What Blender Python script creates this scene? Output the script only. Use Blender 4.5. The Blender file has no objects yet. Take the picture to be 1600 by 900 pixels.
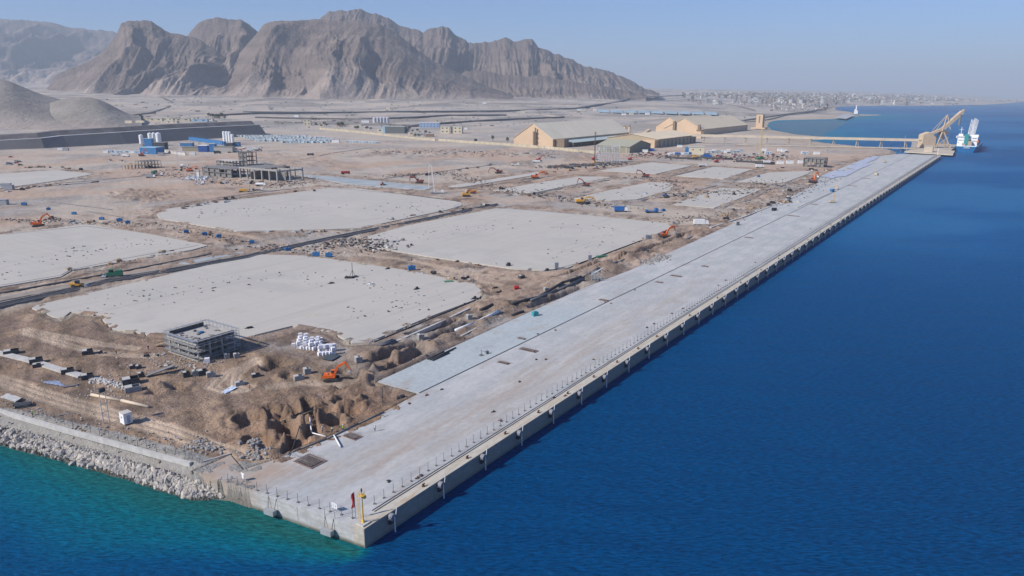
import bpy, math, random
import numpy as np
from mathutils import Vector, Matrix
SC = bpy.context.scene
COL = SC.collection
rad = math.radians
# ------------------------------------------------------------------ camera, sky, sun, exposure
FPX, HORIZON, CAM_Z = 1150.0, 149.0, 84.0          # focal length and horizon row of a 1600 x 900 view, height over the sea
PITCH = math.atan((450 - HORIZON) / FPX)
cam_d = bpy.data.cameras.new('camera'); cam = bpy.data.objects.new('camera', cam_d); COL.objects.link(cam)
cam.location = (0, 0, CAM_Z); cam.rotation_euler = (rad(90) - PITCH, 0, 0)
cam_d.sensor_width = 36; cam_d.lens = 36 * FPX / 1600
cam_d.clip_start = 1; cam_d.clip_end = 90000
SC.camera = cam
SUN_EL, SUN_DIR = 37.0, (-0.90, -0.44)             # horizontal direction towards the sun
world = bpy.data.worlds.new('World'); SC.world = world; world.use_nodes = True
nt = world.node_tree; bg = nt.nodes['Background']
sky = nt.nodes.new('ShaderNodeTexSky'); sky.sky_type = 'NISHITA'; sky.sun_disc = False
sky.sun_elevation = rad(SUN_EL); sky.sun_rotation = math.atan2(SUN_DIR[0], SUN_DIR[1])
sky.altitude = 0; sky.air_density = 1.0; sky.dust_density = 0.4; sky.ozone_density = 2.5
tint = nt.nodes.new('ShaderNodeVectorMath'); tint.operation = 'MULTIPLY'; tint.inputs[1].default_value = (.50, .79, 1.30)
nt.links.new(sky.outputs[0], tint.inputs[0]); nt.links.new(tint.outputs[0], bg.inputs[0]); bg.inputs[1].default_value = 0.088
sun_d = bpy.data.lights.new('sun', 'SUN'); sun_d.energy = 5.0; sun_d.angle = rad(0.5); sun_d.color = (1, 0.94, 0.85)
sun = bpy.data.objects.new('sun', sun_d); COL.objects.link(sun)
_s = Vector((SUN_DIR[0] * math.cos(rad(SUN_EL)), SUN_DIR[1] * math.cos(rad(SUN_EL)), math.sin(rad(SUN_EL)))).normalized()
sun.rotation_euler = (-_s).to_track_quat('-Z', 'Y').to_euler(); sun.location = (-300, -100, 400)
SC.view_settings.view_transform = 'Standard'; SC.view_settings.look = 'None'
SC.view_settings.exposure = 0.2; SC.view_settings.gamma = 1
SC.cycles.max_bounces = 5; SC.cycles.diffuse_bounces = 2; SC.cycles.glossy_bounces = 2
SC.cycles.volume_bounces = 0; SC.cycles.use_denoising = True; SC.cycles.transparent_max_bounces = 12
HAZE = 8.5e-5

# ------------------------------------------------------------------ frames of reference
GZ = 4.0                                            # level of the port ground over the sea
cp_, sp_ = math.cos(PITCH), math.sin(PITCH)
def ray(px, py):
    a = (px - 800) / FPX; b = (450 - py) / FPX
    return np.array([a, cp_ + b * sp_, -sp_ + b * cp_])
def G(px, py, z=GZ):
    d = ray(px, py); t = (z - CAM_Z) / d[2]
    return np.array([d[0] * t, d[1] * t])
QO = G(569, 828)                                    # seaward corner of the quay
_u = np.array([815.0, math.hypot(FPX, 450 - HORIZON)]); UD = _u / np.linalg.norm(_u); VD = np.array([-UD[1], UD[0]])
ANG = math.atan2(UD[1], UD[0])                      # the quay runs this way
def W(s, t, z=GZ): p = QO + s * UD + t * VD; return Vector((p[0], p[1], z))
def toST(x, y): dx = x - QO[0]; dy = y - QO[1]; return dx * UD[0] + dy * UD[1], dx * VD[0] + dy * VD[1]
def ground_z(x, y):
    x = np.asarray(x, float); y = np.asarray(y, float)
    s, t = toST(x, y); r = np.hypot(x, y)
    S = np.interp(t, [500, 900, 2000, 3200, 6000], [0, 20, 60, 74, 100])
    R = np.interp(r, [1500, 3300, 9000, 20000], [0, 1, 1.9, 2.2])
    return GZ + S * R
def at(px, py):
    """point of the ground seen at this spot of a 1600 x 900 view"""
    d = ray(px, py); lo, hi = 60.0, 60.0
    ok = False
    for k in range(900):
        hi = lo * 1.008
        if CAM_Z + d[2] * hi < float(ground_z(d[0] * hi, d[1] * hi)): ok = True; break
        lo = hi
    if ok:
        for k in range(30):
            m = (lo + hi) / 2
            if CAM_Z + d[2] * m < float(ground_z(d[0] * m, d[1] * m)): hi = m
            else: lo = m
    return Vector((d[0] * hi, d[1] * hi, float(ground_z(d[0] * hi, d[1] * hi))))
def pst(px, py): g = G(px, py); return toST(g[0], g[1])
def mpp(p): return math.sqrt(p[0] ** 2 + p[1] ** 2 + 80 ** 2) / FPX      # metres per pixel at a place

# ------------------------------------------------------------------ noise
def _h(ix, iy, seed):
    n = (ix.astype(np.int64) * 374761393 + iy.astype(np.int64) * 668265263 + seed * 974634777) & 0x7fffffff
    n = ((n ^ (n >> 13)) * 1274126177) & 0x7fffffff
    n = n ^ (n >> 16)
    return (n & 0xffff) / 65535.0
def vnoise(x, y, seed=0):
    ix = np.floor(x); iy = np.floor(y); fx = x - ix; fy = y - iy
    fx = fx * fx * (3 - 2 * fx); fy = fy * fy * (3 - 2 * fy)
    a = _h(ix, iy, seed); b = _h(ix + 1, iy, seed); c = _h(ix, iy + 1, seed); d = _h(ix + 1, iy + 1, seed)
    return (a * (1 - fx) + b * fx) * (1 - fy) + (c * (1 - fx) + d * fx) * fy
def fbm(x, y, seed=0, oct=4, gain=0.5):
    r = 0; a = 1; n = 0
    for k in range(oct):
        r = r + a * vnoise(x * 2 ** k + 17.3 * k, y * 2 ** k + 9.1 * k, seed + k); n += a; a *= gain
    return r / n
def ridged(x, y, seed=0, oct=4, gain=0.5):
    r = 0; a = 1; n = 0
    for k in range(oct):
        r = r + a * (1 - np.abs(2 * vnoise(x * 2 ** k + 7.7 * k, y * 2 ** k + 3.3 * k, seed + k) - 1)); n += a; a *= gain
    return r / n
def inside(px, py, poly):
    c = np.zeros(px.shape, bool); n = len(poly)
    for i in range(n):
        x0, y0 = poly[i]; x1, y1 = poly[(i + 1) % n]
        if y0 == y1: continue
        m = ((y0 > py) != (y1 > py)) & (px < (x1 - x0) * (py - y0) / (y1 - y0) + x0)
        c ^= m
    return c
def seg_dist(px, py, pts, closed=False):
    d = np.full(px.shape, 1e18); n = len(pts)
    for i in range(n if closed else n - 1):
        x0, y0 = pts[i]; x1, y1 = pts[(i + 1) % n]; dx, dy = x1 - x0, y1 - y0; L = dx * dx + dy * dy + 1e-9
        k = np.clip(((px - x0) * dx + (py - y0) * dy) / L, 0, 1)
        d = np.minimum(d, (px - x0 - k * dx) ** 2 + (py - y0 - k * dy) ** 2)
    return np.sqrt(d)
def sstep(a, b, x): k = np.clip((x - a) / (b - a), 0, 1); return k * k * (3 - 2 * k)

# ------------------------------------------------------------------ materials
MATS = {}
def mat(name, col, rough=0.8, metal=0.0, noise=0.12, scale=0.6, spec=0.3, bump=0.0, col2=None):
    """painted / weathered surface: base colour broken up by two noises"""
    if name in MATS: return MATS[name]
    m = bpy.data.materials.new(name); m.use_nodes = True; n = m.node_tree; b = n.nodes['Principled BSDF']
    b.inputs['Roughness'].default_value = rough; b.inputs['Metallic'].default_value = metal
    b.inputs['Specular IOR Level'].default_value = spec
    tc = n.nodes.new('ShaderNodeTexCoord'); nz = n.nodes.new('ShaderNodeTexNoise')
    nz.inputs['Scale'].default_value = scale; nz.inputs['Detail'].default_value = 6; nz.inputs['Roughness'].default_value = 0.65
    n.links.new(tc.outputs['Object'], nz.inputs['Vector'])
    r = n.nodes.new('ShaderNodeValToRGB'); c = np.array(col[:3])
    c2 = np.array(col2[:3]) if col2 else c * (1 - 2 * noise)
    r.color_ramp.elements[0].position = 0.3; r.color_ramp.elements[1].position = 0.7
    r.color_ramp.elements[0].color = (*c2, 1); r.color_ramp.elements[1].color = (*(c * (1 + noise)), 1)
    n.links.new(nz.outputs[0], r.inputs[0]); n.links.new(r.outputs[0], b.inputs['Base Color'])
    if bump:
        bp = n.nodes.new('ShaderNodeBump'); bp.inputs['Distance'].default_value = bump
        n2 = n.nodes.new('ShaderNodeTexNoise'); n2.inputs['Scale'].default_value = scale * 4; n2.inputs['Detail'].default_value = 5
        n.links.new(tc.outputs['Object'], n2.inputs['Vector'])
        n.links.new(n2.outputs[0], bp.inputs['Height']); n.links.new(bp.outputs[0], b.inputs['Normal'])
    MATS[name] = m; return m
def attr_mat(name, rough=0.95, fine=((3.0, 0.12), (0.6, 0.1)), bumps=(), spec=0.2, clutter=False):
    """ground: colour of what lies there stored per vertex, plus grain and small relief"""
    m = bpy.data.materials.new(name); m.use_nodes = True; n = m.node_tree; b = n.nodes['Principled BSDF']
    b.inputs['Roughness'].default_value = rough; b.inputs['Specular IOR Level'].default_value = spec
    at_ = n.nodes.new('ShaderNodeVertexColor'); at_.layer_name = 'Col'
    geo = n.nodes.new('ShaderNodeNewGeometry')
    cur = at_.outputs[0]
    for sc, amt in fine:
        nz = n.nodes.new('ShaderNodeTexNoise'); nz.inputs['Scale'].default_value = sc; nz.inputs['Detail'].default_value = 5
        nz.inputs['Roughness'].default_value = 0.7
        n.links.new(geo.outputs['Position'], nz.inputs['Vector'])
        mr = n.nodes.new('ShaderNodeMapRange'); mr.inputs[1].default_value = 0.3; mr.inputs[2].default_value = 0.7
        mr.inputs[3].default_value = 1 - amt; mr.inputs[4].default_value = 1 + amt
        n.links.new(nz.outputs[0], mr.inputs[0])
        mx = n.nodes.new('ShaderNodeVectorMath'); mx.operation = 'SCALE'
        n.links.new(cur, mx.inputs[0]); n.links.new(mr.outputs[0], mx.inputs['Scale']); cur = mx.outputs[0]
    if clutter:                                    # alpha holds how dug up the ground is
        for sc, lo, hi, dk in ((1.1, .55, .63, .5), (.30, .55, .66, .42)):
            nz = n.nodes.new('ShaderNodeTexNoise'); nz.inputs['Scale'].default_value = sc; nz.inputs['Detail'].default_value = 8; nz.inputs['Roughness'].default_value = 0.75
            n.links.new(geo.outputs['Position'], nz.inputs['Vector'])
            mr = n.nodes.new('ShaderNodeMapRange'); mr.inputs[1].default_value = lo; mr.inputs[2].default_value = hi; mr.inputs[3].default_value = 0; mr.inputs[4].default_value = dk
            n.links.new(nz.outputs[0], mr.inputs[0]); mu = n.nodes.new('ShaderNodeMath'); mu.operation = 'MULTIPLY'; n.links.new(mr.outputs[0], mu.inputs[0]); n.links.new(at_.outputs[1], mu.inputs[1])
            sb = n.nodes.new('ShaderNodeMath'); sb.operation = 'SUBTRACT'; sb.inputs[0].default_value = 1; n.links.new(mu.outputs[0], sb.inputs[1])
            mx = n.nodes.new('ShaderNodeVectorMath'); mx.operation = 'SCALE'; n.links.new(cur, mx.inputs[0]); n.links.new(sb.outputs[0], mx.inputs['Scale']); cur = mx.outputs[0]
    n.links.new(cur, b.inputs['Base Color'])
    prev = None
    for sc, dist in bumps:
        nz = n.nodes.new('ShaderNodeTexNoise'); nz.inputs['Scale'].default_value = sc; nz.inputs['Detail'].default_value = 6
        nz.inputs['Roughness'].default_value = 0.65
        n.links.new(geo.outputs['Position'], nz.inputs['Vector'])
        bp = n.nodes.new('ShaderNodeBump'); bp.inputs['Distance'].default_value = dist
        n.links.new(nz.outputs[0], bp.inputs['Height'])
        if prev: n.links.new(prev, bp.inputs['Normal'])
        prev = bp.outputs[0]
    if prev: n.links.new(prev, b.inputs['Normal'])
    MATS[name] = m; return m

# ------------------------------------------------------------------ objects
def tag(o, label=None, cat=None, group=None, kind=None):
    if label: o['label'] = label
    if cat: o['category'] = cat
    if group: o['group'] = group
    if kind: o['kind'] = kind
    return o
def grid_mesh(name, X, Y, Z, colr=None, keep=None, m=None, smooth=True):
    R, C = X.shape
    co = np.stack([X, Y, Z], -1).reshape(-1, 3).astype(np.float32)
    i = np.arange(R * C).reshape(R, C)
    q = np.stack([i[:-1, :-1], i[:-1, 1:], i[1:, 1:], i[1:, :-1]], -1).reshape(-1, 4)
    if keep is not None:
        k = keep[:-1, :-1] | keep[:-1, 1:] | keep[1:, 1:] | keep[1:, :-1]
        q = q[k.reshape(-1)]
        used = np.zeros(R * C, bool); used[q.reshape(-1)] = True
        mp = np.cumsum(used) - 1; q = mp[q]; co = co[used]
        if colr is not None: colr = colr.reshape(-1, colr.shape[-1])[used]
    me = bpy.data.meshes.new(name)
    me.vertices.add(len(co)); me.vertices.foreach_set('co', co.reshape(-1))
    me.loops.add(q.size); me.loops.foreach_set('vertex_index', q.reshape(-1).astype(np.int32))
    me.polygons.add(len(q)); me.polygons.foreach_set('loop_start', np.arange(0, q.size, 4, dtype=np.int32))
    me.polygons.foreach_set('use_smooth', np.full(len(q), smooth))
    me.update(calc_edges=True)
    if colr is not None:
        colr = colr.reshape(-1, colr.shape[-1])
        ca = me.color_attributes.new('Col', 'FLOAT_COLOR', 'POINT')
        a = np.ones((len(co), 4), np.float32); a[:, :colr.shape[-1]] = colr
        ca.data.foreach_set('color', a.reshape(-1))
    o = bpy.data.objects.new(name, me); COL.objects.link(o)
    if m: me.materials.append(m)
    return o
# ------------------------------------------------------------------ where things lie (quay frame: s along the quay, t inland)
def PS(pts): return [pst(*p) for p in pts]
COAST = [(-400, 3000), (-300, 1500), (-120, 420), (-62, 235), (-33, 145), (-19.6, 108), (-14.1, 81), (-11, 65), (-9.5, 54), (-8.2, 46), (-5.2, 38.5),
         (-1.5, 30), (1.8, 6), (3, 3), (5, 2), (1088, 2), (1088, 48), (1112, 58), (1183, 67), (1257, 134), (1313, 196), (1400, 245), (1440, 249), (1500, 232), (1555, 239),
         (1645, 334), (1840, 438), (2076, 516), (2332, 585), (2500, 620), (2601, 629), (2717, 582), (2860, 504), (3000, 500), (3300, 510), (3520, 455), (3640, 450), (3600, 530), (3900, 620),
         (4171, 679), (4675, 859), (6008, 1119), (6600, 1100), (6873, 900), (7180, 600), (8306, 250), (10000, 120), (13719, 14), (20000, -700), (34000, -2500),
         (34000, 30000), (-20000, 30000), (-20000, 3000)]
APRON = [(0, 0), (1093, 0), (1093, 50), (1050, 62), (1002, 76), (860, 76), (719, 75), (640, 62), (463, 56), (300, 53), (223, 52), (183, 54), (127, 53), (55.6, 51), (55.9, 35.4), (40.8, 34.6),
         (28.3, 35.1), (17.3, 35.9), (9.8, 36.3), (1.3, 38.7), (4.0, 47.0), (-5.3, 46.9), (-4.2, 39)]
SLABS = [
 [(50, 482), (57, 478), (255, 432), (330, 414), (400, 398), (475, 400), (550, 410), (640, 424), (742, 445), (752, 455), (750, 466), (660, 500), (575, 536), (550, 537), (520, 521), (457, 510), (400, 524), (385, 531), (230, 524), (215, 520), (176, 515), (160, 500), (170, 494), (110, 488), (95, 500)],
 [(575, 385), (575, 370), (640, 352), (775, 326), (830, 328), (1050, 350), (1052, 355), (1012, 372), (950, 395), (887, 419), (850, 423), (800, 420), (695, 405), (587, 388)],
 [(262, 327), (330, 317), (400, 309), (515, 294), (560, 295), (720, 316), (722, 321), (700, 328), (562, 357), (480, 360), (400, 361), (370, 362), (250, 342), (245, 336)],
 [(-120, 392), (0, 367), (135, 351), (225, 365), (325, 384), (300, 391), (200, 408), (112, 423), (95, 433), (0, 449), (-120, 474)],
 [(-60, 283), (0, 272), (87, 266), (147, 272), (100, 281), (45, 289), (-60, 302)],
 [(700, 291), (765, 281), (842, 269), (842, 273), (775, 284), (720, 293)],
 [(770, 298), (840, 286), (905, 276), (957, 277), (900, 288), (832, 302)],
 [(897, 310), (955, 297), (1015, 285), (1050, 286), (1052, 297), (995, 312), (955, 314)],
 [(1052, 320), (1125, 294), (1190, 296), (1160, 309), (1117, 325)],
 [(935, 267), (1017, 254), (1082, 259), (1025, 272)],
 [(1057, 275), (1115, 261), (1175, 265), (1132, 280)],
 [(1150, 285), (1200, 270), (1267, 267), (1262, 272), (1225, 286)]]
SLABS = [PS(s) for s in SLABS]
PALE = [PS([(457, 272), (520, 276), (680, 292), (665, 297), (590, 292), (540, 287)])]
# ground works: mounds (x, y, radius m, height m), pits and trenches, all given where they lie
MOUNDS = []
def mound(px, py, r, h): MOUNDS.append((*pst(px, py), r, h))
TRENCH = []   # (points in quay frame, half width, depth)
def trench(pts, w, d, px=True): TRENCH.append((PS(pts) if px else pts, w, d))
for a in [(470, 640, 4, 2.4), (505, 640, 4, 2.6), (440, 650, 5, 2.2), (545, 655, 4, 2.6), (530, 630, 4, 2.2), (570, 640, 4.5, 2.4), (410, 665, 5, 2.0), (480, 700, 3, 1.6), (425, 705, 4, 1.8), (975, 402, 9, 4), (945, 418, 11, 3.5), (1000, 392, 7, 2), (640, 550, 5, 1.8), (595, 552, 4, 1.5), (570, 592, 5, 2.0), (350, 395, 6, 1.5), (610, 412, 9, 1.6), (60, 495, 6, 1.6), (80, 500, 5, 1.2), (350, 296, 12, 2.2),
          (495, 292, 9, 2.5), (270, 560, 4, .6), (385, 585, 4, .8), (430, 560, 8, 1.8), (395, 575, 7, 1.2), (460, 590, 7, 1.5), (405, 600, 5, 1), (560, 605, 5, 1.8), (590, 612, 4.5, 1.8), (575, 630, 5, 1.4),
          (545, 640, 5, 1.6), (560, 655, 5, 1.6), (520, 655, 4, 1.2), (420, 690, 5, 1.5), (395, 680, 4, 1.3), (450, 660, 3.5, 1), (220, 610, 4.5, 1.4), (240, 605, 5, 1.0), (380, 655, 4, 1.3), (500, 610, 4, 1),
          (890, 440, 7, 2.5), (880, 450, 6, 2.5), (700, 530, 6, 2), (680, 545, 5, 1.8), (720, 515, 6, 1.6), (760, 500, 6, 1.8), (790, 480, 7, 2), (810, 470, 6, 2), (750, 480, 6, 1.6), (860, 455, 6, 2),
          (1090, 345, 12, 2), (1150, 330, 14, 2.2), (1100, 330, 12, 2), (1180, 320, 14, 2), (1230, 300, 14, 2.2), (1250, 290, 14, 2), (1010, 330, 12, 2), (850, 317, 12, 2), (960, 345, 9, 1.5),
          (130, 338, 8, 1.6), (90, 345, 9, 2), (30, 347, 9, 1.8), (70, 342, 7, 2), (10, 345, 9, 1.5), (330, 375, 8, 1.4)]: mound(*a)
_r = random.Random(4)
for k in range(260):       # heap of tipped loads
    a, b = _r.gauss(0, .42), _r.gauss(0, .42)
    if a * a + b * b < 1: mound(218 + 54 * a, 306 + 9.5 * b, 4.5, _r.uniform(1.6, 3.2))
for k in range(150):       # tipped spoil in the ground behind the yards
    mound(_r.uniform(560, 900), _r.uniform(232, 246), _r.uniform(5, 10), _r.uniform(1.2, 3.5))
for k in range(80): mound(_r.uniform(400, 520), _r.uniform(238, 262), _r.uniform(4, 9), _r.uniform(.8, 2.2))
for k in range(60): mound(_r.uniform(690, 800), _r.uniform(268, 284), _r.uniform(4, 8), _r.uniform(.8, 2))
for k in range(60): mound(_r.uniform(880, 930), _r.uniform(238, 252), _r.uniform(5, 9), _r.uniform(1.5, 3.5))
for k in range(50): mound(_r.uniform(795, 830), _r.uniform(252, 262), _r.uniform(5, 9), _r.uniform(1.5, 3))
for k in range(120):       # heaps beside the long trenches
    f = _r.random(); s_ = 60 + f * 330; mound_s = (s_, 60 + _r.gauss(0, 3.5) + 4 * f, _r.uniform(1.5, 3.5), _r.uniform(.5, 1.5)); MOUNDS.append(mound_s)
trench([(592, 601), (600, 596), (680, 561), (760, 526), (800, 508)], 1.5, 3.2)
trench([(560, 572), (600, 558), (700, 520), (760, 496)], 1.7, 3.0)
trench([(558, 578), (612, 562)], 1.6, 2.4)
trench([(607, 574), (660, 548)], 2.0, 3.4)
trench([(830, 480), (910, 450)], 1.2, 2.0)
trench([(640, 522), (712, 500)], 1.2, 2.2)
trench([(880, 430), (985, 400), (1085, 362)], 1.0, 2.0)
trench([(478, 625), (484, 650), (488, 680)], 1.3, 3.2)
trench([(463, 640), (470, 655)], 1.2, 2.8)
trench([(455, 680), (462, 695), (450, 708)], 1.4, 2.6)
trench([(535, 602), (548, 598)], 2.0, 2.5)
trench([(385, 655), (410, 652), (440, 655)], 3.0, 2.0)
trench([(400, 688), (425, 690)], 2.5, 2.4)
trench([(420, 640), (432, 644)], 1.6, 2.0)
trench([(540, 590), (546, 578)], 3.2, 3.6)
trench([(425, 575), (440, 570)], 3.0, 2.6)
trench([(255, 580), (272, 584)], 1.6, 2.2)
trench([(0, 574), (20, 573)], 2.0, 1.6)
BOWLS = [(392, 655, 3.6, 2.4), (428, 652, 3.0, 2.0), (445, 672, 3.4, 2.4), (478, 655, 3.2, 3.2), (466, 692, 3.6, 2.8), (505, 648, 3.4, 2.4), (520, 660, 3, 2.0), (540, 628, 3.2, 2.2), (425, 700, 3.6, 2.4), (402, 690, 3.2, 2.2), (450, 640, 3, 1.8), (430, 572, 4, 2.2), (402, 572, 3, 1.6), (455, 588, 3, 1.6), (275, 604, 3.5, 1.6), (243, 612, 3, 1.8), (560, 590, 2.6, 2.4)]
TRACKS = [PS(q) for q in ([(0, 590), (60, 612), (130, 632), (200, 652), (260, 668), (320, 690), (360, 705), (420, 725)], [(0, 597), (60, 620), (130, 641), (200, 660), (260, 677), (315, 697)],
          [(380, 610), (350, 612), (330, 605), (350, 585), (380, 572), (400, 562)], [(390, 605), (365, 600), (368, 585), (400, 570)], [(420, 605), (470, 598), (530, 600), (570, 590)],
          [(40, 520), (90, 535), (150, 552), (200, 556), (240, 556)], [(40, 515), (90, 525), (150, 536), (210, 545)], [(232, 345), (300, 354), (390, 371), (470, 388)], [(560, 398), (640, 408), (720, 424), (800, 436)], [(640, 418), (700, 428), (780, 446)], [(820, 330), (960, 342), (1060, 352), (1130, 350)], [(260, 305), (180, 330), (120, 338)])]

# ------------------------------------------------------------------ the land, one sheet
QZ_ = GZ + .18
FLATS = [(*pst(x, y), r) for x, y, r in ([(q, w, 3.2) for q, w in ((18, 553), (57, 567), (58, 574), (106, 583), (137, 592), (137, 553), (157, 552), (205, 600), (208, 611), (208, 576), (217, 576), (221, 589), (263, 577), (292, 589), (305, 587), (317, 586), (330, 589), (375, 601), (467, 593), (480, 584), (560, 566), (657, 530), (733, 499), (815, 435), (853, 455), (400, 589))]
         + [(x, 553 + x * .29, 2.6) for x in range(-30, 215, 7)] + [(x, 619 + (x - 143) * .21, 2.4) for x in range(140, 236, 8)] + [(198, 659, 3), (166, 661, 2.5), (518, 592, 4.5), (356, 611, 4), (85, 600, 4.5), (18, 627, 5), (37, 636, 3), (110, 605, 4), (318, 553, 14), (300, 545, 13), (345, 545, 13), (478, 538, 7), (492, 545, 6), (508, 552, 5), (518, 560, 4.5), (240, 585, 4)])]
def build_land():
    cols = np.concatenate([np.arange(-900, -60, 6.0), np.arange(-60, 1660, 1.7), np.arange(1660, 2300, 8.0)])
    rows = np.concatenate([np.arange(1100, 905, -4.0), np.arange(905, 330, -1.35), np.arange(330, 200, -0.8), np.arange(200, 165, -0.3), np.arange(165, 150.2, -0.12)])
    H0 = math.hypot(FPX, 450 - HORIZON)
    r = (CAM_Z - GZ) * FPX / (rows - HORIZON) / (1 + 0)        # depth along the view axis
    # depth along the view axis -> ground distance straight ahead
    dep = np.array([G(800, y)[1] for y in rows]); dep[-1] = 40000
    X = np.outer(dep, (cols - 800) / H0); Y = np.outer(dep, np.ones(len(cols)))
    S, T = toST(X, Y); Z = ground_z(X, Y); R = np.hypot(X, Y)
    isl = inside(S, T, COAST)
    dC = np.full(S.shape, 1e9); near = np.ones(S.shape, bool)
    dC = seg_dist(S, T, COAST, True)
    sd = np.where(isl, dC, -dC)
    # works and levels
    slabm = np.zeros(S.shape, bool); dS = np.full(S.shape, 1e9)
    act = R < 1400
    for p in SLABS + PALE:
        a = np.array(p); bb = (S > a[:, 0].min() - 30) & (S < a[:, 0].max() + 30) & (T > a[:, 1].min() - 30) & (T < a[:, 1].max() + 30)
        sb, tb = S[bb], T[bb]; ins = inside(sb, tb, p); dd = seg_dist(sb, tb, p, True)
        cur = slabm[bb]; cur |= ins; slabm[bb] = cur; dS[bb] = np.minimum(dS[bb], np.where(ins, -dd, dd))
    insA = inside(S, T, APRON); dA = np.where(insA, -1, 1) * seg_dist(S, T, APRON, True)
    dS2 = np.minimum(dS, dA)
    free = sstep(0.5, 6, dS2)                                   # away from paved edges
    n_big = fbm(S / 60, T / 60, 3, 4); n_mid = fbm(S / 14, T / 14, 5, 4); n_sm = fbm(S / 3.2, T / 3.2, 7, 4)
    belt = sstep(32, 6, dS2)                                    # the strips between the yards are all dug up
    fore = sstep(62, 48, S) * sstep(2, 10, sd) * sstep(240, 200, T)
    rough_zone = np.clip(np.maximum(belt, fore * (0.55 + 0.9 * (n_mid - .4))), 0, 1) + 0.3 * sstep(.5, .62, n_big) * (R < 1500)
    rough_zone = np.clip(rough_zone, 0, 1) * (R < 1600)
    dz = (n_mid - .5) * 1.8 * rough_zone + (ridged(S / 7, T / 7, 11, 4, .55) - .55) * 1.3 * rough_zone + (n_sm - .5) * 0.6 * np.clip(rough_zone + .25, 0, 1)
    far_rel = (fbm(S / 130, T / 130, 21, 5) - .5) * 10 * sstep(1500, 2600, R) * sstep(300, 900, T)
    gull = (ridged(S / 300, T / 420, 33, 5) - .6) * 14 * sstep(2300, 3200, R) * sstep(600, 1200, T)
    pc = [pst(470, 658), pst(540, 640), pst(420, 680), pst(500, 690)]
    pit = np.zeros(S.shape)
    for (ps, pt), rr in zip(pc, (14, 12, 11, 10)): pit = np.maximum(pit, np.exp(-(((S - ps) ** 2 + (T - pt) ** 2) / rr ** 2)))
    dz = dz * (1 - .45 * fore) + pit * (ridged(S / 7, T / 5, 131, 4, .55) - .70) * 3.6 + pit * .65 * np.sin(1.15 * (T + .5 * S) + 11 * fbm(S / 13, T / 13, 135, 3)) - pit * .3 + pit * (fbm(S / 1.6, T / 1.6, 191, 3) - .5) * 1.3
    strip = sstep(50, 58, S) * sstep(480, 400, S) * sstep(50, 53, T) * sstep(84, 70, T) * sstep(1.5, 4, dS)
    dz = dz + strip * ((ridged(S / 26, T / 3.8, 151, 3) - .55) * 2.0 + (n_mid - .5) * .8)
    dz = dz * free + far_rel + gull
    heap = np.zeros(S.shape); dark = np.zeros(S.shape)
    for (ms, mt, mr, mh) in MOUNDS:
        bb = (np.abs(S - ms) < mr * 2.2) & (np.abs(T - mt) < mr * 2.2)
        if not bb.any(): continue
        d = np.hypot(S[bb] - ms, T[bb] - mt) / mr; d = d * (0.8 + 0.4 * n_sm[bb])
        h = mh * (.5 if (ms < 60 and mt < 140) else .75) * np.clip(1 - d, 0, 1) ** 1.15
        heap[bb] = np.maximum(heap[bb], h)
    for (bx, by, br, bd) in BOWLS:
        ps, pt = pst(bx, by); d = np.hypot(S - ps, T - pt) / br * (.75 + .5 * n_mid)
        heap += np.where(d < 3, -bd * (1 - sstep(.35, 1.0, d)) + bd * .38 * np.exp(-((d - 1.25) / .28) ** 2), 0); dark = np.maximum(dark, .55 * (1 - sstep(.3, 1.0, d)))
    for pts, w, dp in TRENCH:
        a = np.array(pts); bb = (S > a[:, 0].min() - 8) & (S < a[:, 0].max() + 8) & (T > a[:, 1].min() - 8) & (T < a[:, 1].max() + 8)
        if not bb.any(): continue
        d = seg_dist(S[bb], T[bb], pts) + (n_sm[bb] - .5) * 1.2
        cut = -dp * (1 - sstep(w * .75, w * 1.35, d)) + .5 * np.exp(-((d - w * 2.2) / 1.1) ** 2)
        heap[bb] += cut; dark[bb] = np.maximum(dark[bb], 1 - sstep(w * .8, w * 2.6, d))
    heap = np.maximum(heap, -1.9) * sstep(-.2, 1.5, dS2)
    Z = Z + dz + heap
    for fs, ft, fr in FLATS:
        bb = (np.abs(S - fs) < fr * 1.8) & (np.abs(T - ft) < fr * 1.8); d = np.hypot(S[bb] - fs, T[bb] - ft) / fr; k_ = .92 * sstep(1.7, .9, d); Z[bb] = Z[bb] * (1 - k_) + (GZ + .1) * k_
    trk = np.zeros(S.shape)
    for pts in TRACKS:
        a = np.array(pts); bb = (S > a[:, 0].min() - 8) & (S < a[:, 0].max() + 8) & (T > a[:, 1].min() - 8) & (T < a[:, 1].max() + 8)
        d = np.abs(seg_dist(S[bb], T[bb], pts)); v = sstep(2.6, 1.5, d); ru = np.exp(-((d - 1.0) / .35) ** 2)
        g0 = ground_z(X[bb], Y[bb]); Z[bb] = Z[bb] * (1 - .8 * v) + g0 * .8 * v - .22 * ru; trk[bb] = np.maximum(trk[bb], v * .9 + .6 * ru)
    # shore profile
    revet = (S < 6) & (T > 30)
    slope = np.where(revet, 0.47, np.where(T < 1e9, 0.055, 0))
    prof = np.where(sd > 0, np.where(revet, sd * np.where(T < 60, .62, .45), np.where(S < 1060, .2 + sd * .6, 0.2 + sd * 0.05)), sd * 0.35)
    prof = np.where((S > 1050) & (S < 1330) & (sd > 0), sd * .5, prof)
    prof = np.where((sd <= 0) & (S > 1300) & (S < 3300) & (T > 80), sd * 0.03, prof)
    Z = np.minimum(Z, np.maximum(prof, -9))
    Z = np.where((dA > .15) & (dA < 3.0) & (S < 56) & (T > 33.5) & (sd > 2.5), Z * sstep(.8, 3.0, dA) + (QZ_ + .02) * (1 - sstep(.8, 3.0, dA)), Z)
    drift = sstep(.50, .60, fbm(S / 5, T / 5, 141, 4)) * sstep(-4.5, -.5, dS) * (fbm(S / 25, T / 25, 145, 2) > .46)
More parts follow.
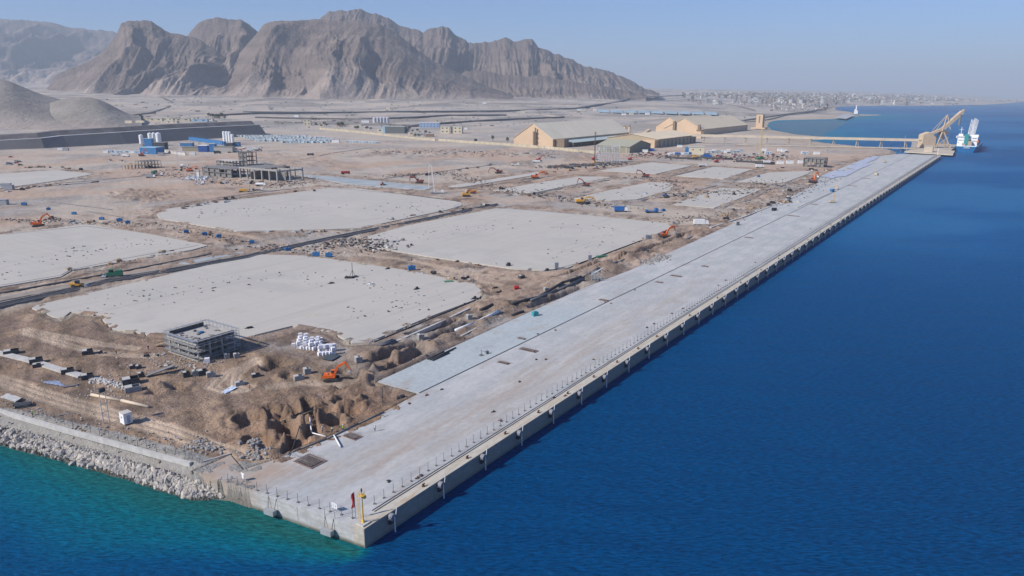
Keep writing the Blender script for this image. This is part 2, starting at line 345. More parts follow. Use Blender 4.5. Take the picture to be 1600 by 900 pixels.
    Z = np.where(dS2 < 0.4, np.minimum(Z, GZ - .35), Z); Z = np.where((dS < .8) & (drift > .25), GZ + .22 + .16 * drift, Z)
    dr2 = sstep(.46, .58, fbm(S / 3, T / 3, 161, 4)) * sstep(-4.0, -.3, dA) * (S < 50) * (T > 30) * (T < 37.5 + 12 * (S < 2)); Z = np.where((dA < .15) & (dr2 > .3), QZ_ - .04 + .12 * dr2, Z)
    # what lies there
    c = lambda *v: np.array(v)[None, None, :]
    pale = c(.47, .395, .32); pink = c(.47, .34, .25); brown = c(.30, .21, .15); grey = c(.38, .34, .30); darkb = c(.12, .087, .067); sand = c(.44, .36, .27)
    mix = lambda A, B, k: A * (1 - k[..., None]) + B * k[..., None]
    Cc = mix(pale * np.ones(S.shape + (1,)), grey, sstep(.45, .6, n_big))
    Cc = mix(Cc, pink, sstep(.40, .62, fbm(S / 90, T / 45, 41, 4)) * sstep(1500, 1000, R) * .9)
    Cc = mix(Cc, brown, np.clip(rough_zone, 0, 1) * sstep(.38, .6, n_mid) * .75)
    Cc = mix(Cc, darkb, np.clip(rough_zone, 0, 1) * sstep(.56, .68, fbm(S / 9, T / 5, 51, 4)) * .7)
    Cc = mix(Cc, brown * .92, fore * .9); Cc = mix(Cc, c(.22, .155, .115), fore * sstep(.45, .6, fbm(S / 16, T / 9, 171, 5)) * .7); Cc = mix(Cc, c(.36, .25, .165), fore * sstep(.5, .64, fbm(S / 7, T / 7, 61, 4)) * .8)
    Cc = mix(Cc, darkb, fore * sstep(.58, .7, fbm(S / 4, T / 4, 63, 4)) * .45)
    Cc = mix(Cc, c(.34, .205, .125), np.clip(pit, 0, 1) * (.35 + .65 * sstep(.4, .6, n_sm)))
    Cc = mix(Cc, brown * .85, np.clip(heap / 1.2, 0, 1) * .6); Cc = mix(Cc, brown * .8, dark * .5)  # trenches and bowls: moist dug soil, plus shade painted into the hollows
    Cc = mix(Cc, c(.47, .36, .265), np.clip(trk, 0, 1) * .85)
    # belts of fresh pale sand next to the slabs
    swp = fbm((S * .5 + T) / 42, (S - T * .5) / 3.0, 181, 4); Cc = Cc * (1 + (fore * .9 + .25 * (R < 1200))[..., None] * (swp - .5)[..., None] * .9)
    Cc = mix(Cc, sand, sstep(6, 1, dS) * sstep(.52, .6, fbm(S / 12, T / 12, 71, 3)) * .9)
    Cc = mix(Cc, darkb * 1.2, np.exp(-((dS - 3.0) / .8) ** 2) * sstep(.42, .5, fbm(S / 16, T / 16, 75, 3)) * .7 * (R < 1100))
    Cc = mix(Cc, c(.17, .155, .145), np.clip(far_rel / 9 + .6, 0, 1) * .85 * sstep(.47, .6, fbm(S / 220, T / 120, 81, 5)) * sstep(1500, 2000, R))
    Cc = mix(Cc, c(.41, .33, .245), sstep(120, 20, sd) * sstep(1100, 1300, S))
    Cc = mix(Cc, c(.33, .31, .28), (revet & (sd < 9.5)) * 1.0)
    Cc = mix(Cc, c(.16, .15, .12), (revet & (Z < .9)) * .8)
    Cc = Cc * (0.9 + 0.2 * n_sm[..., None])
    keep = (sd > -16)
    keep &= ~(insA & (dA < -4))
    Cc = np.concatenate([Cc, np.clip(rough_zone * .8 + fore * .6 + np.clip(heap, 0, 1) * .5 - np.clip(trk, 0, 1), 0.04, 1)[..., None] * (1 - .6 * sstep(280, 450, R))[..., None]], -1)
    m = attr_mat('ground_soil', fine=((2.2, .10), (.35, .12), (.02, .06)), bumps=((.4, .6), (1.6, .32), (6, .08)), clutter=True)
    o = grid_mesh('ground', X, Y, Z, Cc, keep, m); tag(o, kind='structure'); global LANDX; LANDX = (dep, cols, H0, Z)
build_land()
def land_z(x, y):
    """height of the built ground sheet under a point"""
    dep, cols, H0, Z = LANDX
    if y < dep.min() + 1 or y > dep[-2]: return float(ground_z(x, y))
    i = int(np.searchsorted(dep, y)) - 1 if dep[0] < dep[-1] else 0; i = max(0, min(i, len(dep) - 2)); fy = (y - dep[i]) / (dep[i + 1] - dep[i])
    c_ = 800 + x / y * H0; j = int(np.searchsorted(cols, c_)) - 1; j = max(0, min(j, len(cols) - 2)); fx = min(max((c_ - cols[j]) / (cols[j + 1] - cols[j]), 0), 1)
    return float((Z[i, j] * (1 - fx) + Z[i, j + 1] * fx) * (1 - fy) + (Z[i + 1, j] * (1 - fx) + Z[i + 1, j + 1] * fx) * fy)
def on_poly(s, t, poly):
    c = False; n = len(poly)
    for i in range(n):
        x0, y0 = poly[i]; x1, y1 = poly[(i + 1) % n]
        if (y0 > t) != (y1 > t) and s < (x1 - x0) * (t - y0) / (y1 - y0) + x0: c = not c
    return c
def level(x, y):
    """top of whatever surface lies at a point: paving or soil"""
    s, t = toST(x, y)
    if -8 < s < 1100 and -2 < t < 480:
        if on_poly(s, t, APRON): return QZ_
    if 30 < s < 900 and 60 < t < 520:
        for p in SLABS:
            if on_poly(s, t, p): return max(GZ + .30, land_z(x, y))
        for p in PALE:
            if on_poly(s, t, p): return GZ + .26
    return land_z(x, y)

# ------------------------------------------------------------------ the sea
def build_sea():
    cols = np.concatenate([np.arange(-900, -20, 25.0), np.arange(-20, 640, 3.0), np.arange(640, 1180, 6.0), np.arange(1180, 1640, 3.0), np.arange(1640, 2500, 30.0)])
    rows = np.concatenate([np.arange(1250, 905, -12.0), np.arange(905, 670, -2.0), np.arange(670, 240, -7.0), np.arange(240, 158, -.8), np.arange(158, 149.6, -.25)])
    H0 = math.hypot(FPX, 450 - HORIZON)
    dep = np.array([G(800, y, 0)[1] for y in rows]); dep[-1] = 60000
    X = np.outer(dep, (cols - 800) / H0); Y = np.outer(dep, np.ones(len(cols))); S, T = toST(X, Y)
    isl = inside(S, T, COAST); d = seg_dist(S, T, COAST, True) * np.where(isl, 0, 1)
    n = fbm(S / 30, T / 30, 5, 4)
    # near corner: shelf of rock and sand in front of the revetment and the short wall
    dR = seg_dist(S, T, [(-62, 235), (-33, 145), (-19.6, 108), (-14.1, 81), (-11, 65), (-9.5, 54), (-7.3, 43), (-5, 20), (-2, 0)])
    wid = np.interp(T, [-4, 4, 25, 45, 75, 110, 150], [2, 7, 16, 28, 25, 13, 11])
    sh = np.exp(-(dR / wid) ** 1.5) * (S < 2) * sstep(-6, 1, T)
    # bay beyond the quay
    bay = sstep(1200, 1500, S) * sstep(4600, 3300, S)
    dB = seg_dist(S, T, COAST[20:40])
    wB = np.interp(S, [1200, 1500, 1800, 3000, 4200], [30, 90, 210, 260, 120])
    sh2 = np.exp(-(dB / wB) ** 2) * bay * (.6 + .6 * n)
    lagoon = inside(S, T, PS([(1196, 192), (1240, 186.5), (1330, 187), (1312, 195), (1300, 202), (1285, 208), (1300, 213), (1240, 211)])).astype(float)
    c = lambda *v: np.array(v)[None, None, :]
    mix = lambda A, B, k: A * (1 - k[..., None]) + B * k[..., None]
    C = c(.001, .072, .205) * np.ones(S.shape + (1,))
    R = np.hypot(X, Y)
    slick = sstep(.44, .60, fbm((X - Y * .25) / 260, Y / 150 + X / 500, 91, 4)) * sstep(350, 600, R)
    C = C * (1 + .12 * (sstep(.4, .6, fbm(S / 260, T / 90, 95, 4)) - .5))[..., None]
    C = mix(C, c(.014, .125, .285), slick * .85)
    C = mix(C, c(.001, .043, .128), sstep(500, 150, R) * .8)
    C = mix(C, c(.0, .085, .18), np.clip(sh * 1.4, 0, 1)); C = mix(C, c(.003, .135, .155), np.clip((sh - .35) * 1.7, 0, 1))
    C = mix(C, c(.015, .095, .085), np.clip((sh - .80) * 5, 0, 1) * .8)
    C = mix(C, c(.004, .17, .26), np.clip(sh2, 0, 1)); C = mix(C, c(.075, .145, .19), lagoon * .85)
    A = np.concatenate([C], -1)
    m = bpy.data.materials.new('sea_water'); m.use_nodes = True; nn = m.node_tree; b = nn.nodes['Principled BSDF']
    b.inputs['Roughness'].default_value = .35; b.inputs['IOR'].default_value = 1.2; b.inputs['Specular IOR Level'].default_value = .06
    vc = nn.nodes.new('ShaderNodeVertexColor'); vc.layer_name = 'Col'; geo = nn.nodes.new('ShaderNodeNewGeometry')
    sx = nn.nodes.new('ShaderNodeSeparateColor'); nn.links.new(vc.outputs[0], sx.inputs[0])
    # stones under shallow water, ripple highlights and shaded sides painted into the colour
    vor = nn.nodes.new('ShaderNodeTexVoronoi'); vor.inputs['Scale'].default_value = .75; nn.links.new(geo.outputs['Position'], vor.inputs['Vector'])
    shl = nn.nodes.new('ShaderNodeMapRange'); nn.links.new(sx.outputs[1], shl.inputs[0]); shl.inputs[1].default_value = .10; shl.inputs[2].default_value = .2; shl.inputs[4].default_value = .5
    vm = nn.nodes.new('ShaderNodeMapRange'); nn.links.new(vor.outputs['Distance'], vm.inputs[0]); vm.inputs[1].default_value = .15; vm.inputs[2].default_value = .8
    vm.inputs[3].default_value = 0.3; vm.inputs[4].default_value = -1.0
    mu = nn.nodes.new('ShaderNodeMath'); mu.operation = 'MULTIPLY_ADD'; nn.links.new(shl.outputs[0], mu.inputs[0]); nn.links.new(vm.outputs[0], mu.inputs[1]); mu.inputs[2].default_value = 1
    mp = nn.nodes.new('ShaderNodeMapping'); mp.inputs['Rotation'].default_value = (0, 0, -.35); mp.inputs['Scale'].default_value = (.28, 1, 1); nn.links.new(geo.outputs['Position'], mp.inputs[0])
    w1 = nn.nodes.new('ShaderNodeTexNoise'); w1.inputs['Scale'].default_value = 2.0; w1.inputs['Detail'].default_value = 5; w1.inputs['Roughness'].default_value = .6; nn.links.new(mp.outputs[0], w1.inputs[0])
    w2 = nn.nodes.new('ShaderNodeTexNoise'); w2.inputs['Scale'].default_value = .11; w2.inputs['Detail'].default_value = 3; nn.links.new(mp.outputs[0], w2.inputs[0])
    wr = nn.nodes.new('ShaderNodeMapRange'); nn.links.new(w1.outputs[0], wr.inputs[0]); wr.inputs[1].default_value = .32; wr.inputs[2].default_value = .68; wr.inputs[3].default_value = .52; wr.inputs[4].default_value = 1.55
    m2 = nn.nodes.new('ShaderNodeMath'); m2.operation = 'MULTIPLY'; nn.links.new(mu.outputs[0], m2.inputs[0]); nn.links.new(wr.outputs[0], m2.inputs[1])
    sc = nn.nodes.new('ShaderNodeVectorMath'); sc.operation = 'SCALE'; nn.links.new(vc.outputs[0], sc.inputs[0]); nn.links.new(m2.outputs[0], sc.inputs['Scale'])
    nn.links.new(sc.outputs[0], b.inputs['Base Color'])
    b1 = nn.nodes.new('ShaderNodeBump'); b1.inputs['Distance'].default_value = .45; nn.links.new(w1.outputs[0], b1.inputs['Height'])
    b2 = nn.nodes.new('ShaderNodeBump'); b2.inputs['Distance'].default_value = 1.6; nn.links.new(w2.outputs[0], b2.inputs['Height']); nn.links.new(b1.outputs[0], b2.inputs['Normal'])
    nn.links.new(b2.outputs[0], b.inputs['Normal'])
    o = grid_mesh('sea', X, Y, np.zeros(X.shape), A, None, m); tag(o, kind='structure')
build_sea()

# ------------------------------------------------------------------ mountains and hills
def massif(name, skyline, Dr, Df, Db, seed, gully=1.0, fx=34, col=(.195, .148, .122), col2=(.135, .103, .088), step=1.1, nrow=110, foot=None, base=0.0, crag=1.0, power=1.5, label=None):
    px = np.arange(skyline[0][0], skyline[-1][0] + step, step); H0 = math.hypot(FPX, 450 - HORIZON)
    sy = np.interp(px, [p[0] for p in skyline], [p[1] for p in skyline])
    if name == 'hill': sy = np.convolve(np.pad(sy, 22, mode='edge'), np.hanning(45) / np.hanning(45).sum(), 'valid'); crag = 0
    sy = sy - (fbm(px / 9, px * 0 + seed, seed, 4) - .5) * 4.5 * crag
    top = CAM_Z + (HORIZON - sy) / H0 * Dr                          # height of the ridge
    k = np.concatenate([np.linspace(0, 1, nrow), 1 + np.linspace(.03, 1, 24)])
    Dfv = Df if foot is None else np.interp(px, [p[0] for p in foot], [p[1] for p in foot])
    Dfv = np.broadcast_to(Dfv, px.shape).astype(float)
    PX, K = np.meshgrid(px, k)
    D = np.where(K <= 1, Dfv[None, :] + (Dr - Dfv[None, :]) * K, Dr + (Db - Dr) * (K - 1))
    X = (PX - 800) / H0 * D; Y = D
    g = ground_z(X, Y) - 6
    u = K.clip(0, 1); warp = (fbm(X / 420, Y / 420, seed, 3) - .5)
    q = X / 1000 * fx / 2.6
    gul = ridged(q + warp * 1.3, Y / 900 + warp * 2, seed + 5, 4, .55)      # spurs and ravines run down the slope
    fine = ridged(q * 3.1 + warp * 4, Y / 260, seed + 9, 4, .6)
    prof = .25 * u + .75 * u ** power
    prof = np.where(K > 1, 1 - (K - 1) ** 1.2, prof)
    h = (top[None, :] - g) * prof
    amp = np.sin(np.pi * np.clip(u, 0, 1) ** .9) ** .7
    amp = np.where(K > 1, 0, amp)
    rel = (top[None, :] - g).clip(0) * gully
    patch = .35 + 1.1 * sstep(.35, .65, fbm(X / 700, Y / 700, seed + 61, 3)); iso = ridged(X / 330 + warp, Y / 330, seed + 71, 5, .55)
    spur = ridged((X - .15 * Y) / 400 + warp * .9, (Y + .3 * X) / 2300, seed + 91, 2, .4); spur = spur ** 1.3
    h = h + rel * amp * ((spur - .60) * (.55 if name == 'mountain' else .2) + (gul - .62) * .15 * patch + (fine - .6) * .075 * crag * patch + (iso - .6) * (.17 if name == 'mountain' else .12))
    Z = g + np.maximum(h, -5)
    # strata and scree
    cc = np.array(col); c2 = np.array(col2)
    kk = sstep(.45, .62, fbm(X / 260, Y / 130 + Z / 60, seed + 31, 5)); kk = np.clip(kk * .8 + .5 * sstep(.66, .8, fine) * crag + .7 * sstep(.74, .95, u) * crag + .5 * sstep(.62, .7, vnoise(X / 900, Z / 26 + X / 700, seed + 99)), 0, 1)
    C = cc[None, None, :] * (1 - kk[..., None]) + c2[None, None, :] * kk[..., None]
    scree = sstep(.45, .0, u) * .75
    C = C * (1 - scree[..., None]) + np.array([.38, .31, .26])[None, None, :] * scree[..., None]
    C = C * (.9 + .2 * vnoise(X / 30, Z / 12, seed + 77)[..., None])
    if 'mountain_rock' not in MATS: attr_mat('mountain_rock', fine=((.05, .12), (.01, .08)), bumps=((.012, 15), (.05, 6)))
    if 'hill_gravel' not in MATS: attr_mat('hill_gravel', fine=((.05, .08), (.4, .08)), bumps=((.03, 6), (.1, 2)))
    o = grid_mesh(name, X, Y, Z, C, None, MATS['hill_gravel' if name == 'hill' else 'mountain_rock']); tag(o, kind='structure')
    return o
massif('mountain', [(-420, 70), (-200, 38), (-60, 42), (0, 37), (22, 35.5), (60, 39), (100, 42), (120, 47), (160, 52), (200, 56), (260, 75), (330, 100)], 9000, 6200, 11000, 3, fx=14, nrow=90, step=2.2, foot=[(-420, 6200), (330, 7000)])
massif('mountain', [(70, 144), (92, 120), (120, 108), (150, 96), (175, 80), (195, 60), (203, 44), (213, 39.5), (235, 38), (250, 39), (262, 47), (277, 57), (300, 60), (318, 64), (345, 82), (380, 112), (430, 140)], 4300, 3450, 5200, 13, fx=30, foot=[(70, 4000), (150, 3500), (300, 3350), (430, 3700)])
massif('mountain', [(240, 140), (275, 90), (304, 60), (318, 45), (332, 37), (350, 34), (365, 36), (388, 38), (400, 46), (411, 55), (440, 70), (500, 110), (540, 140)], 4700, 3800, 5600, 23, fx=32)
massif('mountain', [(300, 148), (345, 118), (380, 85), (405, 62), (420, 45), (432, 40), (465, 38.5), (500, 37), (545, 38.5), (575, 40), (600, 45), (628, 60), (650, 78), (680, 98), (720, 118), (770, 138), (800, 148)], 4150, 3250, 5000, 37, fx=20, crag=.6, gully=.95, foot=[(300, 3350), (500, 3150), (800, 3500)], power=1.3)
massif('mountain', [(420, 120), (470, 60), (505, 37), (522, 27), (535, 24.5), (553, 23.5), (572, 24.5), (583, 29), (600, 31), (625, 42), (645, 52), (655, 51), (664, 56), (672, 51), (689, 47), (705, 52), (722, 64), (732, 70),
          (752, 71), (770, 68), (789, 62), (797, 66), (803, 69), (815, 67), (831, 66), (840, 76), (860, 84), (880, 91), (897, 97), (910, 106), (921, 105), (940, 112), (958, 115), (975, 124), (993, 130), (1012, 141), (1030, 147)], 5300, 3900, 6400, 43, fx=36, crag=1.5, gully=1.15,
       foot=[(420, 4200), (800, 3900), (1030, 4900)])
massif('mountain', [(590, 150), (640, 132), (700, 122), (740, 112), (790, 118), (850, 120), (900, 128), (960, 138), (1010, 147)], 4500, 3700, 5200, 57, fx=36, crag=1.4, gully=1.2, foot=[(590, 3500), (1010, 4200)])
massif('hill', [(-300, 150), (-120, 118), (-40, 122), (0, 124), (15, 125), (30, 133), (60, 146), (90, 154), (130, 166), (190, 176)], 1950, 1560, 2300, 67, fx=30, col=(.26, .23, .20), col2=(.21, .185, .165), nrow=50, gully=.3, crag=.15, power=1.1)
massif('hill', [(30, 184), (60, 166), (90, 156), (120, 151), (150, 153), (170, 162), (190, 175), (215, 182)], 1850, 1600, 2150, 71, fx=30, col=(.27, .24, .205), col2=(.22, .195, .17), nrow=50, gully=.3, crag=.15, power=1.0)
# ------------------------------------------------------------------ air
def box_mesh(name, lo, hi, m):
    v = [(x, y, z) for x in (lo[0], hi[0]) for y in (lo[1], hi[1]) for z in (lo[2], hi[2])]
    f = [(0, 1, 3, 2), (4, 6, 7, 5), (0, 4, 5, 1), (2, 3, 7, 6), (0, 2, 6, 4), (1, 5, 7, 3)]
    me = bpy.data.meshes.new(name); me.from_pydata(v, [], f); me.materials.append(m)
    o = bpy.data.objects.new(name, me); COL.objects.link(o); return o
hm = bpy.data.materials.new('haze_air'); hm.use_nodes = True; hn = hm.node_tree; hn.nodes.remove(hn.nodes['Principled BSDF'])
pv = hn.nodes.new('ShaderNodeVolumePrincipled'); pv.inputs['Color'].default_value = (.80, .90, 1.0, 1); pv.inputs['Density'].default_value = HAZE; pv.inputs['Anisotropy'].default_value = 0
hn.links.new(pv.outputs[0], hn.nodes['Material Output'].inputs['Volume'])
tag(box_mesh('haze', (-62000, -1200, -11), (62000, 62000, 1150), hm), kind='stuff')
# ------------------------------------------------------------------ mesh building
class MB:
    """collects boxes, bars, tubes and plates and links them as ONE mesh object"""
    def __init__(s): s.v = []; s.f = []; s.m = []; s.mi = 0
    def add(s, v, f):
        o = len(s.v); s.v += [tuple(map(float, p)) for p in v]; s.f += [tuple(i + o for i in q) for q in f]; s.m += [s.mi] * len(f); return s
    def box(s, x, y, z, dx, dy, dz, rz=0.0, tilt=None):
        """box centred on x, y and standing on z"""
        c, n = math.cos(rz), math.sin(rz); v = []
        for a in (-.5, .5):
            for b in (-.5, .5):
                for k in (0, 1): v.append((x + a * dx * c - b * dy * n, y + a * dx * n + b * dy * c, z + k * dz))
        return s.add(v, [(0, 1, 3, 2), (4, 6, 7, 5), (0, 4, 5, 1), (2, 3, 7, 6), (0, 2, 6, 4), (1, 5, 7, 3)])
    def bar(s, p, q, w, h=None):
        """square bar between two points"""
        p, q = Vector(p), Vector(q); h = h or w; d = (q - p)
        if d.length < 1e-6: return s
        d.normalize(); r = d.cross(Vector((0, 0, 1)))
        if r.length < 1e-3: r = Vector((1, 0, 0))
        r.normalize(); u = r.cross(d); v = []
        for e in (p, q):
            for a, b in ((-1, -1), (1, -1), (1, 1), (-1, 1)): v.append(e + r * a * w / 2 + u * b * h / 2)
        return s.add(v, [(0, 1, 2, 3), (7, 6, 5, 4), (0, 4, 5, 1), (1, 5, 6, 2), (2, 6, 7, 3), (3, 7, 4, 0)])
    def tube(s, p, q, r0, r1=None, n=8, caps=True):
        p, q = Vector(p), Vector(q); r1 = r0 if r1 is None else r1; d = (q - p).normalized()
        a = d.cross(Vector((0, 0, 1)));
        if a.length < 1e-3: a = Vector((1, 0, 0))
        a.normalize(); b = d.cross(a); v = []
        for e, r in ((p, r0), (q, r1)):
            for k in range(n): t = 2 * math.pi * k / n; v.append(e + a * math.cos(t) * r + b * math.sin(t) * r)
        f = [(k, (k + 1) % n, n + (k + 1) % n, n + k) for k in range(n)]
        if caps: f += [tuple(range(n - 1, -1, -1)), tuple(range(n, 2 * n))]
        return s.add(v, f)
    def path(s, pts, r, n=6):
        for a, b in zip(pts[:-1], pts[1:]): s.tube(a, b, r, r, n)
        return s
    def prism(s, poly, z0, z1):
        """vertical prism over a plan outline"""
        n = len(poly); ar = sum(poly[i][0] * poly[(i + 1) % n][1] - poly[(i + 1) % n][0] * poly[i][1] for i in range(n))
        if ar < 0: poly = poly[::-1]
        v = [(p[0], p[1], z0) for p in poly] + [(p[0], p[1], z1) for p in poly]
        return s.add(v, [tuple(range(n - 1, -1, -1)), tuple(range(n, 2 * n))] + [(k, (k + 1) % n, n + (k + 1) % n, n + k) for k in range(n)])
    def side(s, prof, y0, y1):
        """outline in x, z swept along y"""
        n = len(prof); v = [(p[0], y0, p[1]) for p in prof] + [(p[0], y1, p[1]) for p in prof]
        return s.add(v, [tuple(range(n)), tuple(range(2 * n - 1, n - 1, -1))] + [(n + k, n + (k + 1) % n, (k + 1) % n, k) for k in range(n)])
    def ball(s, x, y, z, rx, ry=None, rz=None, seg=10, ring=6, rough=0, rnd=None):
        ry = ry or rx; rz = rz or rx; v = [(x, y, z - rz)]; f = []
        for i in range(1, ring):
            t = math.pi * i / ring
            for k in range(seg):
                a = 2 * math.pi * k / seg; q = 1 + (rnd.uniform(-rough, rough) if rough else 0)
                v.append((x + rx * q * math.sin(t) * math.cos(a), y + ry * q * math.sin(t) * math.sin(a), z - rz * q * math.cos(t)))
        v.append((x, y, z + rz)); L = len(v) - 1
        for k in range(seg): f.append((0, 1 + (k + 1) % seg, 1 + k)); f.append((L, L - seg + k, L - seg + (k + 1) % seg))
        for i in range(ring - 2):
            for k in range(seg): a = 1 + i * seg; f.append((a + k, a + (k + 1) % seg, a + seg + (k + 1) % seg, a + seg + k))
        return s.add(v, f)
    def build(s, name, mats, parent=None, loc=None, rz=0.0, smooth=False):
        me = bpy.data.meshes.new(name); me.from_pydata(s.v, [], s.f)
        for m in (mats if isinstance(mats, (list, tuple)) else [mats]): me.materials.append(m)
        if isinstance(mats, (list, tuple)) and len(mats) > 1: me.polygons.foreach_set('material_index', s.m)
        if smooth: me.polygons.foreach_set('use_smooth', [True] * len(s.f))
        me.update(); o = bpy.data.objects.new(name, me); COL.objects.link(o)
        if parent: o.parent = parent
        if loc is not None: o.location = loc
        o.rotation_euler.z = rz; return o
def thing(name, loc, label, cat, group=None, rz=0.0):
    o = bpy.data.objects.new(name, None); COL.objects.link(o); o.location = loc; o.rotation_euler.z = rz; o.empty_display_size = .1
    return tag(o, label, cat, group)
def dup(o, loc, rz=None, label=None, group=None, scale=None):
    def cp(a, par):
        c = a.copy(); COL.objects.link(c)
        if par is not None: c.parent = par
        for ch in KIDS.get(a.name) or list(a.children): cp(ch, c)
        return c
    r = cp(o, None); r.location = loc
    if rz is not None: r.rotation_euler.z = rz
    if label: r['label'] = label
    if group: r['group'] = group
    if scale: r.scale = (scale,) * 3 if not isinstance(scale, tuple) else scale
    return r
KIDS = {}
PO = (QO[0], QO[1], 0)                                # anything given PO, ANG is modelled in quay coordinates

M_conc = mat('concrete_grey', (.41, .382, .345), .9, noise=.035, scale=.05)
M_concl = mat('concrete_light', (.50, .48, .45), .9, noise=.12, scale=.5)
M_concd = mat('concrete_dark', (.22, .21, .20), .9, noise=.15, scale=.5)
M_steel = mat('galvanised_steel', (.42, .43, .44), .5, .4, noise=.1)
M_dark = mat('dark_rubber', (.035, .035, .038), .8, noise=.2)
M_black = mat('black_lining', (.055, .055, .06), .7, noise=.25, scale=.8)
M_white = mat('white_paint', (.78, .78, .76), .5, noise=.05)
M_rust = mat('rusty_iron', (.14, .07, .05), .85, noise=.3, scale=2)
M_yel = mat('yellow_paint', (.75, .47, .10), .5, noise=.08)
M_orange = mat('orange_machine_paint', (.80, .155, .025), .45, noise=.12, scale=1.5)
M_yelm = mat('yellow_machine_paint', (.70, .36, .04), .5, noise=.15, scale=1.5)
M_glass = mat('dark_glass', (.03, .04, .05), .12, noise=.1, spec=.6)
M_blue = mat('blue_sheet', (.04, .17, .38), .5, noise=.12, scale=.3)
M_bluep = mat('pale_blue_sheet', (.32, .50, .66), .6, noise=.1)
M_tan = mat('tan_cladding', (.58, .42, .28), .8, noise=.05, scale=.05)
M_tang = mat('greenish_tan_roof', (.80, .70, .52), .8, noise=.05, scale=.04)
M_cream = mat('cream_render', (.66, .58, .42), .9, noise=.08, scale=.3)
M_wood = mat('timber', (.40, .28, .17), .9, noise=.2, scale=2)
M_soil = mat('loose_soil', (.24, .17, .12), .95, noise=.3, scale=1.2, bump=.2)
M_rock = mat('pale_rock', (.46, .415, .36), .95, noise=.2, scale=.6, bump=.08)
M_rockd = mat('grey_rock', (.33, .31, .29), .95, noise=.25, scale=.8, bump=.08)
M_red = mat('red_cloth', (.45, .03, .03), .8, noise=.2)

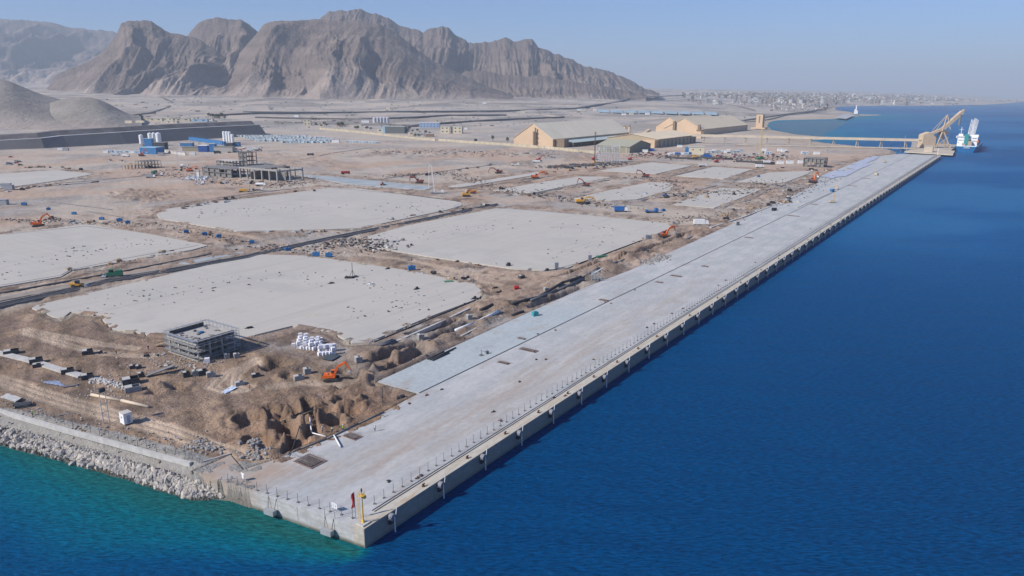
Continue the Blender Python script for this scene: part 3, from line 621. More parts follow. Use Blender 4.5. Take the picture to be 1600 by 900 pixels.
# ------------------------------------------------------------------ quay
def quay_material():
    m = bpy.data.materials.new('quay_concrete'); m.use_nodes = True; n = m.node_tree; b = n.nodes['Principled BSDF']; b.inputs['Roughness'].default_value = .85; b.inputs['Specular IOR Level'].default_value = .25
    tc = n.nodes.new('ShaderNodeTexCoord'); sp = n.nodes.new('ShaderNodeSeparateXYZ'); n.links.new(tc.outputs['Object'], sp.inputs[0]); s, t, z = sp.outputs
    def MA(op, a, b_=None, c_=None):
        q = n.nodes.new('ShaderNodeMath'); q.operation = op
        for i, v in enumerate((a, b_, c_)):
            if v is None: continue
            if isinstance(v, (int, float)): q.inputs[i].default_value = v
            else: n.links.new(v, q.inputs[i])
        return q.outputs[0]
    def NZ(sx, sy, det=5, off=0.0, rough=.6):
        mp = n.nodes.new('ShaderNodeMapping'); mp.inputs['Scale'].default_value = (sx, sy, 1); mp.inputs['Location'].default_value = (off, off, off); n.links.new(tc.outputs['Object'], mp.inputs[0])
        q = n.nodes.new('ShaderNodeTexNoise'); q.inputs['Scale'].default_value = 1; q.inputs['Detail'].default_value = det; q.inputs['Roughness'].default_value = rough; n.links.new(mp.outputs[0], q.inputs[0]); return q.outputs[0]
    def MR(v, a, b_, c_=0.0, d=1.0):
        q = n.nodes.new('ShaderNodeMapRange'); q.interpolation_type = 'SMOOTHSTEP'; n.links.new(v, q.inputs[0])
        for i, w in enumerate((a, b_, c_, d)): q.inputs[i + 1].default_value = w
        return q.outputs[0]
    def MX(A, B, f):
        q = n.nodes.new('ShaderNodeMix'); q.data_type = 'RGBA'
        for i, w in ((6, A), (7, B)):
            if isinstance(w, tuple): q.inputs[i].default_value = (*w, 1)
            else: n.links.new(w, q.inputs[i])
        if isinstance(f, float): q.inputs[0].default_value = f
        else: n.links.new(f, q.inputs[0])
        return q.outputs[2]
    streak = NZ(.02, .3, 6); blot = NZ(.06, .12, 6, 30); fine = NZ(.6, .9, 6, 11)
    cur = MX((.40, .405, .40), (.475, .47, .45), MR(blot, .38, .62))
    cur = MX(cur, (.36, .36, .35), MR(streak, .45, .68, 0, .55))
    # pale panels of the newest pour, inland of the rear rail
    new = MA('MULTIPLY', MR(t, 35.4, 35.6), MR(s, 170.0, 140.0)); cur = MX(cur, (.37, .425, .435), MA('MULTIPLY', new, .6))
    js = MA('LESS_THAN', MA('MODULO', s, 6.0), .3); jt = MA('LESS_THAN', MA('MODULO', MA('ADD', t, .3), 5.2), .3)
    cur = MX(cur, (.43, .46, .47), MA('MULTIPLY', MA('MAXIMUM', js, jt), MA('MULTIPLY', new, .8)))
    # dusty wheel track sweeping in from the dirt road and on along the quay
    f = MA('SUBTRACT', t, MA('ADD', 15.0, MA('MULTIPLY', 30.0, MA('EXPONENT', MA('MULTIPLY', s, -.11)))))
    g = MA('EXPONENT', MA('MULTIPLY', MA('MULTIPLY', f, f), -.018)); g = MA('MULTIPLY', g, MR(NZ(.05, .35, 6, 50), .35, .6, .25, 1.0)); g = MA('MULTIPLY', g, MR(s, 330.0, 60.0, .0, .75))
    cur = MX(cur, (.37, .31, .26), g)
    g2 = MA('MULTIPLY', MR(NZ(.09, .16, 7, 70), .55, .68), MR(s, 900.0, 0.0, .12, .5)); cur = MX(cur, (.35, .30, .26), g2)
    g3 = MA('MULTIPLY', MR(s, 14.0, 2.0), MR(t, 24.0, 35.0)); cur = MX(cur, (.38, .285, .215), MA('MULTIPLY', g3, MR(NZ(.2, .2, 6, 90), .3, .6, .55, 1.0)))
    g4 = MA('MULTIPLY', MR(s, 62.0, 50.0), MR(t, 33.0, 35.0)); cur = MX(cur, (.36, .29, .23), MA('MULTIPLY', MA('MULTIPLY', g4, MR(s, 20.0, 30.0)), MR(NZ(.25, .25, 6, 97), .42, .6)))
    # edge strip and cope
    e = MA('MAXIMUM', MR(t, 2.9, 2.6), 0.0); strip = MX((.46, .40, .31), (.50, .46, .39), MR(NZ(.12, .8, 6, 5), .4, .6)); cur = MX(cur, strip, e)
    cur = MX(cur, (.40, .28, .18), MA('MULTIPLY', e, MR(NZ(.2, .5, 6, 9), .6, .72, 0, .6)))
    cc = MR(fine, .3, .7, .93, 1.07)
    # the wall faces: tide mark at the foot, lift lines
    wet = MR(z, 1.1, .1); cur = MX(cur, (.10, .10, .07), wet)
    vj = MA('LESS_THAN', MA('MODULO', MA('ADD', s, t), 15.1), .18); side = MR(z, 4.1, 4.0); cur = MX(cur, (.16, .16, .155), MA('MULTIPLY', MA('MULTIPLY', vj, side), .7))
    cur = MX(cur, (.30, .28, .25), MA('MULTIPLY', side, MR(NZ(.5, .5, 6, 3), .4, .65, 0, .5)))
    shaded_face = MA('MULTIPLY', side, MR(t, .05, .0)); cur = MX(cur, (.19, .19, .18), MA('MULTIPLY', shaded_face, .7))  # seaward side painted darker to stand for its shade
    sc = n.nodes.new('ShaderNodeVectorMath'); sc.operation = 'SCALE'; n.links.new(cur, sc.inputs[0]); n.links.new(cc, sc.inputs['Scale']); n.links.new(sc.outputs[0], b.inputs['Base Color'])
    return m
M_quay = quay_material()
QZ = GZ + .18                                         # paved level
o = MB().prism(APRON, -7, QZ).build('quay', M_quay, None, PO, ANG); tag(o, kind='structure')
def yard_material():
    m = bpy.data.materials.new('yard_concrete'); m.use_nodes = True; n = m.node_tree; b = n.nodes['Principled BSDF']; b.inputs['Roughness'].default_value = .9; b.inputs['Specular IOR Level'].default_value = .2
    tc = n.nodes.new('ShaderNodeTexCoord')
    def NZ(sx, sy, det, off):
        mp = n.nodes.new('ShaderNodeMapping'); mp.inputs['Scale'].default_value = (sx, sy, 1); mp.inputs['Location'].default_value = (off, off, 0); n.links.new(tc.outputs['Object'], mp.inputs[0])
        q = n.nodes.new('ShaderNodeTexNoise'); q.inputs['Scale'].default_value = 1; q.inputs['Detail'].default_value = det; q.inputs['Roughness'].default_value = .65; n.links.new(mp.outputs[0], q.inputs[0]); return q.outputs[0]
    cur = (.455, .425, .375)
    for (sx, sy, off, lo, hi, c, k) in ((.012, .012, 3, .4, .62, (.48, .445, .39), 1.0), (.05, .02, 9, .52, .66, (.42, .40, .365), .8), (.09, .09, 21, .60, .70, (.44, .375, .30), .55), (.5, .5, 31, .62, .72, (.36, .33, .29), .45), (.012, .3, 41, .52, .66, (.40, .375, .335), .7), (.35, .02, 61, .56, .66, (.50, .47, .42), .5), (.02, .02, 71, .55, .6, (.49, .455, .40), .8)):
        mr = n.nodes.new('ShaderNodeMapRange'); mr.inputs[1].default_value = lo; mr.inputs[2].default_value = hi; mr.inputs[4].default_value = k; n.links.new(NZ(sx, sy, 6, off), mr.inputs[0])
        q = n.nodes.new('ShaderNodeMix'); q.data_type = 'RGBA'; n.links.new(mr.outputs[0], q.inputs[0]); q.inputs[7].default_value = (*c, 1)
        if isinstance(cur, tuple): q.inputs[6].default_value = (*cur, 1)
        else: n.links.new(cur, q.inputs[6])
        cur = q.outputs[2]
    n.links.new(cur, b.inputs['Base Color']); return m
M_yard = yard_material()
for p in SLABS:
    o = MB().prism(p, 2.5, GZ + .30).build('concrete_yard', M_yard, None, PO, ANG); tag(o, kind='structure')
for p in PALE:
    o = MB().prism(p, 2.5, GZ + .26).build('paved_strip', mat('fresh_concrete', (.36, .39, .40), .9, noise=.12, scale=.08), None, PO, ANG); tag(o, kind='structure')
# rails
for k, tt in enumerate((2.7, 3.35)):
    o = MB().box(548, tt, QZ, 1085, .24, .05).build('crane_rail', M_dark, None, PO, ANG)
    tag(o, ['dark crane rail nearest the quay edge, running its whole length', 'dark crane rail beside the fence, inner one of the close pair'][k], 'rail')
o = MB().box(574, 35.4, QZ, 1036, .45, .05).build('crane_rail', M_black, None, PO, ANG); tag(o, 'single dark crane rail line running through the middle of the pale quay apron', 'rail')
# fence along the quay: posts on concrete feet with mesh
M_post = mat('fence_post_steel', (.16, .155, .15), .7, .2, noise=.15)
def fence(pts, step, label, name='mesh_fence', h=2.1, gap=.25, foot=True, pm=None, wire=True, blocks=M_concd):
    L = 0; P = []
    for a, b in zip(pts[:-1], pts[1:]):
        d = (Vector(b) - Vector(a)); n = max(1, round(d.length / step))
        for k in range(n): P.append(Vector(a) + d * k / n)
    P.append(Vector(pts[-1]))
    root = thing(name, (0, 0, 0), label, 'fence'); P = [Vector((p.x, p.y, level(p.x, p.y))) for p in P]; base = P[0].copy(); root.location = base; rnd = random.Random(len(P))
    src = MB().tube((0, 0, 0), (0, 0, h), .055, .045, 5).build('post', pm or M_post, root)
    sf = MB().box(0, 0, 0, .55, .4, .18).build('post_foot', blocks, src) if foot else None
    rest = MB(); order = P
    for k, p in enumerate(order):
        if k == 0: continue
        if k < 99:
            c = src.copy(); COL.objects.link(c); c.parent = root; c.location = p - base; c.rotation_euler = (rnd.gauss(0, .02), rnd.gauss(0, .02), rnd.uniform(0, 3))
            if sf and k < 60:
                d = sf.copy(); COL.objects.link(d); d.parent = c
            elif sf: rest.box(p.x - base.x, p.y - base.y, p.z - base.z, .75, .5, .22)
        else:
            q = p - base; rest.tube(q, q + Vector((0, 0, h)), .05, .05, 4)
            if foot: rest.box(q.x, q.y, q.z, .75, .5, .22)
    if rest.v: tag(rest.build('far_posts', pm or M_post, root), kind='stuff')
    if wire:
        w = MB()
        for a, b in zip(P[:-1], P[1:]):
            for z in (.25, .95, 1.6, h - .08): w.bar(a - base + Vector((0, 0, z)), b - base + Vector((0, 0, z)), .018)
        w.build('wire', M_steel, root)
    return root
fence([W(7.5, 4.7, QZ), W(1090, 4.7, QZ)], 2.75, 'long row of thin dark fence posts on small blocks beside the twin crane rails')
e0, e1 = pst(313, 742), pst(551, 811)
fence([W(*e0, QZ), W(*e1, QZ)], 2.7, 'short post and wire fence across the end of the quay behind the light beacon')
# fenders
def make_fender():
    r = thing('fender', (0, 0, 0), 'x', 'fender')
    MB().box(0, -.32, -2.3, 1.1, .6, 1.6).build('mounting_plate', M_black, r)
    MB().tube((0, -.2, -.75), (0, -1.15, -.75), .75, .75, 12).build('rubber_disc', mat('grey_rubber', (.22, .22, .235), .8), r)
    MB().tube((.15, -1.25, -3.9), (.15, -1.2, -.55), .14, .13, 6).tube((.9, -.9, -.5), (1.2, -.9, 1.1), .12, .10, 6).build('pole', mat('white_pipe', (.60, .61, .62), .5), r)
    MB().bar((-1.3, -.8, -.7), (.9, -.9, -.75), .10).bar((-.6, -.1, -2.3), (.1, -1.0, -3.2), .05).bar((0, -.1, -.2), (.1, -1, -.9), .08).build('bracket_arm', M_steel, r)
    return r
fen = make_fender(); n_f = 72
near_words = ['nearest the quay corner', 'second from the quay corner', 'third from the quay corner', 'fourth from the quay corner', 'fifth from the quay corner', 'sixth from the quay corner']
near_words += ['seventh from the quay corner', 'eighth from the quay corner', 'ninth from the quay corner', 'tenth from the quay corner', 'eleventh from the quay corner', 'twelfth from the quay corner']
for k in range(n_f):
    o = fen if k == 0 else dup(fen, (0, 0, 0))
    o.location = W(6.9 + 15.07 * k, 0, QZ); o.rotation_euler.z = ANG
    o['label'] = ('grey round fender with white pipe on the sea wall, ' + near_words[k]) if k < 12 else 'grey fender with white pipe in the long far row on the sea wall'
    o['group'] = 'fenders on the sea wall' if k < 12 else 'fenders in the far row on the sea wall'
def make_bollard():
    r = thing('mooring_bollard', (0, 0, 0), 'x', 'bollard')
    MB().tube((0, 0, 0), (0, 0, .08), .42, .42, 10).tube((0, 0, .08), (0, 0, .42), .2, .17, 8).build('base', M_rust, r)
    MB().box(0, 0, .42, .75, .26, .2).build('head', M_rust, r); return r
bol = make_bollard()
for k in range(36):
    o = bol if k == 0 else dup(bol, (0, 0, 0))
    o.location = W(18.4 + 30.15 * k / 2 * 1.0, 1.15, QZ) if k < 8 else W(18.4 + 15.07 * 8 + (k - 8) * 30.1, 1.15, QZ); o.rotation_euler.z = ANG
    o['label'] = ('small rusty mooring bollard on the quay edge, %s from the beacon' % ['nearest', 'second', 'third', 'fourth', 'fifth', 'sixth', 'seventh', 'eighth'][k]) if k < 8 else 'tiny rusty mooring bollard along the far stretch of the quay edge'; o['group'] = 'mooring bollards on the near edge' if k < 8 else 'mooring bollards along the far edge'
# fender blocks and sign boards on the short side
for k, (px, py) in enumerate(((412, 785), (503, 815))):
    p = G(px, py, QZ); s, t = toST(p[0], p[1]); s = -t * .113
    r = thing('fender_block', W(s - .05, t, QZ), ['grey box fender on chains on the short quay wall, nearer the rocks', 'grey box fender on chains on the short quay wall, nearer the beacon'][k], 'fender', None, ANG + .113)
    MB().box(-.75, 0, -3.3, 1.1, 2.6, 1.1).build('block', M_steel, r)
    MB().bar((-.4, -.9, -2.2), (.1, -1.1, .02), .08).bar((-.4, .9, -2.2), (.1, 1.1, .02), .08).build('chain', M_dark, r)
    MB().bar((.25, -1.3, 0), (.25, -1.3, 1.5), .06).bar((.25, 1.3, 0), (.25, 1.3, 1.5), .06).build('ladder_rail', M_post, r)
for k, (px, py) in enumerate(((524, 799), (381, 752))):
    p = pst(px, py); r = thing('notice_board', W(p[0] - .15, p[1], QZ), ['blank white square board on the short fence beside the flag', 'blank white upright board on the short fence near the rocks'][k], 'board', None, ANG + 1.57)
    MB().box(0, 0, .55, 1.5 if k == 0 else 1.0, .05, 1.15 if k == 0 else 1.3).build('panel', M_white, r); MB().bar((-.4, .05, 0), (-.4, .05, 1.5), .06).bar((.4, .05, 0), (.4, .05, 1.5), .06).build('support', M_steel, r)
# light beacon
r = thing('light_beacon', W(-.05 + 1.3, 1.5, QZ), 'yellow light beacon column on a concrete plinth at the quay corner', 'beacon', None, ANG)
MB().box(0, 0, 0, 1.9, 1.9, .3).build('plinth', M_concl, r)
c = MB().tube((0, 0, .3), (0, 0, 6.2), .17, .13, 12).tube((0, 0, .3), (0, 0, .8), .38, .2, 12).build('column', M_yel, r, smooth=False)
MB().box(.35, -.3, 5.4, .55, .55, .6).build('control_box', M_yel, r)
pl = MB().tube((0, 0, 6.0), (0, 0, 6.08), .62, .62, 12); 
for k in range(8):
    a = k * math.pi / 4; pl.bar((.6 * math.cos(a), .6 * math.sin(a), 6.08), (.6 * math.cos(a), .6 * math.sin(a), 6.75), .04)
    b = a + math.pi / 4; pl.bar((.6 * math.cos(a), .6 * math.sin(a), 6.75), (.6 * math.cos(b), .6 * math.sin(b), 6.75), .04)
pl.build('platform', M_yel, r)
MB().tube((0, 0, 6.08), (0, 0, 6.9), .06, .06, 6).tube((0, 0, 6.9), (0, 0, 7.35), .17, .15, 10).ball(0, 0, 7.38, .16).build('lamp', M_black, r)
ld = MB().bar((-.35, .35, .3), (-.35, .35, 6.3), .05).bar((-.35, .75, .3), (-.35, .75, 6.3), .05)
for k in range(18): ld.bar((-.35, .35, .6 + .33 * k), (-.35, .75, .6 + .33 * k), .035)
for k in range(6): 
    z = 2.2 + .75 * k; ld.bar((-.35, .35, z), (-.9, .42, z), .035).bar((-.35, .75, z), (-.9, .68, z), .035).bar((-.9, .42, z), (-.9, .68, z), .035)
ld.build('ladder', M_yel, r)
p = pst(556, 812); r = thing('flag', W(p[0], p[1], QZ), 'dark red flag hanging from a thin pole beside the yellow beacon', 'flag')
MB().tube((0, 0, 0), (0, 0, 5.9), .05, .03, 6).build('pole', M_post, r)
fl = MB(); nz_ = 9; V = []
for i in range(nz_ + 1):
    for j in range(5):
        z = 5.85 - i * .36; V.append((-.06 - j * (.14 + .03 * math.sin(i * .9)) , .12 * math.sin(j * 1.7 + i * .35), z - j * .12))
fl.add(V, [(i * 5 + j, i * 5 + j + 1, i * 5 + j + 6, i * 5 + j + 5) for i in range(nz_) for j in range(4)]).build('cloth', M_red, r)
# open pits with reinforcement round them
def rebar_pit(px, py, w, l, label, big):
    p = pst(px, py); r = thing('rebar_pit', W(p[0], p[1], QZ), label, 'pit', None, ANG); rnd = random.Random(int(px))
    MB().box(0, 0, .012, w * .78, l * .78, .02).build('pit_floor', M_dark, r)
    MB().box(-w * .46, 0, 0, w * .07, l, .16).box(w * .46, 0, 0, w * .07, l, .16).box(0, -l * .46, 0, w * .84, l * .07, .15).box(0, l * .46, 0, w * .84, l * .07, .15).build('kerb', mat('shuttering_ply', (.20, .14, .125), .9), r)
    b = MB(); n = 9 if big else 5
    for k in range(n):
        f = (k + .5) / n - .5
        b.bar((-w * .42, f * l * .8, .1), (-w * .42 + .1, f * l * .8, rnd.uniform(.6, 1.1)), .045); b.bar((w * .42, f * l * .8, .1), (w * .42 + .1, f * l * .8, rnd.uniform(.6, 1.1)), .045)
        b.bar((-w * .4, f * l * .8, .3), (w * .4, f * l * .8 + rnd.uniform(-.2, .2), .3), .045); b.bar((f * w * .8, -l * .4, .34), (f * w * .8, l * .4, .34), .045)
    for k in range(4 if big else 2): b.bar((rnd.uniform(-w, w) * .4, rnd.uniform(-l, l) * .4, .1), (rnd.uniform(-w, w) * .8, rnd.uniform(-l, l) * .8, rnd.uniform(.3, 1.6 if big else .5)), .06)
    b.build('rebar', mat('old_rebar', (.16, .115, .10), .85, noise=.3, scale=2, col2=(.30, .27, .25)), r)
rebar_pit(485, 722, 4.6, 6.2, 'large rebar pit with reddish shuttering nearest the dug earth corner', True)
rebar_pit(551, 683, 2.6, 4.4, 'small dark rebar pit beside the workers at the apron edge', True)
for k, (px, py, w, l, t_) in enumerate([(826, 548, 2.2, 6.5, 'long brown rebar pit just seaward of the rear rail line'), (787, 568, 1.6, 4, 'small rebar pit seaward of the rear rail, nearest the blue slab'), (815, 530, 1.2, 3, 'low rebar patch inland of the rear rail line beside the long brown pit'),
        (944, 470, 1.8, 4.5, 'rebar pit inland of the rear rail level with the pipe run'), (1056, 432, 1.8, 5.5, 'rusty rebar pit seaward of the rear rail, farther one of two'), (1030, 442, 1.5, 3.5, 'rusty rebar pit seaward of the rear rail, nearer one of two'),
        (1101, 417, 1.5, 3.5, 'dark rebar patch in mid apron between the rear rail and the fence'), (1170, 372, 1.5, 5, 'brown rebar patch seaward of the rail near the second excavator'), (1240, 338, 2, 8, 'long rebar strip beyond the mid apron'), (1272, 320, 1.5, 5, 'reddish rebar strip on the far apron'),
        (1332, 291, 2, 8, 'brown rebar strip on the far apron near the small machines'), (1352, 279, 2, 8, 'farther brown rebar strip on the far apron')]): rebar_pit(px, py, w, l, t_, False)
# ------------------------------------------------------------------ channels, kerbs and roads
def ribbon(name, pix, w, h, m, label=None, cat=None, dz=0.0, n=6, grp=None):
    pts = [at(*p) for p in pix]; P = [];
    for a, b in zip(pts[:-1], pts[1:]):
        for k in range(n): P.append(a.lerp(b, k / n))
    P.append(pts[-1]); L = []; R_ = []
    for i, p in enumerate(P):
        d = (P[min(i + 1, len(P) - 1)] - P[max(i - 1, 0)]); d.z = 0; d.normalize(); q = Vector((-d.y, d.x, 0)) * w / 2
        z = float(ground_z(p.x, p.y)) + dz
        L.append(Vector((p.x, p.y, z)) + q); R_.append(Vector((p.x, p.y, z)) - q)
    mb = MB(); N = len(P); v = []
    for l, r in zip(L, R_): v += [l + Vector((0, 0, h)), r + Vector((0, 0, h)), r - Vector((0, 0, 1)), l - Vector((0, 0, 1))]
    f = [];
    for i in range(N - 1):
        a = 4 * i
        for j in range(4): f.append((a + j, a + (j + 1) % 4, a + 4 + (j + 1) % 4, a + 4 + j))
    f += [(0, 3, 2, 1), (4 * N - 4, 4 * N - 3, 4 * N - 2, 4 * N - 1)]
    o = mb.add(v, f).build(name, m)
    if label: tag(o, label, cat, grp)
    else: tag(o, kind='structure')
    return o
CH1 = [(-40, 486), (0, 478), (112, 454), (175, 438), (250, 426), (387, 402), (400, 398), (525, 371), (650, 346), (750, 325), (777, 320)]
ribbon('drainage_channel', CH1, 2.6, .5, M_black, 'long black open drainage channel running straight between the big slabs', 'channel')
for dy in (-2.6, 2.4): ribbon('kerb', [(x, y + dy * (y - 200) / 250) for x, y in CH1], .5, .62, M_concd)
CH2 = [(-40, 466), (0, 459), (100, 441), (200, 423), (317, 400), (355, 391)]
ribbon('drainage_channel', CH2, 1.8, .45, M_black, 'narrow black drainage channel along the near edge of the left slab', 'channel')
ribbon('road', [(-40, 475), (0, 468), (100, 449), (200, 431), (330, 406), (375, 396)], 6.5, .3, mat('road_base', (.33, .285, .24), .95, noise=.2, scale=.1))
ribbon('road', [(285, 413), (330, 404), (378, 395)], 6.0, .34, mat('fresh_concrete', (.36, .39, .40)))
for pix, w in [([(0, 295), (125, 284), (225, 275)], 2), ([(-10, 300), (0, 299), (60, 292), (150, 285)], 2), ([(240, 325), (330, 311), (400, 301), (470, 294), (515, 291)], 2), ([(236, 329), (330, 314), (395, 305)], 1.4),
               ([(75, 316), (110, 320), (175, 328)], 1.5), ([(137, 331), (192, 340)], 1.2), ([(835, 303), (905, 289), (960, 280)], 2), ([(800, 288), (850, 277), (870, 274)], 2), ([(1000, 313), (1060, 305), (1120, 290)], 2.5), ([(1040, 277), (1085, 266), (1110, 260)], 3),
               ([(1195, 298), (1240, 285), (1300, 272)], 2.5), ([(1130, 324), (1170, 313), (1196, 300)], 2), ([(1050, 383), (1085, 368), (1110, 360)], 1.2), ([(700, 295), (780, 288), (842, 276)], 2), ([(955, 316), (990, 321), (1005, 322)], 2), ([(1145, 282), (1180, 270), (1200, 265)], 2), ([(470, 250), (520, 239), (580, 231)], 3), ([(600, 279), (690, 268), (775, 257)], 2.5)]:
    ribbon('drain', pix, w, .35, M_concd)
for pix, w in [([(8, 367), (135, 354), (175, 359)], .5), ([(112, 422), (200, 404), (290, 388), (310, 384)], .4), ([(0, 447), (95, 431), (112, 422)], .4), ([(520, 294), (640, 305), (720, 315)], .8), ([(800, 327), (830, 329), (900, 335)], .6), ([(585, 535), (660, 504), (742, 470), (752, 464)], .35),
               ([(865, 422), (905, 412), (1000, 377)], .35), ([(580, 535), (590, 530)], .3)]:
    ribbon('kerb', pix, w, .36, M_black)
for pix, w, hgt in [([(600, 543), (680, 508), (750, 475)], .9, .5), ([(700, 537), (760, 505)], .6, .35), ([(1110, 356), (1160, 340), (1250, 305)], 1.2, .5), ([(1300, 300), (1290, 305), (1245, 325)], 1.0, .5)]:
    ribbon('kerb', pix, w, hgt, M_concl)
# crest kerb of the revetment and the road along it
ribbon('kerb', [(-120, 606), (0, 641), (100, 670), (200, 697), (298, 724)], .7, .28, M_concl)
fence([at(*p) for p in [(-60, 615), (0, 632), (100, 661), (200, 689), (290, 714), (312, 724)]], 3.2, 'wire fence on leaning posts along the top of the rock slope', foot=False)
o = MB().bar(W(-2.0, 49.3, GZ + .1), W(4.5, 47.4, GZ + .1), .3, .5).build('low_wall', M_concl); tag(o, 'low straight concrete wall between the dirt road and the quay fence', 'wall')
# far roads, railway banks and dark strips of the plain
M_asph = mat('old_asphalt', (.16, .15, .15), .95, noise=.2, scale=.02)
M_bank = mat('dark_gravel_bank', (.15, .135, .13), .95, noise=.25, scale=.05)
for pix, w, h, m in [([(-200, 187), (0, 186), (120, 184), (190, 182)], 16, 4, M_bank), ([(-200, 196), (0, 192), (110, 190), (200, 187)], 26, 1.5, mat('pale_road', (.42, .42, .42))), ([(190, 182), (235, 176), (262, 168), (270, 160), (245, 151), (200, 144), (140, 142)], 10, 1, M_bank),
                     ([(330, 181), (400, 178), (620, 175.5), (790, 174), (900, 170), (960, 161), (985, 153), (1040, 150.5), (1080, 148.5)], 16, 4, M_asph), ([(380, 175), (620, 176), (780, 174.5)], 22, 2, M_bank), ([(400, 184), (560, 187), (640, 184), (700, 180.5), (790, 180)], 18, 3, M_bank), ([(640, 198), (700, 193), (780, 188), (880, 184)], 13, 4, M_bank),
                     ([(590, 193), (640, 199), (660, 197)], 10, 3, M_bank), ([(1160, 189), (1220, 180), (1290, 172)], 10, 3, M_asph), ([(1190, 184), (1250, 176), (1300, 168)], 8, 2, M_asph), ([(430, 191), (560, 196), (640, 196)], 10, 2, M_bank), ([(1030, 153), (1090, 156), (1150, 165), (1180, 172)], 7, 1, M_asph)]:
    ribbon('road', pix, w, h, m, n=10)
for pix, w in [([(0, 150), (60, 146), (150, 149), (260, 149), (420, 154), (700, 160), (900, 163)], 14), ([(80, 140), (130, 146), (210, 146)], 10), ([(810, 178), (850, 179), (882, 184)], 24)]:
    ribbon('road', pix, w, 1.2, mat('pale_track', (.50, .43, .36), .95, noise=.1, scale=.01), n=10)
# ------------------------------------------------------------------ machines, people and goods (modelled facing +x, standing on z = 0)
RND = random.Random(11)
def lift(v, h): return Vector((v[0], v[1], v[2] + h))
def place(px, py, h=0.0):
    p = at(px, py); L_ = level(p.x, p.y); near = p.length < 1500
    return Vector((p.x, p.y, (L_ if near else p.z) + (h if h > .35 else 0) - (.06 if near and L_ != QZ_ else 0)))
M_plain = {c: mat('paint_' + c, v, .45, noise=.08, scale=1) for c, v in dict(white=(.74, .74, .72), red=(.42, .04, .03), green=(.03, .16, .09), blue=(.03, .13, .38), grey=(.33, .34, .35), silver=(.5, .51, .52), black=(.04, .04, .045), sand=(.5, .42, .3), darkred=(.22, .05, .035), teal=(.05, .3, .32)).items()}
def excavator(px, py, label, head=0.0, paint=None, boom=(35, -75), sc=1.0, dirt=0.0, group=None, cat='excavator', z=None):
    paint = paint or M_orange; loc = place(px, py, dirt) if z is None else z
    r = thing('excavator', loc, label, cat, group, rad(head))
    for sy in (-1, 1):
        t = MB(); pr = [(-2.0, .1), (2.0, .1), (2.35, .35), (2.35, .65), (2.0, .9), (-2.0, .9), (-2.35, .65), (-2.35, .35)]; t.side(pr, sy * 1.55 - .3, sy * 1.55 + .3)
        for k in range(5): t.tube((-1.6 + .8 * k, sy * 1.90, .42), (-1.6 + .8 * k, sy * 1.15, .42), .24, .24, 8)
        t.build('track', M_black, r)
    MB().box(0, 0, .75, 1.5, 1.7, .35).build('undercarriage', M_black, r)
    b = MB().side([(-2.6, 1.15), (1.3, 1.15), (1.3, 1.6), (.4, 2.0), (-2.3, 2.15), (-2.75, 1.9)], -1.35, 1.35); b.box(-1.5, 0, 2.1, 1.3, 1.6, .2); b.build('body', paint, r)
    MB().side([(-2.85, 1.2), (-2.35, 1.15), (-2.35, 2.25), (-2.85, 2.0)], -1.25, 1.25).build('counterweight', M_black if paint is M_orange else paint, r)
    c = MB().side([(.0, 1.6), (1.35, 1.6), (1.45, 2.2), (1.1, 3.0), (.0, 3.0)], .45, 1.35).build('cab', M_glass, r); MB().box(.55, .9, 3.0, 1.2, 1.0, .1).build('cab_roof', paint, c)
    a, d = rad(boom[0]), rad(boom[1]); p0 = Vector((.9, -.1, 1.7)); p1 = p0 + Vector((math.cos(a + .25), 0, math.sin(a + .25))) * 2.9; p2 = p1 + Vector((math.cos(a - .45), 0, math.sin(a - .45))) * 2.9
    p3 = p2 + Vector((math.cos(d), 0, math.sin(d))) * 2.7
    MB().bar(p0, p1, .42, .62).bar(p1, p2, .38, .5).bar(p0 + Vector((.5, .3, .2)), p1 + Vector((0, .3, 0)), .14).build('boom', paint, r)
    s = MB().bar(p2 - (p3 - p2).normalized() * .5, p3, .34, .42).bar(p1 + Vector((0, 0, .4)), p2 + Vector((-.1, 0, .45)), .14).build('stick', paint, r)
    bk = p3; MB().side([(bk.x, bk.z + .1), (bk.x + .5, bk.z - .3), (bk.x + .2, bk.z - 1.1), (bk.x - .6, bk.z - 1.0), (bk.x - .45, bk.z - .6), (bk.x - .1, bk.z - .5)], -.65, .55).build('bucket', M_steel, s)
    r.scale = (sc,) * 3; return r
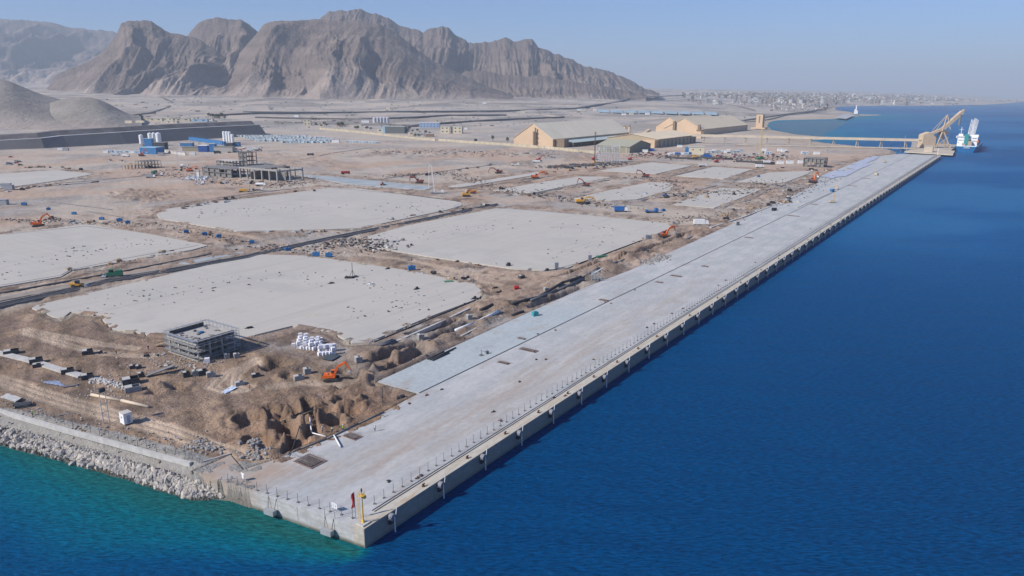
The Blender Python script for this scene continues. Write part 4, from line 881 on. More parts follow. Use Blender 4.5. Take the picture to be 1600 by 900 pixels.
def truck(px, py, label, head=0.0, cabc='white', body='tipper', bodyc='grey', sc=1.0, group=None, cat='truck', loc=None, L=8.0):
    r = thing('truck', loc or place(px, py), label, cat, group, rad(head)); pc = M_plain[cabc]
    MB().box(0, 0, .65, L, 1.0, .3).build('chassis', M_black, r)
    for x in (L / 2 - 1.0, -L / 2 + 2.1, -L / 2 + .9):
        for sy in (-1, 1): MB().tube((x, sy * .85, .5), (x, sy * 1.2, .5), .5, .5, 10).build('wheel', M_dark, r)
    c = MB().side([(L / 2 - 1.9, .8), (L / 2, .8), (L / 2, 1.7), (L / 2 - .25, 2.8), (L / 2 - 1.9, 2.8)], -1.2, 1.2).build('cab', pc, r)
    MB().side([(L / 2 + .02, 1.75), (L / 2 - .22, 2.6), (L / 2 - .3, 2.6), (L / 2 - .1, 1.75)], -1.05, 1.05).build('windscreen', M_glass, c)
    bc = M_plain.get(bodyc) or bodyc; x0, x1 = -L / 2, L / 2 - 2.1
    if body == 'tipper': MB().side([(x0, 1.1), (x1, 1.0), (x1 + .1, 2.7), (x0 + .3, 2.4)], -1.25, 1.25).build('tipper_body', bc, r)
    elif body == 'mixer':
        m = (x0 + x1) / 2; MB().tube((x0 + .2, 0, 2.3), (m, 0, 2.3), .7, 1.15, 12).tube((m, 0, 2.3), (x1 - .2, 0, 2.0), 1.15, .6, 12).build('drum', bc, r); MB().bar((x0 + .2, -.4, 1), (x0 + .2, 0, 3.1), .3).build('chute', M_steel, r)
    elif body == 'tank': MB().tube((x0, 0, 1.9), (x1, 0, 1.9), 1.05, 1.05, 14).build('tank', bc, r)
    elif body == 'box': MB().box((x0 + x1) / 2, 0, .95, x1 - x0, 2.45, 2.5).build('cargo_box', bc, r)
    else: MB().box((x0 + x1) / 2, 0, .95, x1 - x0, 2.4, .25).box(x0 + .8, 0, 1.2, 1.2, 2.2, .8).build('flatbed', bc, r)
    r.scale = (sc,) * 3; return r
def make_car(kind, paint):
    r = thing('pickup_truck' if kind == 'pickup' else 'parked_car', (0, 0, 0), 'x', 'car'); L = 2.4
    MB().side([(-L, .35), (L, .35), (L, .85), (1.3, 1.0), (-L, 1.0)], -.9, .9).build('body', paint, r)
    c = MB().side(([(-.6, .98), (1.2, .98), (.6, 1.7), (-.5, 1.7)] if kind == 'pickup' else [(-2.1, .98), (1.2, .98), (.6, 1.6), (-1.5, 1.6)]), -.78, .78).build('cabin', M_glass, r)
    MB().box(-.0 if kind == 'pickup' else -.45, 0, 1.62 if kind != 'pickup' else 1.7, 1.05 if kind == 'pickup' else 2.0, 1.5, .05).build('roof', paint, c)
    for x in (-1.5, 1.5):
        for sy in (-1, 1): MB().tube((x, sy * .68, .36), (x, sy * .93, .36), .36, .36, 8).build('wheel', M_dark, r)
    return r
def simple(name, mb, m, px, py, label, cat, head=0.0, group=None, loc=None, dz=0.0, smooth=False):
    o = mb.build(name, m, None, loc if loc is not None else place(px, py, dz), rad(head), smooth); return tag(o, label, cat, group)

# people: one skinned body each, clothing as a child
def make_person(vest, pose):
    P = dict(pel=(0, 0, .95), ch=(0, 0, 1.30), nk=(0, 0, 1.50), hd=(0, .02, 1.66), ls=(-.19, 0, 1.43), rs=(.19, 0, 1.43), le=(-.27, .03, 1.15), re=(.27, .03, 1.15), lh=(-.24, .18, .92), rh=(.24, .18, .92),
             lk=(-.11, .02, .50), rk=(.11, .02, .50), lf=(-.12, -.02, .06), rf=(.12, -.02, .06), lt=(-.13, .15, .03), rt=(.13, .15, .03))
    if pose == 'bend':
        P.update(ch=(0, .22, 1.15), nk=(0, .42, 1.22), hd=(0, .56, 1.2), ls=(-.19, .36, 1.16), rs=(.19, .36, 1.16), le=(-.22, .45, .88), re=(.22, .45, .88), lh=(-.15, .55, .62), rh=(.15, .55, .62), lk=(-.12, .1, .5), rk=(.12, .1, .5))
    R = dict(pel=.15, ch=.16, nk=.06, hd=.105, ls=.07, rs=.07, le=.045, re=.045, lh=.04, rh=.04, lk=.07, rk=.07, lf=.045, rf=.045, lt=.04, rt=.04)
    K = list(P); E_ = [('pel', 'ch'), ('ch', 'nk'), ('nk', 'hd'), ('ch', 'ls'), ('ch', 'rs'), ('ls', 'le'), ('rs', 're'), ('le', 'lh'), ('re', 'rh'), ('pel', 'lk'), ('pel', 'rk'), ('lk', 'lf'), ('rk', 'rf'), ('lf', 'lt'), ('rf', 'rt')]
    me = bpy.data.meshes.new('person'); me.from_pydata([P[k] for k in K], [(K.index(a), K.index(b)) for a, b in E_], []); o = bpy.data.objects.new('person', me); COL.objects.link(o)
    md = o.modifiers.new('s', 'SKIN')
    for i, k in enumerate(K): me.skin_vertices[0].data[i].radius = (R[k], R[k])
    me.skin_vertices[0].data[0].use_root = True; o.modifiers.new('u', 'SUBSURF').levels = 1
    dg = bpy.context.evaluated_depsgraph_get(); m2 = bpy.data.meshes.new_from_object(o.evaluated_get(dg)); m2.name = 'person'; o.modifiers.clear(); o.data = m2
    cloth = mat('work_trousers', (.06, .07, .11), .9); skin = mat('skin', (.30, .17, .11), .7); m2.materials.clear(); m2.materials.append(cloth); m2.materials.append(skin)
    hd = Vector(P['hd'])
    for f in m2.polygons: f.material_index = 1 if (f.center - hd).length < .17 or (f.center - Vector(P['lh'])).length < .08 or (f.center - Vector(P['rh'])).length < .08 else 0
    c, nk, pl = Vector(P['ch']), Vector(P['nk']), Vector(P['pel'])
    v = MB().tube(pl + (c - pl) * .15, c, .19, .215, 10).tube(c, nk, .215, .13, 10).build('vest', vest, o)
    MB().ball(hd.x, hd.y, hd.z + .07, .135, .15, .10, 10, 6).build('helmet', M_plain['white'], o)
    return o
M_hiv = mat('lime_vest', (.45, .75, .06), .8); M_hio = mat('orange_vest', (.85, .25, .04), .8)
pers = {}
for i, (px, py, vst, pose, hd, lab) in enumerate([(536, 675, M_hiv, 'stand', 40, 'worker in lime vest standing at the apron edge by the small rebar pit'), (519, 676, M_hiv, 'bend', 200, 'worker in lime vest bending over the pipe end at the apron edge'), (504, 677, M_plain['grey'], 'stand', 120, 'worker in grey clothes standing left of the white pipe bend'),
        (417, 703, M_hiv, 'bend', 90, 'worker in lime vest bending in the rubble hollow near the dirt road'), (51, 649, M_hiv, 'stand', 60, 'worker in lime vest walking by the fence above the rock slope'), (390, 609, M_hio, 'stand', 0, 'worker standing alone on the dirt road near the white sheet'), (232, 547, M_plain['black'], 'stand', 30, 'worker in dark clothes standing left of the scaffolded building'),
        (405, 541, M_hiv, 'stand', 60, 'worker in bright vest on the green heap right of the scaffolded building'), (182, 553, M_hio, 'stand', 80, 'worker standing on open brown ground above the precast boxes'), (586, 675, M_plain['white'], 'stand', 20, 'worker in pale clothes near the concrete kerb end'),
        (1413, 376, M_plain['grey'], 'stand', 0, '')]):
    if not lab: continue
    k = (vst.name, pose)
    if k not in pers: o = make_person(vst, pose); pers[k] = o
    else: o = dup(pers[k], (0, 0, 0))
    o.location = place(px, py, .05); o.rotation_euler.z = rad(hd); tag(o, lab, 'person')
# ---- excavators and loaders
excavator(518, 594, 'large orange excavator digging beside the trench at the end of the pale blue slab', 8, M_orange, (52, -62), .92, .25)
for a in [(1038, 371, 'orange excavator at the seaward corner of the second big slab', 25, M_orange, (45, -70), 1.25), (908, 318, 'orange and yellow excavator with long flat arm on the brown lane', 5, M_yelm, (20, -55), 1.5), (60, 354, 'orange excavator left of the blue boxes, its arm raised over the dark heaps', 20, M_orange, (55, -60), 1.35),
          (842, 252, 'red excavator beside a white truck below the pale perimeter wall', 15, M_plain['red'], (50, -60), 1.4), (837, 279, 'orange red excavator at the end of the thin slab strip', 10, M_orange, (35, -60), 1.6), (930, 251, 'red excavator with upright arm at the corner of the far slab', 20, M_plain['red'], (65, -60), 1.6),
          (655, 287, 'dark red excavator with arched arm near the concrete pump truck', 175, M_plain['darkred'], (35, -85), 1.5), (1008, 277, 'dusty brown excavator at the crossing between the far slabs', 170, M_plain['darkred'], (40, -80), 1.5), (1270, 286, 'orange excavator at the inland edge of the apron far along the quay', 40, M_orange, (60, -50), 1.6),
          (779, 271, 'dark red excavator on the brown mound above the thin slab strip', 190, M_plain['darkred'], (30, -60), 1.5), (915, 291, 'brown excavator standing on the strip between two long slabs', 160, M_plain['darkred'], (45, -70), 1.3), (729, 307, 'yellow excavator by the far end of the long black channel', 10, M_yelm, (25, -50), 1.4), (297, 268, 'small orange excavator near the pale pole in the building yard', 10, M_orange, (30, -60), 1.3),
          (222, 244, 'orange excavator before the blue shed of the left batching plant', 60, M_orange, (60, -70), 1.5), (1120, 254, 'small red excavator on the far lane by the white tanker', 10, M_plain['red'], (30, -60), 1.2), (985, 250, 'small red loader at the foot of the tan sheds', 0, M_plain['red'], (20, -40), 1.2)]:
    excavator(*a)
# green paving machine, yellow loader, yellow tippers
r = thing('paving_machine', place(180, 433), 'dark green paving machine beside the black channel', 'paver', None, rad(15))
MB().box(0, 0, .9, 6.5, 2.6, 1.3).box(1.6, 0, 2.2, 2.6, 2.5, .9).build('body', M_plain['green'], r); MB().box(-4.4, 0, .3, 2.2, 4.2, .5).bar((-3.2, -1.5, 1), (-5.2, -2, 2.4), .3).bar((-3.2, 1.5, 1), (-5.2, 2, 2.4), .3).build('screed', M_plain['grey'], r)
MB().box(-1.4, 0, 2.2, 1.5, 1.8, .9).build('seat', M_black, r); MB().box(-1.4, 0, 3.5, 2.4, 2.4, .1).bar((-2.3, -.9, 2.2), (-2.3, -.9, 3.5), .1).bar((-.5, .9, 2.2), (-.5, .9, 3.5), .1).build('canopy', M_plain['green'], r)
for sy in (-1, 1): MB().side([(-2.8, .1), (2.8, .1), (3.1, .5), (2.8, .9), (-2.8, .9), (-3.1, .5)], sy * 1.3 - .25, sy * 1.3 + .25).build('track', M_black, r)
def loader(px, py, label, head, sc=1.0, paint=None):
    r = thing('wheel_loader', place(px, py), label, 'loader', None, rad(head)); p = paint or M_yelm
    for x in (-1.5, 1.5):
        for sy in (-1, 1): MB().tube((x, sy * .85, .75), (x, sy * 1.35, .75), .75, .75, 12).build('wheel', M_dark, r)
    MB().side([(-3.0, 1.0), (1.6, .9), (1.6, 1.5), (-.6, 1.9), (-3.0, 2.0)], -.95, .95).build('body', p, r); MB().side([(-.8, 1.9), (.8, 1.6), (.7, 3.1), (-.8, 3.1)], -.75, .75).build('cab', M_glass, r)
    MB().bar((1.2, -.5, 1.4), (3.2, -.5, .7), .25).bar((1.2, .5, 1.4), (3.2, .5, .7), .25).build('lift_arm', p, r); MB().side([(3.0, .2), (4.3, .2), (3.5, 1.3), (3.0, 1.2)], -1.4, 1.4).build('bucket', M_steel, r); r.scale = (sc,) * 3
loader(122, 449, 'yellow wheel loader beside the long black channel', 10, 1.0)
loader(598, 290, 'small orange loader near the pale paved strip', 30, .9, M_orange); loader(1040, 307, 'white and blue loader beside the debris at the end of the middle slab', 10, .9, M_plain['blue'])
truck(382, 300, 'yellow tipper truck parked below the open concrete portal frame', 8, 'sand', 'tipper', M_yelm, 1.1); truck(403, 298, 'long dark flatbed truck behind the yellow tipper', 8, 'white', 'flat', 'black', 1.0, L=9)
r = truck(683, 302, 'white concrete pump truck with a tall folded boom standing upright', 5, 'white', 'flat', 'silver', 1.15, L=10)
MB().bar((-2, 0, 1.2), (-3.6, 0, 20), .6, .5).bar((-3.6, 0, 20), (-5.2, 0, 21.5), .4).bar((-5.4, 0, 21.3), (-6.0, 0, 4.5), .35).build('pump_boom', M_plain['white'], r)
for a in [(735, 302, 'tan tipper truck near the far end of the black channel', 160, 'sand', 'tipper', 'darkred'), (236, 278, 'white box truck standing on the pale ground by the tipped heap', 5, 'white', 'box', 'grey'), (248, 275, 'dark flatbed truck parked right of the white box truck', 5, 'white', 'flat', 'black'), (312, 288, 'white low truck in front of the round cluster of white blocks', 4, 'white', 'flat', 'silver'),
          (288, 262, 'white mixer truck behind the pale pole', 15, 'white', 'mixer', 'white'), (197, 245, 'white lorry left of the orange excavator before the batching plant', 0, 'white', 'box', 'white'), (838, 254, 'white tipper truck under the red excavator', 0, 'white', 'tipper', 'white'), (1098, 261, 'white tanker truck on the lane between the far slabs', 5, 'white', 'tank', 'silver'),
          (970, 331, 'white and blue truck standing left of the debris heap beyond the second big slab', 0, 'white', 'box', 'blue'), (1018, 333, 'blue flat truck among pipes at the end of the middle slab', 10, 'blue', 'flat', 'blue'), (241, 271, 'green truck parked behind the white box truck', 90, 'green', 'tipper', 'green'), (408, 291, 'white truck with small tank below the open portal frame', 0, 'white', 'tank', 'white'),
          (805, 260, 'white lorry beside the grey heap left of the red excavator', 0, 'white', 'flat', 'white'), (540, 272, 'small red water truck on the pink ground right of the portal frame', 20, 'red', 'tank', 'red'), (485, 243, 'dark truck alone on the pink flat ground', 0, 'black', 'tipper', 'black'), (1187, 262, 'white truck by the green based crane', 0, 'white', 'box', 'white'), (1095, 353, 'white van like truck at the pale track beyond the orange excavator', 0, 'white', 'box', 'white')]:
    truck(a[0], a[1], a[2], a[3], a[4], a[5], a[6], 1.15)
# ---- scaffolded concrete building in the foreground
def scaffold(r, x0, x1, y, z0, z1, nx, nz, off, axis='x'):
    a = MB(); P = lambda u, w, z: (u, w, z) if axis == 'x' else (w, u, z)
    for k in range(nx + 1):
        u = x0 + (x1 - x0) * k / nx
        for w in (y, y + off): a.bar(P(u, w, z0), P(u, w, z1 + (RND.random() * .8)), .055)
    for j in range(nz + 1):
        z = z0 + (z1 - z0) * j / nz
        for w in (y, y + off): a.bar(P(x0, w, z), P(x1, w, z), .045)
        if j: a.bar(P(x0, y + off / 2, z - .1), P(x1, y + off / 2, z - .1), abs(off) * .75 if axis == 'x' else abs(off) * .75, .06)
    for k in range(nx):
        u, v = x0 + (x1 - x0) * k / nx, x0 + (x1 - x0) * (k + 1) / nx
        for j in range(nz): a.bar(P(u, y + off, z0 + (z1 - z0) * j / nz), P(v, y + off, z0 + (z1 - z0) * (j + 1) / nz), .04) if (j + k) % 2 == 0 else None
    return a
r = thing('unfinished_building', W(43, 116.5, GZ), 'grey two storey concrete frame wrapped in scaffolding in the dug ground', 'building', None, ANG)
LX, LY = 13.5, 15.5
for j, z in enumerate((.15, 2.75, 5.35)): MB().box(0, 0, z, LX + .8, LY + .8, .26).build('floor_slab', M_conc, r)
for i in range(4):
    for j in range(4):
        if i in (0, 3) or j in (0, 3):
            MB().box(-LX / 2 + .3 + i * (LX - .6) / 3, -LY / 2 + .3 + j * (LY - .6) / 3, .4, .42, .42, 5.0).build('column', M_concl, r)
wl = MB(); wl.box(1, 0, .4, 8, 9, 2.3).box(1, 1, 3.0, 8, 9, 2.3); wl.build('core_wall', mat('dark_precast', (.085, .083, .08), .9, noise=.3), r)
pa = mat('formwork_panel', (.10, .095, .10), .9, noise=.2, scale=.8)
for x, y, dx, dy, h in [(-LX / 2 - .1, 0, .15, LY + .6, 1.2), (0, -LY / 2 - .1, LX * .96, .15, 1.3), (0, LY / 2 + .1, LX * .9, .15, 1.3), (LX / 2 + .1, -3, .15, 7, .7)]: MB().box(x, y, 5.62, dx, dy, h).build('formwork_panel', mat('formwork_grey', (.34, .34, .335), .9) if dx < dy else pa, r)
cl = MB()
for k in range(26): x, y = RND.uniform(-5.5, 5.5), RND.uniform(-6.5, 6.5); cl.box(x, y, 5.615, RND.uniform(.3, 1.6), RND.uniform(.2, .9), RND.uniform(.1, .6), RND.random())
tag(cl.build('deck_clutter', M_concd, r), kind='stuff'); MB().box(.8, 1.5, 5.62, 1.5, 1.0, .5, .4).build('blue_crate', M_blue, r)
scaffold(r, -LY / 2 - .5, LY / 2 + .5, -LX / 2 - .5, 0, 7.0, 8, 4, -1.0, 'y').build('scaffold', M_steel, r)
scaffold(r, -LX / 2 - .5, LX / 2 + .5, -LY / 2 - .5, 0, 6.9, 7, 4, -1.0, 'x').build('scaffold', M_steel, r)
scaffold(r, -LX / 2 - .5, LX / 2 + 1.5, LY / 2 + .5, 0, 7.1, 7, 4, 1.0, 'x').build('scaffold', M_steel, r)
scaffold(r, -LY / 2 - .5, LY / 2 + .5, LX / 2 + .5, 0, 7.2, 8, 4, 1.0, 'y').build('scaffold', M_steel, r)
rp = MB(); rp.bar((-3, LY / 2 + 1.2, 3.0), (-6.5, LY / 2 + 9, 0.6), 1.6, .1).build('ramp', M_wood, r)
def frame_building(px, py, label, wt, ds, fl, fh, mcol=None, mslab=None, infill=.5, name='unfinished_building', nt=5, ns=3, extra=None, loc=None):
    """concrete skeleton: wt metres along the inland direction, ds metres along the quay; px, py is its corner nearest the sea and the camera"""
    L = loc or place(px, py); r = thing(name, L, label, 'building', None, ANG); rd = random.Random(int(px))
    if extra == 'portal':
        bm = MB()
        for i in range(ns + 1): bm.box(i * ds / ns, wt / 2, fl * fh, 1.2, wt + 1.2, 1.7)
        for k in (0, nt): bm.box(ds / 2, k * wt / nt, fh - .8, ds - .2, 1.0, 1.4)
        bm.box(0, wt / 2, .1, .9, wt, 1.0); bm.build('roof_beam', mcol, r)
        for i in range(ns + 1):
            for k in range(nt + 1):
                if i in (0, ns) or k in (0, nt): MB().box(i * ds / ns, k * wt / nt, 0, 1.3, 1.3, fh).build('column', mcol, r)
        MB().box(ds * .55, wt * .55, 0, .6, wt * .8, 8).box(ds * .3, wt * .75, 0, ds * .5, .6, 8).build('infill_wall', M_concd, r); MB().box(ds / 2, wt * .62, fh + 1.71, ds, wt * .6, .3).build('roof_slab', M_concd, r); return r
    for j in range(fl + 1):
        if j or extra != 'portal': MB().box(ds / 2, wt / 2, j * fh + (.0 if j else -.1), ds + .8, wt + .8, .35).build('floor_slab', mslab or M_conc, r)
    for i in range(ns + 1):
        for k in range(nt + 1):
            if i in (0, ns) or k in (0, nt): MB().box(i * ds / ns, k * wt / nt, .3, .75, .75, fl * fh - .3).build('column', mcol or M_concl, r)
    q = MB()
    for j in range(fl):
        for k in range(nt):
            if rd.random() < infill: q.box(1.2, (k + .5) * wt / nt, j * fh + .4, .3, wt / nt * .9, fh * .85)
    if q.v: q.build('infill_wall', M_concd, r)
    return r
frame_building(434, 285.5, 'open grey portal frame hall with bare columns behind the second row of slabs', 56, 30, 1, 10.5, mat('frame_grey', (.31, .30, .285), .9), M_concl, .25, 'unfinished_building', 5, 2, 'portal')
frame_building(362, 278, 'long grey concrete frame with wrapped ends left of the portal frame hall', 48, 22, 2, 4.2, M_concd, M_concd, .8)
frame_building(386, 259, 'dark boxed concrete core rising behind the long grey frame', 14, 14, 3, 5, M_concd, mat('dark_wrap', (.09, .08, .08), .9), 1.0, nt=2, ns=2)
o = frame_building(382, 262, 'low unfinished concrete slab floors spreading left of the dark core', 30, 14, 2, 3.6, M_concd, M_concl, .4, loc=place(364, 262))
r = frame_building(1286, 262, 'small two storey grey frame building near the inland edge of the far apron', 22, 18, 2, 5, M_concd, M_concd, .5)
r = thing('steel_framework', place(226, 264), 'dark steel framework standing on the ground before the left batching plant', 'framework', None, ANG)
a = MB()
for i in range(6):
    for j in range(4): a.bar((i * 4, j * 6, 0), (i * 4, j * 6, 8), .4)
    a.bar((i * 4, 0, 8), (i * 4, 18, 8), .4).bar((i * 4, 0, 4), (i * 4, 18, 4), .3)
for j in range(4): a.bar((0, j * 6, 8), (20, j * 6, 8), .4).bar((0, j * 6, 4), (20, j * 6, 4), .3)
a.build('frame', M_concd, r); MB().box(10, 9, 4.2, 18, 16, .3).build('deck', M_wood, r)
r = thing('steel_framework', place(200, 265), 'brown timber falsework stacked left of the dark steel framework', 'framework', None, ANG); a = MB()
for i in range(5):
    for j in range(3): a.bar((i * 4, j * 6, 0), (i * 4, j * 6, 5), .5)
    a.bar((i * 4, 0, 5), (i * 4, 12, 5), .5)
a.build('frame', M_wood, r)
# white scaffold tower in front of the tan sheds
p = place(968, 254); r = thing('scaffold_tower', p, 'white lattice scaffold block standing in front of the green roofed shed', 'scaffold', None, rad(0)); a = MB()
for i in range(10):
    for j in range(3): a.bar((-i * 3.2, j * 4, 0), (-i * 3.2, j * 4, 18 + (4 if i < 3 else 0) + 3 * (i % 3 == 0)), .24)
for z in range(1, 9):
    for j in range(3): a.bar((0, j * 4, z * 2.4), (-28.8, j * 4, z * 2.4), .2)
    for i in range(0, 10, 2): a.bar((-i * 3.2, 0, z * 2.4), (-i * 3.2, 8, z * 2.4), .25)
for i in range(9): a.bar((-i * 3.2, 0, (i % 3) * 4), (-(i + 1) * 3.2, 0, (i % 3) * 4 + 9), .25)
a.build('frame', mat('crane_white', (.55, .56, .57)), r); MB().box(-6, 4, 18.5, 7, 5, .3).box(-14, 4, 17, 5, 5, .3).build('deck', M_steel, r)
# masts and cranes
def lattice(px, py, h, label, m, base=None, w=1.0, name='lattice_mast', cat='mast', bs=3.0):
    r = thing(name, place(px, py), label, cat, None, .3); a = MB(); n = max(4, int(h / 3))
    for sx in (-1, 1):
        for sy in (-1, 1): a.bar((sx * w / 2, sy * w / 2, 0), (sx * w / 2, sy * w / 2, h), .18 * w)
    for k in range(n):
        z0, z1 = h * k / n, h * (k + 1) / n
        a.bar((-w / 2, -w / 2, z0), (w / 2, -w / 2, z1), .12 * w).bar((w / 2, -w / 2, z0), (w / 2, w / 2, z1), .12 * w)
    a.build('mast', m, r)
    if base: MB().box(0, 0, .8, bs * 1.6, bs, 1.8).box(bs * .3, 0, 2.6, bs * .6, bs * .6, 1.2).build('base', base, r); MB().box(0, bs * .4, 0, bs * 1.8, bs * .2, .8).box(0, -bs * .4, 0, bs * 1.8, bs * .2, .8).build('track', M_black, r)
    return r
lattice(929, 256, 38, 'tall thin dark mast with orange foot left of the white scaffold block', M_rust, M_yelm, 1.1, bs=2)
lattice(1187, 249, 38, 'pale yellow crane mast standing on a green base beside the pipe yard', mat('cream_steel', (.62, .48, .25), .6), M_plain['green'], 1.6, 'crane', 'crane', 6)
lattice(279, 268, 25, 'pale pole of a pump boom rising in the building yard', M_plain['white'], None, .9)
lattice(1183, 232, 12, 'short tan mast near the beach trestle', mat('cream_steel', (.62, .48, .25), .6), None, 1.2)
# pole with transformer, white cabin, lamp poles in the foreground
r = thing('utility_pole', place(166.5, 661), 'twin utility pole carrying a transformer beside the white cabin', 'pole', None, rad(60))
for x in (-.75, .75): MB().tube((x, 0, 0), (x, 0, 9.2), .13, .09, 8).build('pole', M_concl, r)
MB().box(0, 0, 8.5, 1.4, .8, .9).build('transformer', M_black, r); MB().bar((-1.2, 0, 8.3), (1.2, 0, 8.3), .14).bar((-1, 0, 5.2), (1, 0, 5.2), .1).bar((-.8, 0, 3), (.8, 0, 3), .1).bar((-1.5, 0, 9.0), (1.5, 0, 9.0), .12).build('crossarm', M_concd, r)
M_winD0 = mat('cabin_window', (.25, .28, .32), .4)
r = thing('site_cabin', place(198, 661), 'small white cabin standing alone beside the dirt road near the rock slope', 'cabin', None, rad(-38))
MB().box(0, 0, .25, 2.3, 2.1, 2.75).build('body', M_white, r); MB().box(0, 0, 3.0, 2.45, 2.25, .12).build('roof', mat('cream_roof', (.55, .52, .46)), r)
MB().box(1.17, .1, .45, .03, .8, 2.0).build('door', mat('grey_door', (.40, .42, .46)), r); MB().box(0, -1.07, 1.75, .5, .03, .45).build('window', M_winD0, r); MB().box(-.8, 0, 0, .2, 2.1, .25).box(.8, 0, 0, .2, 2.1, .25).build('skid', M_black, r)
# ---- precast chambers, ducts and rubble in the near earthworks
def chamber(px, py, w, l, h, label, head=33, grp=None):
    r = thing('precast_chamber', place(px, py, -.1), label, 'chamber', grp, rad(head)); t = .18
    MB().box(0, -l / 2 + t / 2, 0, w, t, h).box(0, l / 2 - t / 2, 0, w, t, h).box(-w / 2 + t / 2, 0, 0, t, l - 2 * t, h).box(w / 2 - t / 2, 0, 0, t, l - 2 * t, h).build('wall', mat('pale_precast', (.30, .30, .29), .9) if any(q in label for q in ('pale', 'white', 'grey ')) else mat('dark_precast', (.085, .083, .08), .9, noise=.3), r)
    MB().box(0, 0, .02, w - 2 * t - .02, l - 2 * t - .02, .06).build('floor', M_black, r); MB().box(-w * .25, 0, h + .004, w * .45, l * .9, .12).build('cover', M_concl, r)
for px, py, w, l, h, lab in [(18, 553, 4.2, 2.6, 1.3, 'long open dark chamber on the concrete duct, leftmost in view'), (57, 567, 3.6, 2.4, 1.5, 'open dark chamber on the concrete duct with a smaller box below it'), (58, 574, 2.2, 1.4, 1.1, 'small dark box just below the duct chamber'), (106, 583, 3.4, 2.2, 1.4, 'open dark chamber in the middle of the concrete duct'), (137, 592, 3.2, 2.2, 1.4, 'open dark chamber where the concrete duct turns to rubble'),
        (137, 553, 3.2, 2.6, 1.4, 'separate dark chamber on open ground above the duct line'), (157, 552, 1.3, 1.1, .9, 'tiny dark box right of the separate chamber'), (205, 600, 4.4, 3.0, 1.9, 'largest black chamber at the rubble end of the duct'), (208, 611, 4.0, 2.6, 1.5, 'grey rimmed chamber just below the largest black chamber'), (208, 576, 1.8, 1.4, 1.1, 'left one of two small chambers above the largest black chamber'), (217, 576, 1.6, 1.4, 1.0, 'right one of two small chambers above the largest black chamber'),
        (221, 589, 1.6, 1.6, 1.3, 'dark cube chamber left of the slanted slab'), (263, 577, 2.2, 1.6, 1.2, 'dark lidded chamber over the pit below the scaffolded building'), (292, 589, 2.0, 1.6, 1.6, 'black fronted chamber leftmost of the row right of the pit'), (305, 587, 1.4, 1.6, 1.6, 'pale sided chamber second in the row right of the pit'), (317, 586, 2.6, 1.8, 1.6, 'dark chamber third in the row right of the pit'), (330, 589, 2.4, 1.4, 1.5, 'pale grey chamber with a blue barrel, last in the row right of the pit'),
        (375, 601, 2.6, 1.6, 1.0, 'pale grey chamber right of the crumpled white sheet'), (467, 593, 2.8, 1.8, 1.2, 'low grey chamber lying left of the large orange excavator'), (480, 584, 1.9, 1.9, 1.7, 'round topped grey chamber left of the large orange excavator'), (560, 566, 2.0, 2.0, 1.7, 'pale round chamber at the near end of the trench'), (657, 530, 1.9, 1.9, 1.7, 'white grey chamber in the middle of the trench'), (733, 499, 1.9, 1.9, 1.7, 'white grey chamber near the far end of the trench'), (1150, 352, 3, 3, 2.2, 'white cube chamber beside the pale track'),
        (355, 560, 1.5, 1.5, 1.5, 'grey block at the right foot of the scaffolded building'), (370, 559, 1.7, 1.5, 1.4, 'second grey block at the right foot of the scaffolded building'), (400, 589, 2.4, 1.4, 1.0, 'dark half buried chamber right of the tyre tracks'), (815, 435, 2.6, 2.0, 1.4, 'dark open chamber inland of the pipe run'), (853, 455, 2.0, 1.6, 1.4, 'white arched block beside the black pipes')]: chamber(px, py, w, l, h, lab)
ribbon('duct', [(-30, 548), (0, 553), (45, 564), (62, 569), (100, 581), (128, 589)], 2.4, .55, M_concl, 'pale concrete duct bank linking the open chambers', 'duct')
simple('slab_panel', MB().bar((0, 0, .5), (8, 1.5, 1.8), 1.6, .3), M_concd, 228, 590, 'long tilted grey slab between the small chambers', 'slab', 30)
def rocks(name, pts, n, r0, r1, m, label, cat, spread=1.5, seed=1, kind='stuff'):
    rd = random.Random(seed); a = MB()
    for k in range(n):
        f = rd.random() * (len(pts) - 1); i = min(int(f), len(pts) - 2); q = Vector(pts[i]).lerp(Vector(pts[i + 1]), f - i)
        x, y = q.x + rd.gauss(0, spread), q.y + rd.gauss(0, spread); rr = rd.uniform(r0, r1); a.ball(x, y, level(x, y) + rr * .3, rr, rr * rd.uniform(.6, 1), rr * rd.uniform(.5, .8), 5, 4, .3, rd)
    o = a.build(name, m); tag(o, label, cat, None, kind); return o
rocks('rubble', [at(142, 592), at(165, 597), at(200, 607)], 260, .15, .5, M_concl, 'broken pale concrete rubble along the end of the duct', 'rubble', .8, 3)
rocks('rubble', [at(306, 695), at(322, 697), at(334, 706)], 130, .15, .6, M_rockd, 'grey broken rubble heap beside the dirt road near the low wall', 'rubble', 1.6, 4)
rocks('rubble', [at(398, 700), at(412, 706), at(420, 700)], 130, .15, .7, M_rockd, 'grey rubble in the hollow where a worker bends', 'rubble', 1.8, 5)
rocks('rubble', [at(155, 610), at(170, 616), at(235, 560), at(300, 577)], 240, .08, .3, M_concl, 'scattered pale scraps on the brown ground', 'rubble', 4.0, 6)
rocks('rubble', [at(1005, 412), at(1025, 405), at(1035, 400)], 200, .3, .8, M_rockd, 'grey rock heap at the inland apron edge', 'rubble', 2.4, 7)
